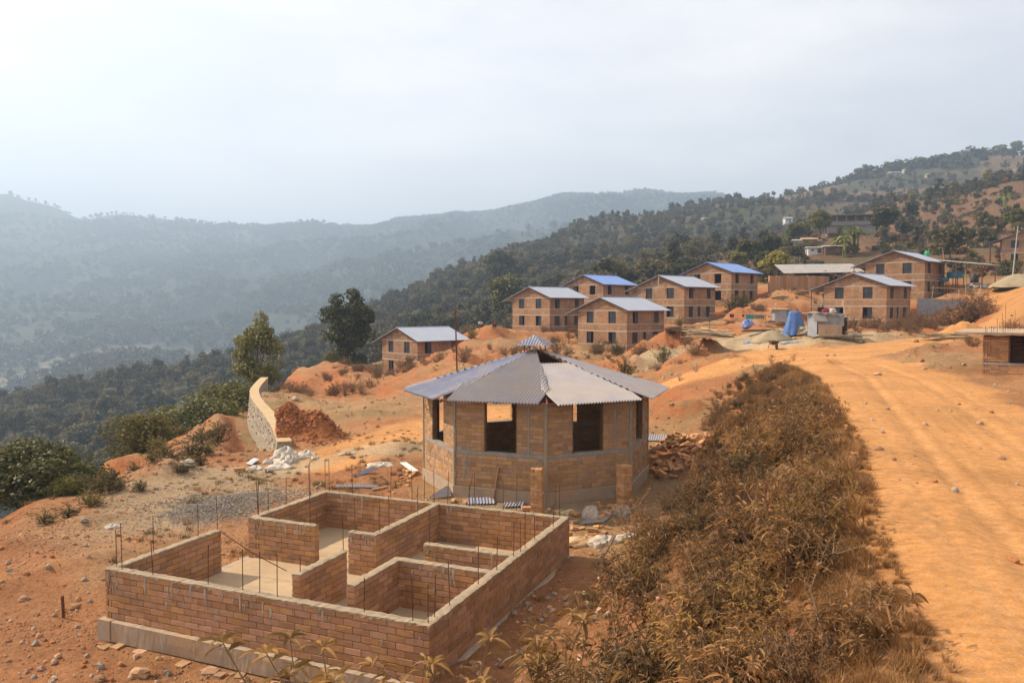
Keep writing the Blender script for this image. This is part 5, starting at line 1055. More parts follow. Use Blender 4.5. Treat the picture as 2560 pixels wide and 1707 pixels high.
tree_px('lime_bush', lime, 2095, 720, 92, .9, 'yellow-green bush left of the house with the green roof tank', cat='bush')
r = np.random.default_rng(77); n = 3600; d = np.sqrt(r.uniform(118 ** 2, 420 ** 2, n)); a = r.uniform(R(13), R(38), n); x_, y_ = np.sin(a) * d, np.cos(a) * d
k = (r.random(n) < .25 + .75 * sstep(-.05, .2, fbm(x_, y_, 22, 3, 311))) & (clear(x_, y_) | (r.random(n) < .25)); x_, y_ = x_[k], y_[k]; z_ = terr(x_, y_); n = len(x_)
HS = [joined('hill_scrub', *tree_meshes('hillscrub', 180 + i, 2, (.9, .9, .7), .6, 150, .34, m_, .04, 9, .4, limbs=2)) for i, m_ in enumerate(('leaf_forest', 'leaf_brown', 'leaf_olive', 'leaf_forest'))]
scatter('hillside_scrub', np.stack([x_, y_, z_ - .1], 1), np.stack([0 * x_, 0 * x_, r.uniform(0, 6.28, n)], 1), r.uniform(.5, 1.7, n), r.integers(0, 4, n), HS, 'low brown and green scrub over the terraced hillside', 'scrub')
rh = random.Random(21)
for i in range(90):                           # lesser trees and scrub trees of that hill
    px, d = rh.uniform(1880, 2600), rh.choice([rh.uniform(140, 230), rh.uniform(230, 330)]); a = (px - 1280) / F; x0, y0 = a * d, d
    if not clear(np.array([x0]), np.array([y0]))[0]: continue
    ms = rh.choice([TF, TF, TG, TC, TH]); sc = {id(TC): .5, id(TH): .9}.get(id(ms), .85) * rh.uniform(.6, 1.1)
    plant_tree('scrub_tree', ms, (x0, y0, tz(x0, y0) - .15), sc, rh.uniform(0, 6), 'small scrub tree scattered on the brown terraced hillside', 'tree', 'scrub trees on the brown hillside')
for px, dd, sc in ((2160, 722, 1.3), (2240, 738, .9), (2060, 705, .8), (1845, 655, 1.0), (1862, 655, .9), (2485, 768, 1.2), (2130, 722, .8), (2360, 755, 1.0), (2395, 762, .8), (2430, 765, 1.5), (2510, 775, 1.1), (2545, 778, .9), (2140, 722, 1.2), (2265, 745, .8), (2290, 748, 1.0), (2325, 752, .8), (2200, 730, .9), (2215, 733, 1.0), (1800, 642, .8), (1930, 680, .8), (1975, 690, .9), (2020, 698, .8), (2035, 700, .9), (2450, 767, 1.0), (2340, 754, 1.2), (2090, 712, 1.0), (2500, 772, .8), (2530, 776, 1.3)):
    x0, y0 = (px - 1280) / F * dd, dd; plant_tree('skyline_tree', rh.choice([TF, TF, TC, TG]), (x0, y0, tz(x0, y0) - .4), sc * rh.uniform(1.1, 1.9), rh.uniform(0, 6), 'small tree standing on the skyline of the right-hand ridge', 'tree', 'trees on the right-hand skyline')
for px, top, d, ms, mh in ((1235, 625, 480, TC, 7.9), (1250, 632, 300, TC, 7.9), (1265, 690, 190, TC, 7.9), (1690, 658, 160, TC, 7.9), (1725, 660, 165, TC, 7.9)):
    tree_fit('slope_tree', ms, mh, px, top, d, 'darker single tree standing out of the wooded slope behind the houses', 'single trees in the wooded slope')
# banana plants
def banana(px, py, d, sc, lab):
    p = at(px, py, d); p[2] = tz(p[0], p[1]); o = empty('banana_plant', p, lab, 'banana plant', 'banana plants by the huts'); r_ = random.Random(int(px)); t = MB(); V = []; Fs = []
    for s_ in range(3):
        b = p + np.array([r_.uniform(-.8, .8), r_.uniform(-.8, .8), 0]) * sc; hh = sc * r_.uniform(2.2, 3.4); t.tube([b, b + np.array([.1, 0, hh])], [.13 * sc, .08 * sc], 6)
        for k in range(7):
            a = r_.uniform(0, 6.28); L_ = sc * r_.uniform(1.5, 2.4); w = .28 * sc; dv = np.array([math.cos(a), math.sin(a), 0]); sv = np.array([-math.sin(a), math.cos(a), 0]); el = r_.uniform(.5, 1.3); b0 = len(V)
            for i in range(6):
                u = i / 5; c_ = b + np.array([0, 0, hh]) + dv * L_ * u + np.array([0, 0, L_ * (el * u - 1.15 * u * u)]); ww = w * math.sin(math.pi * min(1, .12 + .88 * u)) + .02
                V += [c_ - sv * ww + np.array([0, 0, .06]), c_, c_ + sv * ww + np.array([0, 0, .06])]
            for i in range(5):
                for j in range(2): Fs.append((b0 + i * 3 + j, b0 + i * 3 + j + 1, b0 + i * 3 + 4 + j, b0 + i * 3 + 3 + j))
    t.build('stem', MAT['banana'], o); m_ = MB(); m_.add(V, Fs); m_.build('fronds', MAT['banana'], o)
banana(1992, 608, 205, 1.5, 'banana plant beside the upper left hut'); banana(2100, 650, 165, 1.35, 'banana clump left of the pale-roofed hut'); banana(2135, 652, 165, 1.5, 'banana clump in front of the pale-roofed hut on the terraces'); banana(1950, 625, 190, 1.1, 'small banana plant at the left of the upper hut')
banana(2510, 470, 230, 1.3, 'banana plant near the right edge below the ridge')

# ---- shrubs on the bank beside the road, dry brush, grass
SH = [joined('bank_shrub', *shrub_meshes('bank', 300 + i, h, .75, st, per, ll, lw, lm, droop=dr_)) for i, (h, st, per, ll, lw, lm, dr_) in enumerate(((.95, 7, 24, .15, .042, 'leaf_dry', .45), (.8, 8, 28, .105, .03, 'leaf_green', .35), (1.1, 6, 22, .16, .044, 'leaf_gold', .5), (.6, 9, 30, .06, .017, 'leaf_brown', .3), (.9, 7, 34, .075, .02, 'leaf_dry', .3), (.55, 9, 36, .05, .015, 'leaf_green', .3)))]
TU = [tuft_mesh('grass_tuft', 400 + i, 90, h, .16, lean=ln_) for i, (h, ln_) in enumerate(((.38, .9), (.28, 1.3), (.5, .7)))]
def bank_pts(n, lo, hi, seed, y0=6.0, y1=37.0):
    """on the slope between the levelled ground and the road edge; lo..hi = place across it"""
    r = np.random.default_rng(seed); y_ = r.uniform(y0, y1, n); foot = np.interp(y_, [4, 8, 12, 18, 22, 28, 36], [-1.4, -.7, .35, 3.0, 5.2, 6.8, 9.0]); edge = np.interp(y_, [0, 5.6, 10, 14.8, 22, 29, 36], [1.2, 3.1, 4.6, 6.6, 9.0, 11.3, 13.0])
    t = r.uniform(lo, hi, n); x_ = foot + (edge - foot) * t; return x_, y_, t
x_, y_, t = bank_pts(1650, .06, .94, 9); k = np.random.default_rng(3).random(len(x_)) < (.16 + .80 * sstep(-.14, .10, fbm(x_, y_, 1.6, 3, 301))) * np.where(t < .3, .6, 1) * np.where(t > .86, .35, 1); x_, y_, t = x_[k], y_[k], t[k]
z_ = terr(x_, y_); n = len(x_); r = np.random.default_rng(14)
pk = np.where(t > .72, r.choice([0, 2, 3, 4], n, p=[.3, .2, .3, .2]), r.choice(6, n, p=[.26, .13, .09, .27, .16, .09])); pk = np.where((y_ > 20) & (pk == 2), 1, pk)
scatter('bank_shrubbery', np.stack([x_, y_, z_], 1), np.stack([r.uniform(-.25, .25, n), r.uniform(-.25, .25, n), r.uniform(0, 6.28, n)], 1), r.uniform(.4, 1.0, n) * np.where(r.random(n) < .12, 1.35, 1) * np.interp(y_, [8, 17, 25, 36], [1, .92, .62, .5]), pk, SH, 'tangled dry brown-green shrubs covering the bank beside the dirt road', 'shrubbery')
x_, y_, t = bank_pts(2600, .80, 1.03, 19, 4.5, 38); z_ = terr(x_, y_); n = len(x_)
scatter('roadside_grass', np.stack([x_, y_, z_], 1), np.stack([r.uniform(-.3, .3, n), r.uniform(-.3, .3, n), r.uniform(0, 6.28, n)], 1), r.uniform(.3, .75, n) * np.where(t > .97, .6, 1) * np.where(y_ < 10, .7, 1), r.integers(0, 3, n), TU, 'reddish dry grass along the left edge of the dirt road', 'grass')
x_, y_, t = bank_pts(900, .0, .8, 29, 5, 36); xs, ys, zs = [x_], [y_], [terr(x_, y_)]
r = np.random.default_rng(41); x2 = r.uniform(-15, 1, 1400); y2 = r.uniform(7, 34, 1400)
lx, ly = (x2 - FX) * FE1[0] + (y2 - FY) * FE1[1], (x2 - FX) * FE2[0] + (y2 - FY) * FE2[1]
k = (fbm(x2, y2, 2.2, 3, 303) > .16) & ~((lx > -.3) & (lx < FW + .3) & (ly > -.3) & (ly < FL + .3)) & (np.hypot(x2 - OCX, y2 - OCY) > 4.2); x2, y2 = x2[k], y2[k]
x_, y_ = np.concatenate([x_, x2]), np.concatenate([y_, y2]); z_ = terr(x_, y_); n = len(x_)
TU2 = [tuft_mesh('short_tuft', 410 + i, 60, .16, .14, m_, .005, 1.2) for i, m_ in enumerate(('grass', 'leaf_brown', 'leaf_olive'))]
scatter('short_turf', np.stack([x_, y_, z_], 1), np.stack([0 * x_, 0 * x_, r.uniform(0, 6.28, n)], 1), r.uniform(.5, 1.2, n), r.choice(3, n, p=[.35, .35, .3]), TU2, 'patches of short dry turf on the levelled earth', 'grass')
# single shrubs that stand out
SG = shrub_meshes('gold', 320, 1.15, .7, 7, 20, .17, .045, 'leaf_gold', 2, .55, True); SF = shrub_meshes('front', 321, 1.35, .45, 6, 15, .19, .042, 'leaf_gold', 1, .5, True); SO = shrub_meshes('olive', 322, 1.3, .8, 13, 60, .09, .036, 'leaf_olive', 4, .3); SD = shrub_meshes('upright', 323, 1.5, .5, 9, 40, .08, .024, 'leaf_dry', 4, .3)
SB = shrub_meshes('brush', 324, 1.2, 1.1, 14, 26, .09, .03, 'leaf_brown', 5, .2)
def shrub_at(name, ms, x0, y0, sc, lab, grp=None, sxy=1):
    o = empty(name, (x0, y0, tz(x0, y0) - .03), lab, 'shrub', grp, random.uniform(0, 6.28)); o.scale = (sc * sxy, sc * sxy, sc); link('stems', ms[0], o); link('leaves', ms[1], o); return o
def shrub_px(name, ms, px, py, d, sc, lab, grp=None): p = at(px, py, d); return shrub_at(name, ms, p[0], p[1], sc, lab, grp)
def shrub_top(name, ms, mh, px, top, d, lab, grp=None, sxy=1): p = at(px, top, d); z = tz(p[0], p[1]); return shrub_at(name, ms, p[0], p[1], max(.3, (p[2] - z) / (topz(ms[1]) * mh)), lab, grp, sxy)
shrub_top('front_shrub', SF, 1.0, 800, 1600, 6.6, 'leafy dry plant rising at the bottom edge before the front wall, left one'); shrub_top('front_shrub', SF, 1.0, 905, 1615, 6.3, 'leafy dry plant rising at the bottom edge before the front wall, middle one'); shrub_top('front_shrub', SF, 1.0, 1045, 1618, 6.4, 'leafy dry plant at the bottom edge nearest the wall corner')
shrub_top('gold_shrub', SG, 1.0, 1880, 1405, 8.2, 'yellow large-leaved shrub low on the bank by the road, upper clump'); shrub_top('gold_shrub', SG, 1.0, 1960, 1470, 7.8, 'yellow large-leaved shrub low on the bank by the road, lower clump'); shrub_top('gold_shrub', SG, 1.0, 2010, 1160, 13, 'tall yellowish shrub at the road edge halfway up the bank')
for px, top, d, lab in ((1790, 1390, 8.9, 'golden shrub in the middle of the bank, left of the road clumps'), (1830, 1500, 7.9, 'golden shrub low on the bank in front of the others'), (1700, 1460, 8.6, 'yellow-brown shrub low on the bank nearer the walls'), (1930, 1330, 9.6, 'golden shrub below the road edge, above the yellow clumps'), (1980, 1230, 11.5, 'golden shrub beside the road grass')):
    shrub_top('gold_shrub', SG, 1.0, px, top, d, lab)
shrub_top('pale_shrub', SF, 1.0, 1400, 1475, 9.6, 'upright pale-leaved plant beside the right brick wall')
shrub_top('pale_shrub', SD, 1.0, 1590, 1230, 16.5, 'branching dry shrub reaching towards the pavilion corner')
shrub_top('road_shrub', SD, 1.0, 1930, 880, 41, 'upright shrub at the top of the bank where the road bends, left one'); shrub_top('road_shrub', SD, 1.0, 1985, 885, 41, 'upright shrub at the top of the bank where the road bends, right one'); shrub_top('road_shrub', SD, 1.0, 1740, 905, 43, 'bushy shrub on the mound left of the road bend'); shrub_top('road_shrub', SD, 1.0, 1700, 945, 41, 'dark shrub beside the track behind the bank'); shrub_top('road_shrub', SD, 1.0, 1890, 905, 38, 'low shrub just below the road bend shrubs')
shrub_top('edge_shrub', SO, 0.8, 545, 1062, 33, 'open leafy shrub beside the trench left of the wall')
for px, top, d, lab in ((250, 1190, 24.5, 'brown-green shrub right of the left-edge bush'), (300, 1205, 25, 'shrub on the ground edge left of the round earth heap'), (380, 1170, 27, 'shrub in front of the round earth heap'), (430, 1130, 29, 'shrub on the edge above the earth heap'), (480, 1105, 30, 'shrub on the edge left of the trench'), (520, 1110, 30.5, 'shrub at the head of the trench'), (225, 1230, 22.5, 'low shrub nearest the left corner of the levelled ground'), (170, 1270, 21, 'small bush alone near the left edge'), (350, 1210, 24.5, 'shrub at the near end of the edge row'), (110, 1290, 20.5, 'small dry bush low at the left edge'), (450, 1180, 26.5, 'shrub nearest the gravel along the edge row'), (410, 1110, 31, 'tall shrub behind the edge row'), (335, 1160, 28.5, 'dense shrub behind the round earth heap'), (275, 1175, 26.5, 'dense shrub between the left-edge bush and the earth heap'), (465, 1140, 29, 'brown shrub on the bank top above the gravel'), (505, 1075, 34, 'shrub on the orange slope left of the trench'), (450, 1065, 38, 'upper shrub on the orange slope below the olive tree'), (395, 1095, 35, 'shrub just below the round olive tree'), (200, 1200, 25.5, 'reddish shrub beside the lower bush lobe'), (500, 1140, 28.5, 'shrub on the bank between the gravel and the trench')):
    shrub_top('edge_shrub', SO, 0.8, px, top, d, lab, 'shrubs along the edge of the levelled ground', 1.5)
for i, (px, py, d, sc) in enumerate(((2130, 835, 77, 1.5), (2160, 835, 77, 1.3), (2190, 832, 77, 1.7), (2225, 832, 77, 1.6), (2255, 832, 77, 1.8), (2290, 832, 76, 1.9), (2325, 830, 76, 1.6), (2350, 828, 76, 1.5), (2110, 838, 75, 1.2), (2240, 838, 75, 1.3), (2310, 835, 75, 1.4), (2380, 825, 78, 1.3), (2410, 790, 84, 2.3), (2440, 780, 84, 2.4), (2390, 790, 84, 2.0), (2460, 790, 82, 1.9), (2175, 838, 75, 1.2), (2275, 838, 75, 1.3))):
    shrub_px('brush_heap', SB, px, py, d, sc * (.8 if i not in (12, 13, 14, 15) else 1.1), 'leafless brown brush in front of the house by the yard' if i not in (12, 13, 14, 15) else 'grey-green dry bush hanging on the cut bank by the slab roof', 'dry brush by the yard' if i not in (12, 13, 14, 15) else 'bushes on the cut bank')
for i, (px, py, d, sc, lab) in enumerate(((1540, 890, 74, 1.3, 'shrub on the slope right of the centre house corner'), (1500, 892, 74, 1.2, 'green-brown shrub at the foot of the centre house'), (1390, 905, 70, 1.3, 'shrub on the slope behind the pavilion roof, right of the cupola'), (1160, 905, 62, 1.2, 'shrub on the red bank left of the cupola'), (1830, 780, 97, 1.8, 'green bush beside the blue-roofed house wall'), (1855, 778, 96, 1.5, 'second green bush beside the blue-roofed house'), (1700, 815, 90, 1.0, 'small green bush at the corner of the house with the prop'), (1180, 850, 85, 1.2, 'dry bush under the red mound by the people'), (1560, 955, 52, 1.1, 'shrub on the slope at the pavilion right eave'), (1660, 900, 62, 1.2, 'shrub left of the red mound'))): shrub_px('slope_shrub', SO if i not in (2, 3) else SB, px, py, d, sc, lab, 'shrubs on the house slope')
x_ = r.uniform(-22, 45, 2200); y_ = r.uniform(44, 104, 2200); ok = (fbm(x_, y_, 7, 3, 305) > .08) & (road_d(x_, y_) > 1.3) & (np.hypot((x_ - 20.5) / 9.5, (y_ - 62) / 9) > 1.1)
for k_, (hx, hy, hz_) in HOUSES.items():
    v = np.stack([x_ - (hx - HW * math.cos(HY)), y_ - (hy + HW * math.sin(HY)), 0 * x_], 1) @ rotz(-HY); ok &= ~((v[:, 0] > -2) & (v[:, 0] < HW + .4) & (v[:, 1] > -.4) & (v[:, 1] < HL + .4))
x_, y_ = x_[ok], y_[ok]; z_ = terr(x_, y_); n = len(x_)
scatter('slope_scrub', np.stack([x_, y_, z_], 1), np.stack([0 * x_, 0 * x_, r.uniform(0, 6.28, n)], 1), r.uniform(.35, 1.0, n), r.choice(3, n, p=[.45, .35, .2]), [TU[0], joined('scrub', *SB), TU2[2]], 'dry scrub and grass tufts between the houses', 'scrub')

# ---- loose stones and pebbles lying about
PB = [lump_mesh('pebble', 500 + i, m_, 6, 4, .3, .6) for i, m_ in enumerate(('stone_r', 'stone', 'clod', 'stone_r'))]
r = np.random.default_rng(51); n = 34000; a = r.uniform(R(-37), R(37), n); d = np.exp(r.uniform(math.log(8.5), math.log(108), n)); x_, y_ = np.sin(a) * d, np.cos(a) * d
lx, ly = (x_ - FX) * FE1[0] + (y_ - FY) * FE1[1], (x_ - FX) * FE2[0] + (y_ - FY) * FE2[1]; rdd = road_d(x_, y_)
ok = ~((lx > -.15) & (lx < FW + .15) & (ly > -.15) & (ly < FL + .15)) & (np.hypot(x_ - OCX, y_ - OCY) > 3.7) & (r.random(n) < np.where(rdd < 1.1, .05, .9) * (.25 + .75 * sstep(-.1, .15, fbm(x_, y_, 3, 3, 307)))) & ~((x_ < -16) & (y_ > 20))
x_, y_, d = x_[ok], y_[ok], d[ok]; z_ = terr(x_, y_); n = len(x_); sz = (.006 + .04 * r.random(n) ** 6) * (1 + d * .03)
scatter('pebbles', np.stack([x_, y_, z_ + sz * .15], 1), r.uniform(-.6, .6, (n, 3)) + np.stack([0 * x_, 0 * x_, r.uniform(0, 6.28, n)], 1), sz, r.integers(0, 4, n), PB, 'small stones and clods strewn over the orange earth', 'stones')
n = 26000; a = r.uniform(R(-36), R(4), n); d = np.sqrt(r.uniform(9.5 ** 2, 27 ** 2, n)); x_, y_ = np.sin(a) * d, np.cos(a) * d; lx, ly = (x_ - FX) * FE1[0] + (y_ - FY) * FE1[1], (x_ - FX) * FE2[0] + (y_ - FY) * FE2[1]
ok = ~((lx > -.12) & (lx < FW + .12) & (ly > -.12) & (ly < FL + .12)) & (np.hypot(x_ - OCX, y_ - OCY) > 3.7) & (r.random(n) < .2 + .8 * sstep(-.1, .2, fbm(x_, y_, 1.4, 3, 309))); x_, y_ = x_[ok], y_[ok]; n = len(x_)
scatter('earth_grit', np.stack([x_, y_, terr(x_, y_) + .002], 1), r.uniform(0, 6.28, (n, 3)), r.uniform(.007, .024, n), r.integers(0, 4, n), [PB[0], PB[2], PB[2], PB[3]], 'fine red grit and crumbs of earth around the unfinished walls', 'grit')
GP = lump_mesh('gravel', 520, 'gravel', 5, 4, .35, .8); n = 5200; p = atz(610, 1235, -.1); q = atz(520, 1275, -.3)
x_ = np.concatenate([p[0] + r.normal(0, 1.15, n // 2), q[0] + r.normal(0, .8, n // 2)]); y_ = np.concatenate([p[1] + r.normal(0, .85, n // 2), q[1] + r.normal(0, .6, n // 2)]); lx, ly = (x_ - FX) * FE1[0] + (y_ - FY) * FE1[1], (x_ - FX) * FE2[0] + (y_ - FY) * FE2[1]
ok = ~((lx > -.15) & (lx < FW + .15) & (ly > -.15) & (ly < FL + .15)); x_, y_ = x_[ok], y_[ok]; n = len(x_); hh = .22 * np.exp(-(((x_ - p[0]) / 1.2) ** 2 + ((y_ - p[1]) / .8) ** 2)) + .14 * np.exp(-(((x_ - q[0]) / .8) ** 2 + ((y_ - q[1]) / .6) ** 2))
scatter('gravel_spread', np.stack([x_, y_, terr(x_, y_) + hh * r.uniform(.4, 1, n)], 1), r.uniform(0, 6.28, (n, 3)), r.uniform(.010, .026, n), np.zeros(n), [GP], 'grey gravel spread on the ground left of the unfinished walls', 'gravel')
n = 1500; hx, hy = at(745, 1118, 33)[:2]; x_ = hx + r.normal(-.2, 1.0, n); y_ = hy + r.normal(-.2, .6, n)
scatter('spoil_clods', np.stack([x_, y_, terr(x_, y_)], 1), r.uniform(0, 6.28, (n, 3)), r.uniform(.02, .10, n) * r.uniform(.5, 1.2, n), np.zeros(n), [lump_mesh('clod', 521, 'clod', 6, 4, .3, .8)], 'red clods covering the spoil heap by the retaining wall', 'clods')

# ------------------------------------------------------------------ small things lying and standing about
def onground(px, py, d=None, z=None):
    p = at(px, py, d) if d else None; g = ground(px, py)
    if p is None or (.72 * d < g[1] < 1.35 * d): p = g
    p[2] = tz(p[0], p[1]); return p
def crumple(name, p, sx, sy, sz, seed, mat, label, cat, group=None, rz_=0, n=14):
    """crumpled cloth or sack: folded lump resting on the ground"""
    r = np.random.default_rng(seed); V = []; Fs = []; m_ = 2 * n
    for i in range(n + 1):
        for j in range(m_):
            u = i / n; a = 2 * math.pi * j / m_; rad = math.sin(math.pi * (.5 - .5 * (1 - u))) if u < 1 else 1; rad = math.sin(u * math.pi / 2); zz = math.cos(u * math.pi / 2)
            f_ = 1 + .16 * math.sin(3 * a + seed) + .10 * math.sin(7 * a + 5 * u + seed * 2) + .09 * math.sin(11 * a - 7 * u) + r.uniform(-.05, .05)
            zf = zz * (1 + .25 * math.sin(4 * a + 6 * u + seed)) + .05 * math.sin(9 * a + 3 * seed) + r.uniform(-.03, .03)
            V.append((rad * f_ * math.cos(a) * sx, rad * f_ * math.sin(a) * sy, max(-.05, zf) * sz if i < n else -.06))
    for i in range(n):
        for j in range(m_): Fs.append((i * m_ + j, i * m_ + (j + 1) % m_, i * m_ + m_ + (j + 1) % m_, i * m_ + m_ + j))
    o = link(name, mesh_np(name, np.array(V) @ rotz(rz_).T, Fs, MAT[mat], True), None, p); return tag(o, label, cat, group)
def rock(px, py, s, label, d=None, mat='stone', group='larger stones on the ground', seed=None, sq=.6):
    p = onground(px, py, d); k = seed or int(px + py); o = link('rock', lump_mesh('rock', k, mat, 8, 6, .17, .6), None, p + np.array([0, 0, s * sq * .3])); o.scale = (s, s * .75, s * sq); o.rotation_euler = (0, 0, k % 6); return tag(o, label, 'rock', group)
def sheet_scrap(p, e, up, w, h, mat, label, group='scraps of corrugated sheet', name='corrugated_sheet'):
    e = np.array(e, float); up = np.array(up, float); e /= np.linalg.norm(e); up /= np.linalg.norm(up); o = empty(name, p, label, 'roofing sheet', group)
    corr(np.array(p), e, up, w / 2, lambda q: h, 0, 'sheet', MAT[mat], o, pitch=.085, amp=.016); return o
def plank(name, a, b, w, t, mat, label, cat='plank', group=None):
    a, b = np.array(a, float), np.array(b, float); d = Vector((b - a).tolist()); mb = MB(); q = d.to_track_quat('X', 'Z').to_matrix(); L_ = d.length
    V = [q @ Vector((x_ * L_ / 2, y_ * w / 2, z_ * t / 2)) + Vector(((a + b) / 2).tolist()) for x_ in (-1, 1) for y_ in (-1, 1) for z_ in (-1, 1)]
    mb.add(V, [(0, 1, 3, 2), (4, 6, 7, 5), (0, 4, 5, 1), (2, 3, 7, 6), (0, 2, 6, 4), (1, 5, 7, 3)]); o = mb.build(name, MAT[mat], None, tuple(a)); return tag(o, label, cat, group)
def loose_brick(p, rz_, lab, grp, tilt=(0, 0), z=0, mesh=None, sc=1):
    o = link('loose_brick', mesh or random.choice(BL), None, (p[0], p[1], p[2] + BRZ / 2 * sc + z)); o.rotation_euler = (*tilt, rz_); o.scale = (sc,) * 3; return tag(o, lab, 'brick', grp)

# sacks at the foot of the spoil heap
S5 = lambda x_, y_: (560 + x_ / 5.226, 900 + y_ / 5.226)
for i, (x_, y_, sx, sy, sz, lab) in enumerate(((815, 1265, .42, .3, .34, 'large upright white sack on top of the sack pile'), (720, 1300, .4, .3, .2, 'crumpled white sack at the back left of the sack pile'), (790, 1350, .45, .35, .2, 'crumpled white sack in the middle of the sack pile'), (740, 1420, .5, .3, .15, 'yellowed empty sack at the front of the sack pile'), (600, 1345, .3, .2, .13, 'small white sack left of the sack pile'), (870, 1330, .32, .24, .22, 'sack at the right end of the sack pile'), (1085, 1260, .34, .22, .2, 'white sack lying against the spoil heap'), (970, 1300, .55, .13, .12, 'long twisted sack between the pile and the spoil heap'), (1190, 1290, .25, .16, .1, 'torn sack at the right of the spoil heap foot'), (420, 1430, .33, .16, .13, 'tan sack lying left of the sack pile'), (1620, 1235, .35, .15, .08, 'flattened tan sack right of the spoil heap'), (605, 1450, .16, .1, .08, 'small cloth scrap in front of the sack pile'))):
    crumple('sack', onground(*S5(x_, y_), 30.6 - (y_ - 1350) * .012), sx, sy, sz, 3 + i, 'sack', lab, 'sack', 'empty cement sacks', i)
plank('board', *[onground(*S5(*q), 30.5) + np.array([0, 0, h]) for q, h in (((320, 1385), .04), ((430, 1330), .12))], .35, .02, 'tin', 'grey metal sheet lying left of the sacks', 'metal sheet')
loose_brick(onground(*S5(205, 1455), 28.2), .4, 'single brick lying left of the sacks', None, sc=1.3)
crumple('sack', onground(282, 1318), .2, .12, .08, 33, 'sack', 'white plastic bag lying alone left of the unfinished walls', 'sack', 'empty cement sacks')
# rocks
for px, py, s, lab in ((738, 1046, .28, 'pale boulder behind the retaining wall, left of a pair'), (772, 1052, .26, 'pale boulder just behind the spoil heap top'), (812, 1058, .2, 'pale boulder right of the spoil heap top, first of two'), (830, 1062, .18, 'pale boulder right of the spoil heap top, second of two'), (736, 1056, .18, 'flat pale stone beside the retaining wall'), (730, 970, .25, 'white stone on the slope above the retaining wall bend'), (693, 977, .4, 'long flat white stone beside the wall end'),
                       (2197, 1124, .085, 'reddish stone lying on the road halfway up'), (2450, 1060, .09, 'stone near the right side of the road'), (2194, 938, .16, 'stone on the road at the bend'), (2310, 924, .13, 'pale stone on the road before the slab building'), (1950, 960, .12, 'stone at the road edge by the bend shrubs'), (2235, 1150, .04, 'small dark stone on the road'), (2290, 855, .25, 'square block on the sandy yard edge'), (2085, 889, .14, 'pale stone at the front of the yard, right of a pair'), (2068, 890, .12, 'pale stone at the front of the yard, left of a pair'), (2146, 852, .16, 'reddish stone on the sandy yard'),
                       (430, 1470, .12, 'flat stone left of the front wall'), (185, 1520, .1, 'small stone by the iron post'), (560, 1648, .14, 'rounded stone on the footing before the front wall'), (350, 1690, .17, 'flat stone at the bottom left'), (60, 1500, .12, 'flat reddish stone at the left edge'), (500, 1478, .1, 'stone cluster left of the wall corner'), (300, 1580, .15, 'stone by the plinth corner'), (210, 1305, .12, 'pale stone in the bank left of the bag'), (275, 1195, .25, 'round pale boulder among the edge shrubs'), (470, 1165, .3, 'pale jagged rock at the head of the edge bank'), (250, 1700, .1, 'small stone at the bottom left corner')):
    rock(px, py, s, lab, 50 if 735 < px < 835 and py < 1065 else None, mat='stone_r' if px > 1900 or py > 1400 else 'stone')
# iron post left of the walls
p = onground(160, 1545); tag(MB().tube([p - np.array([0, 0, .3]), p + np.array([-.02, 0, .42])], .028, 8).build('iron_post', MAT['rust'], None, tuple(p)), 'short rusty iron post standing alone at the left', 'post')
# tall pole behind the pavilion
p = onground(1143, 935, 50); tp = at(1138, 770, 50); tag(MB().tube([p - np.array([0, 0, .3]), tp], [.055, .04], 8).build('tall_pole', MAT['darkrust'], None, tuple(p)), 'tall thin dark pole rising behind the pavilion roof', 'pole')
# things round the pavilion
Z5 = lambda x_, y_: (1040 + x_ / 5.6, 1000 + y_ / 5.6)
a = onground(*Z5(1070, 1430), 20.0); b = at(*Z5(1150, 940), 21.05); plank('leaning_board', a, b, .09, .025, 'wood', 'wooden board leaning on the pavilion wall')
a = onground(*Z5(715, 1450), 20.2); b = at(*Z5(795, 1035), 21.2); tag(MB().tube([a, b], .009, 5).build('leaning_rod', MAT['rust'], None, tuple(a)), 'thin rusty rod leaning on the pavilion wall', 'rod')
g0 = np.array([0, 0, .04])
sheet_scrap(onground(*Z5(300, 1385), 19.7) + g0, (1, .25, 0), (.5, .6, .22), .5, .75, 'sheet', 'corrugated sheet scrap between the walls and the pavilion corner')
sheet_scrap(onground(*Z5(920, 1470), 19.6) + g0, (1, .05, 0), (-.1, 1, .12), .75, .45, 'sheet_blue', 'bluish corrugated sheet at the foot of the leaning board')
sheet_scrap(onground(*Z5(1350, 1520), 19.2) + g0, (1, .15, 0), (.2, 1, .15), .55, .3, 'sheet_blue', 'small bluish sheet left of the brick stack')
sheet_scrap(onground(898, 1190) + g0, (1, -.2, 0), (.75, .5, .25), .3, .55, 'sheet_blue', 'striped sheet scrap lying alone behind the walls')
sheet_scrap(onground(890, 1222) + g0, (1, -.1, 0), (.1, 1, .12), 1.3, .22, 'sheet', 'long narrow corrugated sheet behind the back wall')
sheet_scrap(onground(1480, 1312) + g0, (1, .3, 0), (.6, .8, .18), .65, .8, 'sheet', 'corrugated sheet scraps right of the unfinished walls')
sheet_scrap(onground(1645, 1105, 26.5) + g0, (1, -.1, 0), (.3, 1, .25), .9, .6, 'sheet', 'corrugated sheet lying against the brick rubble behind')
plank('board', onground(1629, 1150, 24.2) + np.array([0, 0, .3]), onground(1696, 1133, 25) + np.array([0, 0, .55]), .5, .02, 'darkwood', 'dark sheet lying over the near brick rubble', 'board')
plank('board', onground(1008, 1160, 25.5) + np.array([0, 0, .05]), onground(1038, 1188, 24.5) + np.array([0, 0, .12]), .22, .02, 'white', 'white board among rubble left of the pavilion', 'board')
plank('board', onground(930, 1228, 21.5) + np.array([0, 0, .04]), onground(968, 1220, 21.8) + np.array([0, 0, .04]), .12, .02, 'wood', 'pale plank behind the back wall', 'board')
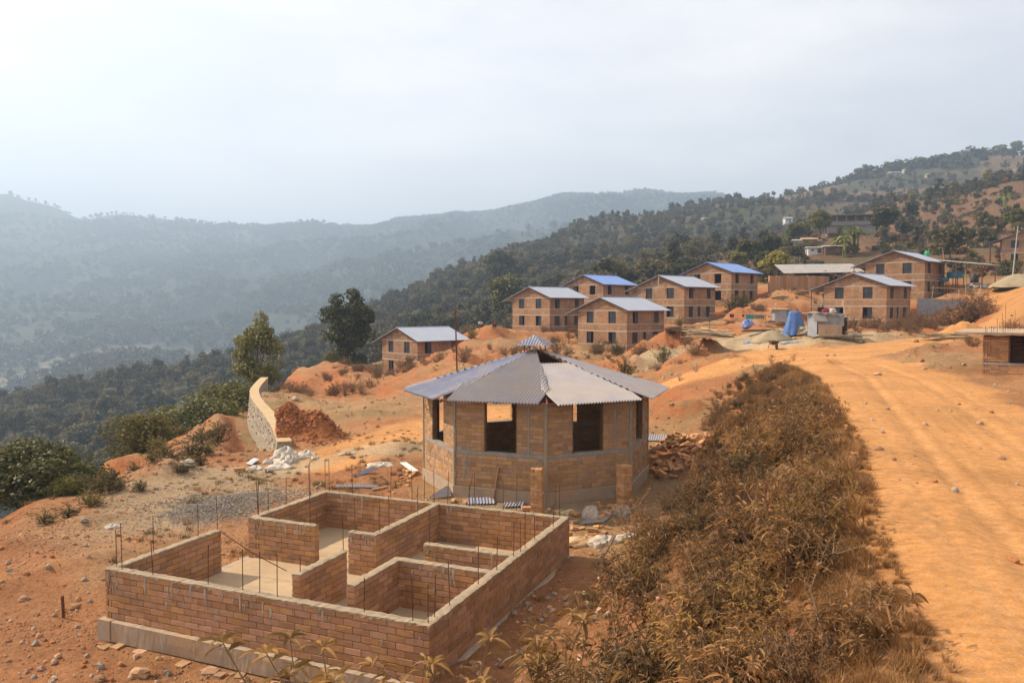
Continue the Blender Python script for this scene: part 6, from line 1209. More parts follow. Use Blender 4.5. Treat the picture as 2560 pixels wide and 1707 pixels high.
crumple('sack', onground(955, 1165, 26), .45, .25, .12, 61, 'sack', 'pale crumpled sack left of the pavilion', 'sack', 'empty cement sacks')
crumple('sack', onground(1478, 1292), .22, .18, .24, 62, 'sack', 'white sack standing right of the pavilion plinth', 'sack', 'empty cement sacks')
crumple('sack', onground(1558, 1286), .22, .16, .2, 63, 'stone', 'grey sack beside the right brick stack', 'sack', 'empty cement sacks')
crumple('sack', onground(1462, 1356), .5, .22, .12, 64, 'sack_o', 'orange dusty sack by the right wall', 'sack', 'empty cement sacks'); crumple('sack', onground(1515, 1356), .42, .25, .14, 65, 'sack', 'white torn sack below the sheet scraps', 'sack', 'empty cement sacks'); crumple('sack', onground(1575, 1345), .3, .15, .1, 66, 'sack', 'white plastic scrap half hidden in the shrubs', 'sack', 'empty cement sacks')
a = onground(1497, 1410); b = onground(1535, 1378) + np.array([0, 0, .35]); plank('board', a, b, .07, .04, 'darkwood', 'wooden batten leaning up from the shrubs by the wall')
rr = random.Random(17)
for i in range(120):                            # brick rubble right of the pavilion
    t = rr.random() ** .6; aa = rr.uniform(0, 6.28); cx_, cy_ = at(1685, 1120, 26.6)[:2]; x0, y0 = cx_ + math.cos(aa) * t * 1.45, cy_ + math.sin(aa) * t * 1.1; zz = tz(x0, y0) + max(0, .75 * (1 - t)) * rr.uniform(.6, 1)
    loose_brick((x0, y0, zz), rr.uniform(0, 6.28), 'brick in the tumbled rubble heap right of the pavilion', 'bricks of the rubble heap', (rr.uniform(-.7, .7), rr.uniform(-.7, .7)), sc=rr.uniform(.6, 1))
for i in range(26):
    x0, y0 = at(1650 + rr.uniform(-25, 75), 1160, 24.3 + rr.uniform(-.7, .8))[:2]; loose_brick((x0, y0, tz(x0, y0) + rr.uniform(0, .2)), rr.uniform(0, 6.28), 'broken brick under the dark sheet beside the pavilion', 'bricks under the dark sheet', (rr.uniform(-.6, .6), rr.uniform(-.6, .6)), sc=rr.uniform(.6, 1.1))
for i in range(34):                            # lying along the pavilion foot
    px = rr.uniform(1130, 1560); p = onground(px, rr.uniform(1250, 1290)); 
    if math.hypot(p[0] - OCX, p[1] - OCY) < 3.75: continue
    loose_brick(p, rr.uniform(0, 6.28), 'loose brick lying at the front foot of the pavilion', 'bricks at the pavilion foot', (rr.uniform(-.2, .2), rr.uniform(-.2, .2)), sc=rr.uniform(.5, 1))
for i in range(24):
    p = onground(rr.uniform(985, 1075), rr.uniform(1175, 1215)); 
    if math.hypot(p[0] - OCX, p[1] - OCY) < 3.75: continue
    loose_brick(p, rr.uniform(0, 6.28), 'broken brick in the rubble left of the pavilion', 'bricks left of the pavilion', (rr.uniform(-.4, .4), rr.uniform(-.4, .4)), sc=rr.uniform(.5, .9))
for i in range(18):
    p = onground(rr.uniform(1420, 1520), rr.uniform(1290, 1345)); loose_brick(p, rr.uniform(0, 6.28), 'broken brick right of the unfinished walls', 'bricks right of the walls', (rr.uniform(-.3, .3), rr.uniform(-.3, .3)), sc=rr.uniform(.4, .9))

# ------------------------------------------------------------------ the yard
Z4 = lambda x_, y_: (1750 + x_ / 2.904, 580 + y_ / 2.904); Z4b = lambda x_, y_: (1880 + x_ / 7.84, 750 + y_ / 7.84); Z7 = lambda x_, y_: (2020 + x_ / 4.356, 610 + y_ / 4.356)
def cone_heap(name, px, py, d, rx, ry, h, mat, label, cat, seed=1):
    p = onground(px, py, d); r = np.random.default_rng(seed); V = []; Fs = []; n, m_ = 12, 28
    for i in range(n + 1):
        for j in range(m_):
            u = i / n; a = 2 * math.pi * j / m_; f_ = 1 + .08 * math.sin(2 * a + seed) + .05 * math.sin(5 * a + seed); x_, y_ = p[0] + math.cos(a) * rx * u * f_, p[1] + math.sin(a) * ry * u * f_
            V.append((x_ - p[0], y_ - p[1], tz(x_, y_) * 0 + h * (1 - u) ** .95 - .15 * (u == 1) - .18 * h * math.exp(-(u / .18) ** 2) + r.uniform(-.02, .02) * h))
    for i in range(n):
        for j in range(m_): Fs.append((i * m_ + j, i * m_ + m_ + j, i * m_ + m_ + (j + 1) % m_, i * m_ + (j + 1) % m_))
    return tag(link(name, mesh_np(name, V, Fs, MAT[mat], True), None, p), label, cat)
cone_heap('sand_heap', *Z4b(390, 800), 69, 1.45, 1.3, 1.0, 'sand', 'grey-tan sand heap on the yard behind the barrow', 'sand heap', 2); cone_heap('sand_heap', 1962, 850, 68, .8, .7, .5, 'sand', 'small side heap of sand right of the main sand heap', 'sand heap', 5); cone_heap('sand_heap', 2545, 716, 100, 2.9, 2.5, 1.75, 'sand', 'big grey sand heap at the right edge by the utility pole', 'sand heap', 3)
# wheelbarrow
p = onground(1936, 873, 60); wb_ = empty('wheelbarrow', p, 'small wheelbarrow standing on the yard before the sand heap', 'wheelbarrow')
w = MB(); w.add([p + np.array(q) for q in ((-.28, -.2, .55), (.28, -.2, .55), (.28, .5, .55), (-.28, .5, .55), (-.18, -.05, .3), (.18, -.05, .3), (.18, .38, .3), (-.18, .38, .3))], [(0, 1, 5, 4), (1, 2, 6, 5), (2, 3, 7, 6), (3, 0, 4, 7), (4, 5, 6, 7)]); w.build('tray', MAT['rust'], wb_)
w = MB(); w.lathe((0, 0, 0), [(.06, -.03), (.2, -.035), (.2, .035), (.06, .03)], 14); w.v = [(p[0] + c_, p[1] - .42 + b * 1, p[2] + .2 + a) for a, b, c_ in [(v[0], v[1], v[2]) for v in w.v]]; w.build('wheel', MAT['black'], wb_)
for s_ in (-1, 1):
    MB().tube([p + np.array([.05 * s_, -.45, .2]), p + np.array([.2 * s_, 0, .32]), p + np.array([.27 * s_, .95, .6])], .02, 6).build('handle', MAT['darkwood'], wb_); MB().tube([p + np.array([.22 * s_, .42, .33]), p + np.array([.26 * s_, .5, 0])], .018, 6).build('leg', MAT['darkrust'], wb_)
# tarpaulin-covered frame
p = onground(1986, 840, 74); tt = empty('covered_frame', p, 'blue tarpaulin draped over a tall frame in the yard', 'tarpaulin'); V = []; Fs = []; n, m_ = 9, 26; r_ = random.Random(8)
for i in range(n + 1):
    u = i / n
    for j in range(m_):
        a = 2 * math.pi * j / m_; rr_ = (.42 + .45 * u ** 1.2) * (1 + .10 * math.cos(4 * a) * (1 - u) + .13 * math.sin(7 * a + 2 * u) * u + .07 * math.sin(12 * a + 1) * u); V.append(p + np.array([math.cos(a) * rr_, math.sin(a) * rr_ * .8, 1.85 * (1 - u ** 1.25) * (1 - .03 * math.sin(3 * a)) + (.55 * u ** 3 if -1.6 < a - 2 * math.pi < -.75 else 0)]))
V.append(p + np.array([0, 0, 1.88])); Fs = [(i * m_ + j, i * m_ + m_ + j, i * m_ + m_ + (j + 1) % m_, i * m_ + (j + 1) % m_) for i in range(n) for j in range(m_)] + [(len(V) - 1, j, (j + 1) % m_) for j in range(m_)]
mb = MB(); mb.add(V, Fs); mb.build('tarpaulin', MAT['tarp'], tt, smooth=True)
for q in ((-.3, -.2), (.35, -.2), (.3, .25), (-.3, .25)): MB().tube([p + np.array([*q, 0]), p + np.array([q[0] * .7, q[1] * .7, 1.75])], .03, 5).build('pole', MAT['bamboo'], tt)
plank('board', p + np.array([.1, -.72, .02]), p + np.array([.12, -.55, .75]), .3, .03, 'yellow', 'yellow board leaning under the blue tarpaulin', 'board')
crumple('blue_sheet', onground(*Z4(345, 690), 78), .62, .5, .6, 71, 'tarp_l', 'crumpled blue plastic sheet beside the washing line', 'plastic sheet'); crumple('blue_sheet', onground(*Z4(360, 805), 70), .5, .4, .12, 72, 'tarp_l', 'flat pale blue plastic left of the sand heap', 'plastic sheet'); crumple('blue_sheet', onground(*Z4b(790, 840), 68), .75, .45, .14, 73, 'tin', 'grey plastic sheet lying right of the sand heap', 'plastic sheet')
crumple('sack', onground(*Z4b(930, 760), 71), .5, .3, .08, 74, 'sack_o', 'orange cloth on the ground before the stone pile', 'cloth')
for i, (x_, y_, s) in enumerate(((1000, 640, .26), (1060, 680, .3), (1010, 710, .28), (1130, 650, .3), (1160, 720, .32), (940, 700, .24), (1180, 640, .22), (1090, 620, .22), (900, 715, .2), (1210, 700, .2))):
    p = onground(*Z4b(x_, 720), 73.5 + (720 - y_) * .008); o = link('rock', lump_mesh('rock', 900 + i, 'stone', 8, 6, .18, .8), None, p + np.array([0, 0, .12 + (720 - y_) / 7.84 / F * 73])); o.scale = (s, s * .8, s * .75); tag(o, 'pale stone in the stone pile beside the blue tarpaulin', 'rock', 'stone pile by the tarpaulin')
# shack of tin and boards
def boxwall(o, nm, c_, size, mat, rz_=0, rx=0): return MB().box(c_, size, rz_, rx).build(nm, MAT[mat], o)
p = onground(2068, 842, 74.5); sk = empty('tin_shack', p, 'low shack of tin and boards before the front right house', 'shack'); p = np.array(p)
boxwall(sk, 'back_wall', p + np.array([0, .9, .85]), (2.3, .05, 1.7), 'tin'); boxwall(sk, 'side_wall', p + np.array([-1.1, .0, .8]), (.05, 1.75, 1.6), 'tin'); boxwall(sk, 'side_wall', p + np.array([1.1, .0, .8]), (.05, 1.75, 1.6), 'darkwood'); sheet_ = corr(p + np.array([-.1, -.9, .75]), np.array([1.0, 0, 0]), np.array([0, 0, 1.0]), .95, lambda q: .95, 0, 'front_sheet', MAT['tin'], sk, .12, .02); boxwall(sk, 'front_board', p + np.array([-.2, -1.05, .42]), (1.7, .04, .95), 'wood', 0, -.12)
for i in range(7): boxwall(sk, 'roof_board', p + np.array([-1.15 + i * .38, rr.uniform(-.2, .1), 1.72 + rr.uniform(-.04, .1) - i * .05]), (.36, 2.2, .04), rr.choice(['oldtin', 'wood', 'wood']), rr.uniform(-.25, .25), rr.uniform(-.05, .05))
boxwall(sk, 'roof_sheet', p + np.array([-.95, -1.0, 1.45]), (1.0, .04, .75), 'oldtin', 0, -.5)
for i, (dx, dy, mat, lab) in enumerate(((-.1, 0, 'redcloth', 'dark red bundle on the shack roof'), (.15, .1, 'tarp', 'small dark blue bundle on the shack roof'), (.3, -.2, 'sack', 'white cloth bundle on the shack roof'))): crumple('bundle', p + np.array([dx, dy, 1.82]), .28, .2, .22, 80 + i, mat, lab, 'bundle', 'bundles on the shack roof')
for i, (dx, lab) in enumerate(((1.2, 'white stacked tiles right of the shack, left pile'), (1.75, 'white stacked tiles right of the shack, right pile'))):
    q = p + np.array([dx, -1.1, 0]); q[2] = tz(q[0], q[1]); o = empty('tile_pile', q, lab, 'tile pile', 'tile piles by the shack')
    for k in range(5): boxwall(o, 'tile', q + np.array([rr.uniform(-.05, .05), 0, .08 + k * .12]), (.55, .4, .08), 'white' if k % 2 else 'oldtin', rr.uniform(-.15, .15))
plank('board', p + np.array([-1.3, -1.5, .12]), p + np.array([2.6, -1.6, .12]), .5, .08, 'wood', 'long pale board lying before the shack', 'board')
for i, (dx, h, lab) in enumerate(((2.2, 3.0, 'tall pole leaning on the house beside the shack'), (2.5, 2.1, 'shorter pole beside the tall leaning pole'))): q = onground(2117 + i * 5, 822, 80.5); tag(MB().tube([q, q + np.array([-.12, .9, h])], .04, 6).build('leaning_pole', MAT['bamboo'], None, tuple(q)), lab, 'pole')
p = onground(*Z7(975, 890), 80); crumple('sack', p + np.array([0, 0, .0]), .32, .25, .75, 91, 'sack_o', 'upright orange-pink sack beside the house wall', 'sack'); crumple('sack', onground(*Z7(930, 895), 80), .7, .35, .12, 92, 'white', 'white sheet spread left of the orange sack', 'sack')
# small shed
p = np.array(onground(1947, 812, 82)); sh = empty('small_shed', p, 'small tin shed with teal cloth behind the blue tarpaulin', 'shed'); boxwall(sh, 'wall', p + np.array([0, -.5, .7]), (1.1, .04, 1.4), 'tin'); boxwall(sh, 'wall', p + np.array([.55, 0, .7]), (.04, 1.0, 1.4), 'black'); boxwall(sh, 'wall', p + np.array([-.55, 0, .7]), (.04, 1.0, 1.4), 'tin'); boxwall(sh, 'roof', p + np.array([0, 0, 1.45]), (2.0, 1.4, .06), 'wood', .05, .06); boxwall(sh, 'cloth', p + np.array([.75, -.55, 1.05]), (.35, .03, .8), 'teal', .1)
# washing line
a, b = at(*Z4(70, 590), 80), at(*Z4(520, 603), 80); ln_ = empty('washing_line', (a[0], a[1], tz(a[0], a[1])), 'bamboo washing line with posts in the yard', 'washing line'); MB().tube([a, b], .03, 6).build('rail', MAT['bamboo'], ln_)
for px, yy in ((1774, 783), (1914, 787), (1929, 787)): q = at(px, yy, 80); MB().tube([(q[0], q[1], tz(q[0], q[1]) - .1), q], .035, 6).build('post', MAT['darkwood'], ln_)
def hang(px0, px1, py0, py1, d, mat, label):
    a = at(px0, py0, d); b = at(px1, py0 + 1, d); h = (py1 - py0) / F * d; n = 10; V = []
    for i in range(n + 1):
        q = a + (b - a) * i / n
        for k in range(4): V.append(q + np.array([0, -.04 + .06 * math.sin(i * 2.1) * k / 3, .02 - h * k / 3]))
    m_ = MB(); m_.add(V, [(i * 4 + k, i * 4 + k + 1, i * 4 + 5 + k, i * 4 + 4 + k) for i in range(n) for k in range(3)]); o = m_.build('washing', MAT[mat], None, tuple(a)); tag(o, label, 'cloth', 'washing on the line')
hang(1824, 1835, 785, 794, 79.9, 'redcloth', 'dark red cloth hung on the washing line'); hang(1864, 1886, 786, 797, 79.9, 'teal', 'teal cloth hung on the washing line'); hang(1887, 1911, 787, 814, 79.9, 'olive', 'large grey-green blanket hung on the washing line'); hang(1855, 1861, 786, 792, 79.9, 'redcloth', 'small pink-red cloth beside the teal cloth')
# timber piles
def timber(px, py, d, n, L_, sp, rz_, mat, label, grp='timber piles', h=.35):
    p = np.array(onground(px, py, d)); o = empty('timber_pile', p, label, 'timber pile', grp)
    for i in range(n):
        u = rr.uniform(-1, 1); a = rz_ + rr.gauss(0, .42); dv = np.array([math.cos(a), math.sin(a), rr.uniform(-.05, .05)]) * L_ * rr.uniform(.3, .55); c_ = p + np.array([math.sin(rz_) * u * sp, -math.cos(rz_) * u * sp, .15 + rr.random() * h * (1 - abs(u))]) + np.array([rr.uniform(-.3, .3), 0, 0])
        if i % 3: MB().tube([c_ - dv, c_ + dv], .045, 5).build('pole', MAT[mat if i % 4 else 'darkwood'], o)
        else:
            m_ = MB(); V = Vector(dv.tolist()); q = V.to_track_quat('X', 'Z').to_matrix(); hw = .11; m_.add([q @ Vector((x_ * V.length, y_ * hw, z_ * .02)) + Vector(c_.tolist()) for x_ in (-1, 1) for y_ in (-1, 1) for z_ in (-1, 1)], [(0, 1, 3, 2), (4, 6, 7, 5), (0, 4, 5, 1), (2, 3, 7, 6), (0, 2, 6, 4), (1, 5, 7, 3)]); m_.build('plank', MAT[mat], o)
timber(1703, 834, 80, 40, 3.8, 1.3, R(25), 'darkwood', 'large heap of dark poles left of the yard, against the house', h=.55); timber(1770, 853, 73, 44, 3.2, 1.1, R(-12), 'bamboo', 'pale heap of short timber at the left of the yard', h=1.0); timber(1825, 806, 80, 10, 2.6, .6, R(-25), 'wood', 'few planks lying below the washing line, left', h=.2)
timber(1935, 818, 79, 14, 2.0, .6, R(-35), 'wood', 'planks sliding down before the small shed', h=.5); timber(1950, 750, 92, 12, 1.9, .5, R(-8), 'wood', 'timber stack on the red bank above the small shed', h=.4); timber(1900, 834, 74, 8, 3.6, .5, R(-3), 'darkwood', 'long dark timbers behind the sand heap', h=.3); timber(2350, 848, 69, 22, 3.6, .9, R(-5), 'bamboo', 'bamboo poles stacked at the right of the yard', h=.45); timber(1895, 778, 88, 12, 1.5, .5, R(30), 'darkwood', 'brushwood heap behind the washing line', h=.7); timber(2005, 738, 98, 16, 1.7, .6, R(0), 'darkwood', 'stack of boards below the long shed', h=.9); timber(2040, 735, 96, 12, 1.4, .5, R(20), 'wood', 'pale firewood heap left of the front right house roof', h=.7)
# long open shed with old tin roof and stacked raw bricks
a = at(1960, 683, 108); b = at(2165, 680, 112); zc = a[2]; ls = empty('long_shed', (a[0], a[1], tz(a[0], a[1])), 'long open shed with weathered tin roof behind the houses', 'shed'); nrm_ = (0, -.25, .97)
for i in range(6): c0 = a + (b - a) * i / 6; c1 = a + (b - a) * (i + .985) / 6; MB().poly([c0, c1, c1 + np.array([.8, 6.5, 1.55]), c0 + np.array([.8, 6.5, 1.55])], .04, nrm_).build('roof_sheet', MAT['oldtin'], ls)
for i in range(5):
    for q in (a + (b - a) * (.03 + i * .235) + np.array([0, .1, -.06]), a + (b - a) * (.03 + i * .235) + np.array([.7, 6.2, 1.4])): MB().tube([(q[0], q[1], tz(q[0], q[1]) - .2), q], .06, 6).build('post', MAT['darkwood'], ls)
a = at(1922, 712, 106); b = at(2070, 712, 107); bs = empty('raw_brick_wall', (a[0], a[1], tz(a[0], a[1])), 'long low wall of stacked raw bricks under the open shed', 'brick stack'); bs['kind'] = 'thing'; L_ = np.linalg.norm((b - a)[:2]); zb = min(tz(a[0], a[1]), tz(b[0], b[1])) - .3; zt2 = at(1990, 690, 106)[2]; nst = 22
for i in range(nst): c_ = a + (b - a) * (i + .5) / nst; c_[2] = (zb + zt2) / 2 + rr.uniform(-.04, .04); MB().box(c_, (L_ / nst - .03, .5, zt2 - zb), math.atan2(b[1] - a[1], b[0] - a[0]) + rr.uniform(-.05, .05)).build('brick_column', MAT['rawbrick'] if 'rawbrick' in MAT else MAT['brick'], bs)
# canopy, tanks and fence beside the upper right house
a = at(2360, 652, 94.5); b = at(2502, 664, 92); cp = empty('side_canopy', (a[0], a[1], tz(a[0], a[1])), 'tin canopy on posts at the side of the upper right house', 'canopy'); MB().poly([a, b, b + np.array([1.5, 5, .5]), a + np.array([1.5, 5, .5])], .05, (0, -.1, .99)).build('roof_sheet', MAT['oldtin'], cp)
for px in (2391, 2416, 2457, 2489): f_ = (px - 2360) / 142; q = a + (b - a) * f_; MB().tube([(q[0], q[1], tz(q[0], q[1]) - .2), q], .06, 6).build('post', MAT['darkrust'], cp)
def tank(px, py, d, r0, h, mat, label, stand=0):
    p = np.array(at(px, py, d)); p[2] = tz(p[0], p[1]) if not stand else p[2]; o = empty('water_tank', p, label, 'water tank'); MB().lathe(p, [(r0 * .95, 0), (r0, .08), (r0, h * .25), (r0 * 1.02, h * .27), (r0, h * .3), (r0, h * .8), (r0 * .6, h * .95), (r0 * .25, h)], 20).build('tank_body', MAT[mat], o, smooth=True); MB().lathe(p + np.array([0, 0, h]), [(r0 * .25, -.02), (r0 * .25, .06)], 12).build('lid', MAT[mat], o)
    if stand:
        for q in ((-.7, -.7), (.7, -.7), (.7, .7), (-.7, .7)): MB().tube([p + np.array([q[0] * r0, q[1] * r0, 0]), (p[0] + q[0] * r0, p[1] + q[1] * r0, tz(p[0], p[1]) - .2)], .05, 5).build('leg', MAT['darkwood'], o)
tank(2388, 695, 96.5, .93, .85, 'tank_b', 'blue water tank on a stand under the canopy', 1); tank(2360, 704, 97, .55, .55, 'tank_b', 'smaller blue tub beside the blue water tank', 1); tank(2436, 706, 99, .48, 1.15, 'black', 'black barrel-shaped tank under the canopy')
for i in range(7):
    a = at(2293 + i * 17.4, 745 + i * .8, 88); b = at(2293 + (i + .97) * 17.4, 745 + i * .8, 88); zb = tz(a[0], a[1]) - .3
    if i == 0: tf = empty('tin_fence', (a[0], a[1], zb), 'low fence of old tin sheets below the upper right house', 'fence')
    c_ = (a + b) / 2; L_ = np.linalg.norm(b - a); h = a[2] - zb; corr(np.array([c_[0], c_[1], zb]), (b - a) / L_, np.array([0, 0, 1.0]), L_ / 2, lambda q, h=h: h, 0, 'sheet', MAT['tin'] if i < 3 else MAT['oldtin'], tf, .2, .03)
def bpole(a, b, label, r0=.045): tag(MB().tube([a, b], [r0, r0 * .75], 6).build('bamboo_pole', MAT['bamboo'], None, tuple(a)), label, 'pole', 'bamboo poles by the tin fence')
bpole(at(2416, 770, 87), at(2413, 674, 87), 'tallest bamboo pole standing at the tin fence end'); bpole(at(2330, 748, 87.5), at(2334, 713, 87.5), 'short leaning bamboo pole at the tin fence'); bpole(at(2327, 719, 87.2), at(2442, 724, 87.2), 'horizontal bamboo rail above the tin fence', .04); bpole(at(2443, 745, 88), at(2453, 716, 88), 'leaning bamboo pole right of the tall one'); bpole(at(2396, 750, 88), at(2398, 725, 88), 'thin bamboo upright below the rail'); bpole(at(2365, 690, 112), at(2356, 618, 112), 'thin tall pole behind the upper right house', .05)
# utility pole
p = np.array(onground(2528, 720, 94)); tp = at(2545, 566, 94); up_ = empty('utility_pole', p, 'pale utility pole near the right edge', 'utility pole'); MB().tube([p - np.array([0, 0, .4]), tp], [.09, .06], 10).build('shaft', MAT['concrete'], up_); MB().box(tp - np.array([0, 0, .35]), (1.1, .08, .08)).build('cross_arm', MAT['darkrust'], up_)
for s_ in (-1, 1): MB().lathe(tp + np.array([s_ * .45, 0, -.3]), [(.04, 0), (.06, .05), (.03, .1), (.05, .14)], 8).build('insulator', MAT['white'], up_)
for i in range(16): rock(rr.uniform(2417, 2475), rr.uniform(712, 722), rr.uniform(.15, .35), 'white rubble stone under the canopy edge', 92 + rr.uniform(-1, 2), 'white', 'white rubble by the canopy', 700 + i)
# porch of the front right house
q = hlocal('H7', (-1.5, .1, 2.3)); po = hobj['H7']; child_local(MB().box((-.9, .6, 2.25), (1.6, 1.6, .12)), 'porch_slab', MAT['concrete'], po); child_local(MB().box((-.9, 1.2, 1.0), (.05, 1.5, 2.3)), 'porch_screen', MAT['darkwood'], po)

# ------------------------------------------------------------------ buildings on the far hillsides
p = np.array(at(2067, 586, 225)); p[2] = max(p[2], tz(p[0] + 6, p[1]) - .5); zg = p[2]; cf = empty('concrete_frame_building', p, 'two-storey unfinished concrete frame building on the hillside', 'building'); ya2 = R(-12); e1 = np.array([math.cos(ya2), math.sin(ya2), 0]); e2 = np.array([-math.sin(ya2), math.cos(ya2), 0]); WB, DB = 13.0, 8.0
def cfp(a, b, z): return p + e1 * a + e2 * b + np.array([0, 0, z])
for z, ov_ in ((2.6, .3), (5.4, .9)): MB().box(cfp(WB / 2, DB / 2, z), (WB + 2 * ov_, DB + 2 * ov_, .22), ya2).build('slab', MAT['concrete'], cf)
for a in np.linspace(.2, WB - .2, 6):
    for b in (.2, DB / 2, DB - .2): MB().box(cfp(a, b, 2.1), (.3, .3, 6.6), ya2).build('column', MAT['concrete'], cf)
for a in np.linspace(.2, WB - .2, 6)[:-1]: MB().box(cfp(a + 1.26, .35, 1.2), (2.2, .18, 2.5), ya2).build('infill_wall', MAT['concrete'], cf); MB().box(cfp(a + 1.26, .35, 3.2), (2.2, .18, .9), ya2).build('parapet', MAT['concrete'], cf)
MB().box(cfp(WB / 2, DB / 2 + .4, 1.2), (WB - .8, .2, 2.6), ya2).build('inner_wall', MAT['housebrick'], cf); MB().box(cfp(WB / 2, DB / 2 + .4, 4.0), (WB - .8, .2, 2.5), ya2).build('inner_wall', MAT['housebrick'], cf); MB().box(cfp(WB / 2, DB / 2, -.9), (WB, DB, 2.0), ya2).build('base', MAT['concrete'], cf)
def hut(px, py, d, w, dp, h, rise, wm, rm, label, rz_=0, grp='huts on the far hillsides'):
    p = np.array(at(px, py, d)); p[2] = max(p[2] - .2, tz(p[0], p[1])); o = empty('hut', p, label, 'hut', grp); M_ = rotz(rz_); q = lambda x_, y_, z_: p + M_ @ np.array([x_, y_, z_])
    MB().box(q(0, 0, h / 2 - .6), (w, dp, h + 1.2), rz_).build('wall', MAT[wm], o); m_ = MB(); m_.add([q(-w / 2 - .3, -dp / 2 - .5, h), q(w / 2 + .3, -dp / 2 - .5, h), q(w / 2 + .3, 0, h + rise), q(-w / 2 - .3, 0, h + rise), q(w / 2 + .3, dp / 2 + .4, h), q(-w / 2 - .3, dp / 2 + .4, h)], [(0, 1, 2, 3), (3, 2, 4, 5), (0, 3, 5), (1, 4, 2), (0, 5, 4, 1)]); m_.build('roof', MAT[rm], o)
    MB().box(q(w * .15, -dp / 2 - .02, h * .42), (w * .22, .06, h * .8), rz_).build('door', MAT['darkwood'], o); MB().box(q(-w * .25, -dp / 2 - .02, h * .55), (w * .16, .06, h * .3), rz_).build('window', MAT['glass'], o)
hut(2083, 632, 168, 4.0, 2.6, 1.25, .35, 'darkwood', 'oldtin', 'hut with pale sloping roof on the brown terraces', R(-6)); hut(2038, 632, 170, 3.6, 2.5, 1.2, .3, 'white', 'oldtin', 'low white and brown hut left of the pale-roofed hut', R(-6)); hut(1985, 615, 195, 2.8, 2.5, 1.4, .4, 'white', 'oldtin', 'small white hut by the upper banana plant', R(-10)); hut(2022, 612, 197, 3.4, 2.6, 1.3, .6, 'darkwood', 'wood', 'thatched brown hut right of the small white hut', R(-10)); hut(2298, 578, 215, 2.6, 2.4, 1.0, .8, 'white', 'white', 'white tent-like hut on the brown slope', R(-15)); hut(2265, 577, 212, 3.6, 2.2, 1.6, .3, 'stone', 'oldtin', 'grey hut left of the white tent-like hut', R(-10))
hut(1969, 556, 430, 4, 4, 2.2, .9, 'white', 'tin', 'white house in the wooded slope left of the concrete frame building'); hut(1763, 580, 470, 4, 4, 2.0, .7, 'white', 'tin', 'small white house low in the wooded slope'); hut(1968, 518, 560, 9, 6, 1.8, 1.0, 'stone', 'tin', 'long pale house just under the ridge, upper one'); hut(2030, 525, 560, 9, 6, 3, 1.2, 'white', 'tin', 'pale house below the ridge left of the hillside grove'); hut(2075, 518, 600, 10, 6, 2.6, 1.0, 'stone', 'oldtin', 'grey house in the trees below the ridge'); hut(2235, 464, 680, 10, 7, 2.2, 1.2, 'stone', 'oldtin', 'long pale house on the ridge slope, left'); hut(2264, 462, 680, 5, 5, 2.2, 1.2, 'stone', 'oldtin', 'short pale house on the ridge slope, right'); hut(2322, 465, 650, 4.5, 5, 2.2, 1.2, 'stone', 'oldtin', 'pale house alone on the ridge slope'); hut(2545, 438, 600, 8, 6, 2.4, 1.0, 'stone', 'oldtin', 'pale house near the right edge below the skyline'); hut(1545, 700, 190, 3.8, 3, 1.6, .2, 'redbox', 'white', 'white-roofed hut peeping over the blue roof') if 'redbox' in MAT else hut(1545, 700, 190, 3.8, 3, 1.6, .2, 'clod', 'white', 'white-roofed hut peeping over the blue roof'); hut(1590, 688, 215, 2.5, 2.5, 1.6, .5, 'white', 'white', 'tiny white hut in the trees behind the blue roof')

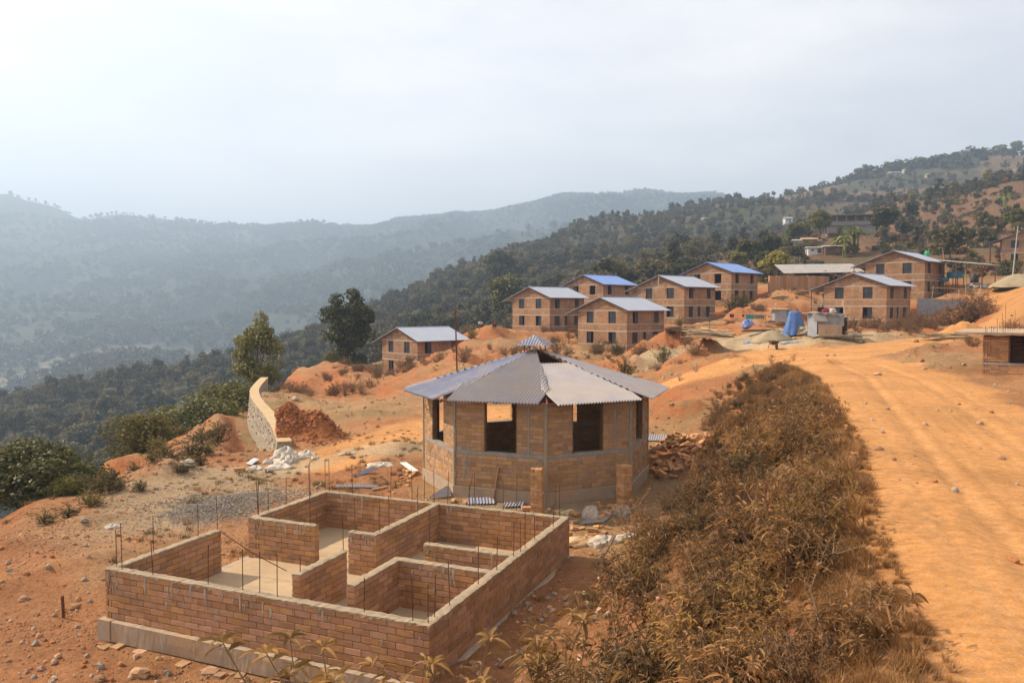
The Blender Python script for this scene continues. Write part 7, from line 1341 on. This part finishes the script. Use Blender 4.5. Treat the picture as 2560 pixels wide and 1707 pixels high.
# ------------------------------------------------------------------ people
def person(loc, rz_, pose, shirt, trousers, label, s=1.0):
    """one continuous skinned body; faces take the cloth or skin they lie under"""
    if pose == 'stand': J = {'pel': (0, 0, .92), 'spi': (0, .01, 1.12), 'che': (0, .02, 1.34), 'nec': (0, .01, 1.5), 'hea': (0, -.01, 1.60), 'top': (0, -.01, 1.72), 'hL': (.09, 0, .88), 'kL': (.10, -.03, .48), 'aL': (.10, .0, .08), 'tL': (.11, -.15, .03), 'hR': (-.09, 0, .88), 'kR': (-.1, -.02, .48), 'aR': (-.1, .03, .08), 'tR': (-.11, -.12, .03), 'sL': (.18, .02, 1.40), 'eL': (.23, .02, 1.12), 'wL': (.22, -.10, .88), 'fL': (.22, -.14, .80), 'sR': (-.18, .02, 1.40), 'eR': (-.23, .03, 1.12), 'wR': (-.22, -.08, .88), 'fR': (-.22, -.11, .80)}
    else: J = {'pel': (0, .12, .24), 'spi': (0, .10, .44), 'che': (0, .02, .64), 'nec': (0, -.05, .79), 'hea': (0, -.09, .88), 'top': (0, -.11, 1.0), 'hL': (.1, .08, .24), 'kL': (.14, -.30, .48), 'aL': (.12, -.12, .08), 'tL': (.13, -.27, .03), 'hR': (-.1, .08, .24), 'kR': (-.14, -.30, .48), 'aR': (-.12, -.12, .08), 'tR': (-.13, -.27, .03), 'sL': (.18, 0, .69), 'eL': (.24, -.20, .52), 'wL': (.12, -.38, .52), 'fL': (.06, -.44, .50), 'sR': (-.18, 0, .69), 'eR': (-.24, -.2, .52), 'wR': (-.12, -.38, .52), 'fR': (-.06, -.44, .5)}
    rad = {'pel': .13, 'spi': .12, 'che': .14, 'nec': .055, 'hea': .085, 'top': .07, 'hL': .09, 'kL': .06, 'aL': .045, 'tL': .035, 'hR': .09, 'kR': .06, 'aR': .045, 'tR': .035, 'sL': .06, 'eL': .045, 'wL': .033, 'fL': .035, 'sR': .06, 'eR': .045, 'wR': .033, 'fR': .035}
    ks = list(J); ed = [('pel', 'spi'), ('spi', 'che'), ('che', 'nec'), ('nec', 'hea'), ('hea', 'top'), ('pel', 'hL'), ('hL', 'kL'), ('kL', 'aL'), ('aL', 'tL'), ('pel', 'hR'), ('hR', 'kR'), ('kR', 'aR'), ('aR', 'tR'), ('che', 'sL'), ('sL', 'eL'), ('eL', 'wL'), ('wL', 'fL'), ('che', 'sR'), ('sR', 'eR'), ('eR', 'wR'), ('wR', 'fR')]
    me = bpy.data.meshes.new('body_rig'); me.from_pydata([J[k] for k in ks], [(ks.index(a), ks.index(b)) for a, b in ed], []); tmp = link('body_rig', me); md = tmp.modifiers.new('skin', 'SKIN'); me.skin_vertices[0].data[0].use_root = True
    for i, k in enumerate(ks): me.skin_vertices[0].data[i].radius = (rad[k], rad[k])
    tmp.modifiers.new('sub', 'SUBSURF').levels = 1; dg = bpy.context.evaluated_depsgraph_get(); m2 = bpy.data.meshes.new_from_object(tmp.evaluated_get(dg)); bpy.data.objects.remove(tmp)
    m2.name = 'body'; m2.materials.clear(); [m2.materials.append(MAT[q]) for q in (shirt, trousers, 'skin', 'black')]
    mi = []
    segs = {(a, b): (1 if a[0] in 'hk' and b[0] in 'ka' or a == 'pel' and b[0] == 'h' else 3 if a[0] == 'a' else 2 if a in ('wL', 'wR', 'nec', 'hea', 'eL', 'eR') else 0) for a, b in ed}
    for f in m2.polygons:
        c_ = f.center; best = min(((c_ - (Vector(J[a]) + (Vector(J[b]) - Vector(J[a])) * max(0, min(1, (c_ - Vector(J[a])).dot(Vector(J[b]) - Vector(J[a])) / max(1e-6, (Vector(J[b]) - Vector(J[a])).length_squared))))).length, v) for (a, b), v in segs.items()); mi.append(best[1])
    m2.polygons.foreach_set('material_index', np.array(mi, np.int32)); m2.polygons.foreach_set('use_smooth', np.ones(len(m2.polygons), bool))
    o = empty('person', loc, label, 'person', None, rz_); o.scale = (s,) * 3; link('body', m2, o)
    hp = Vector(J['top']); h = link('hair', lump_mesh('hair', 5, 'hair', 10, 7, .06, .2, True), o, hp + Vector((0, .015, -.02))); h.scale = (.085, .095, .075)
p = onground(1201, 822, 95); person(p, R(10), 'sit', 'white', 'darkwood', 'person in a white top crouching on the red mound left of the second house')
p = onground(1238, 824, 94); person(p, R(-40), 'sit', 'redcloth', 'black', 'person in dark red clothes crouching on the red mound')
p = hlocal('H2', (-2.0, -.3, 0)); p[2] = tz(p[0], p[1]); person(p, R(60), 'sit', 'tank_b', 'black', 'person in light blue sitting by the veranda post of the second house')
p = hlocal('H7', (-1.0, 2.2, 2.32)); person(p, R(20), 'stand', 'tarp', 'tank_b', 'person in blue standing on the porch of the front right house')
# motorbike by the far house
p = np.array(onground(2530, 664, 120)); mk = empty('motorbike', p, 'dark blue motorbike parked before the house at the right edge', 'motorbike')
for s_ in (-.62, .62):
    w = MB(); w.lathe((0, 0, 0), [(.22, -.05), (.30, -.045), (.30, .045), (.22, .05)], 16); w.v = [(p[0] + s_ + a, p[1] + c_, p[2] + .3 + b) for a, b, c_ in w.v]; wo_ = w.build('wheel', MAT['black'], mk); w = MB(); w.lathe((0, 0, 0), [(.04, -.06), (.04, .06)], 8); w.v = [(p[0] + s_ + a, p[1] + c_, p[2] + .3 + b) for a, b, c_ in w.v]; w.build('hub', MAT['tin'], wo_)
MB().box(p + np.array([.05, 0, .48]), (.5, .22, .3)).build('engine', MAT['tin'], mk); MB().box(p + np.array([.12, 0, .76]), (.5, .24, .2), 0, 0, .15).build('fuel_tank', MAT['tarp'], mk); MB().box(p + np.array([-.4, 0, .76]), (.65, .24, .1)).build('seat', MAT['black'], mk)
MB().tube([p + np.array([.62, 0, .3]), p + np.array([.42, 0, .98])], .035, 6).build('fork', MAT['tin'], mk); MB().tube([p + np.array([.4, -.34, 1.02]), p + np.array([.42, 0, .98]), p + np.array([.4, .34, 1.02])], .02, 6).build('handlebar', MAT['black'], mk); MB().lathe(p + np.array([.52, 0, .84]), [(.05, 0), (.09, .06), (.05, .12)], 10).build('headlight', MAT['white'], mk)
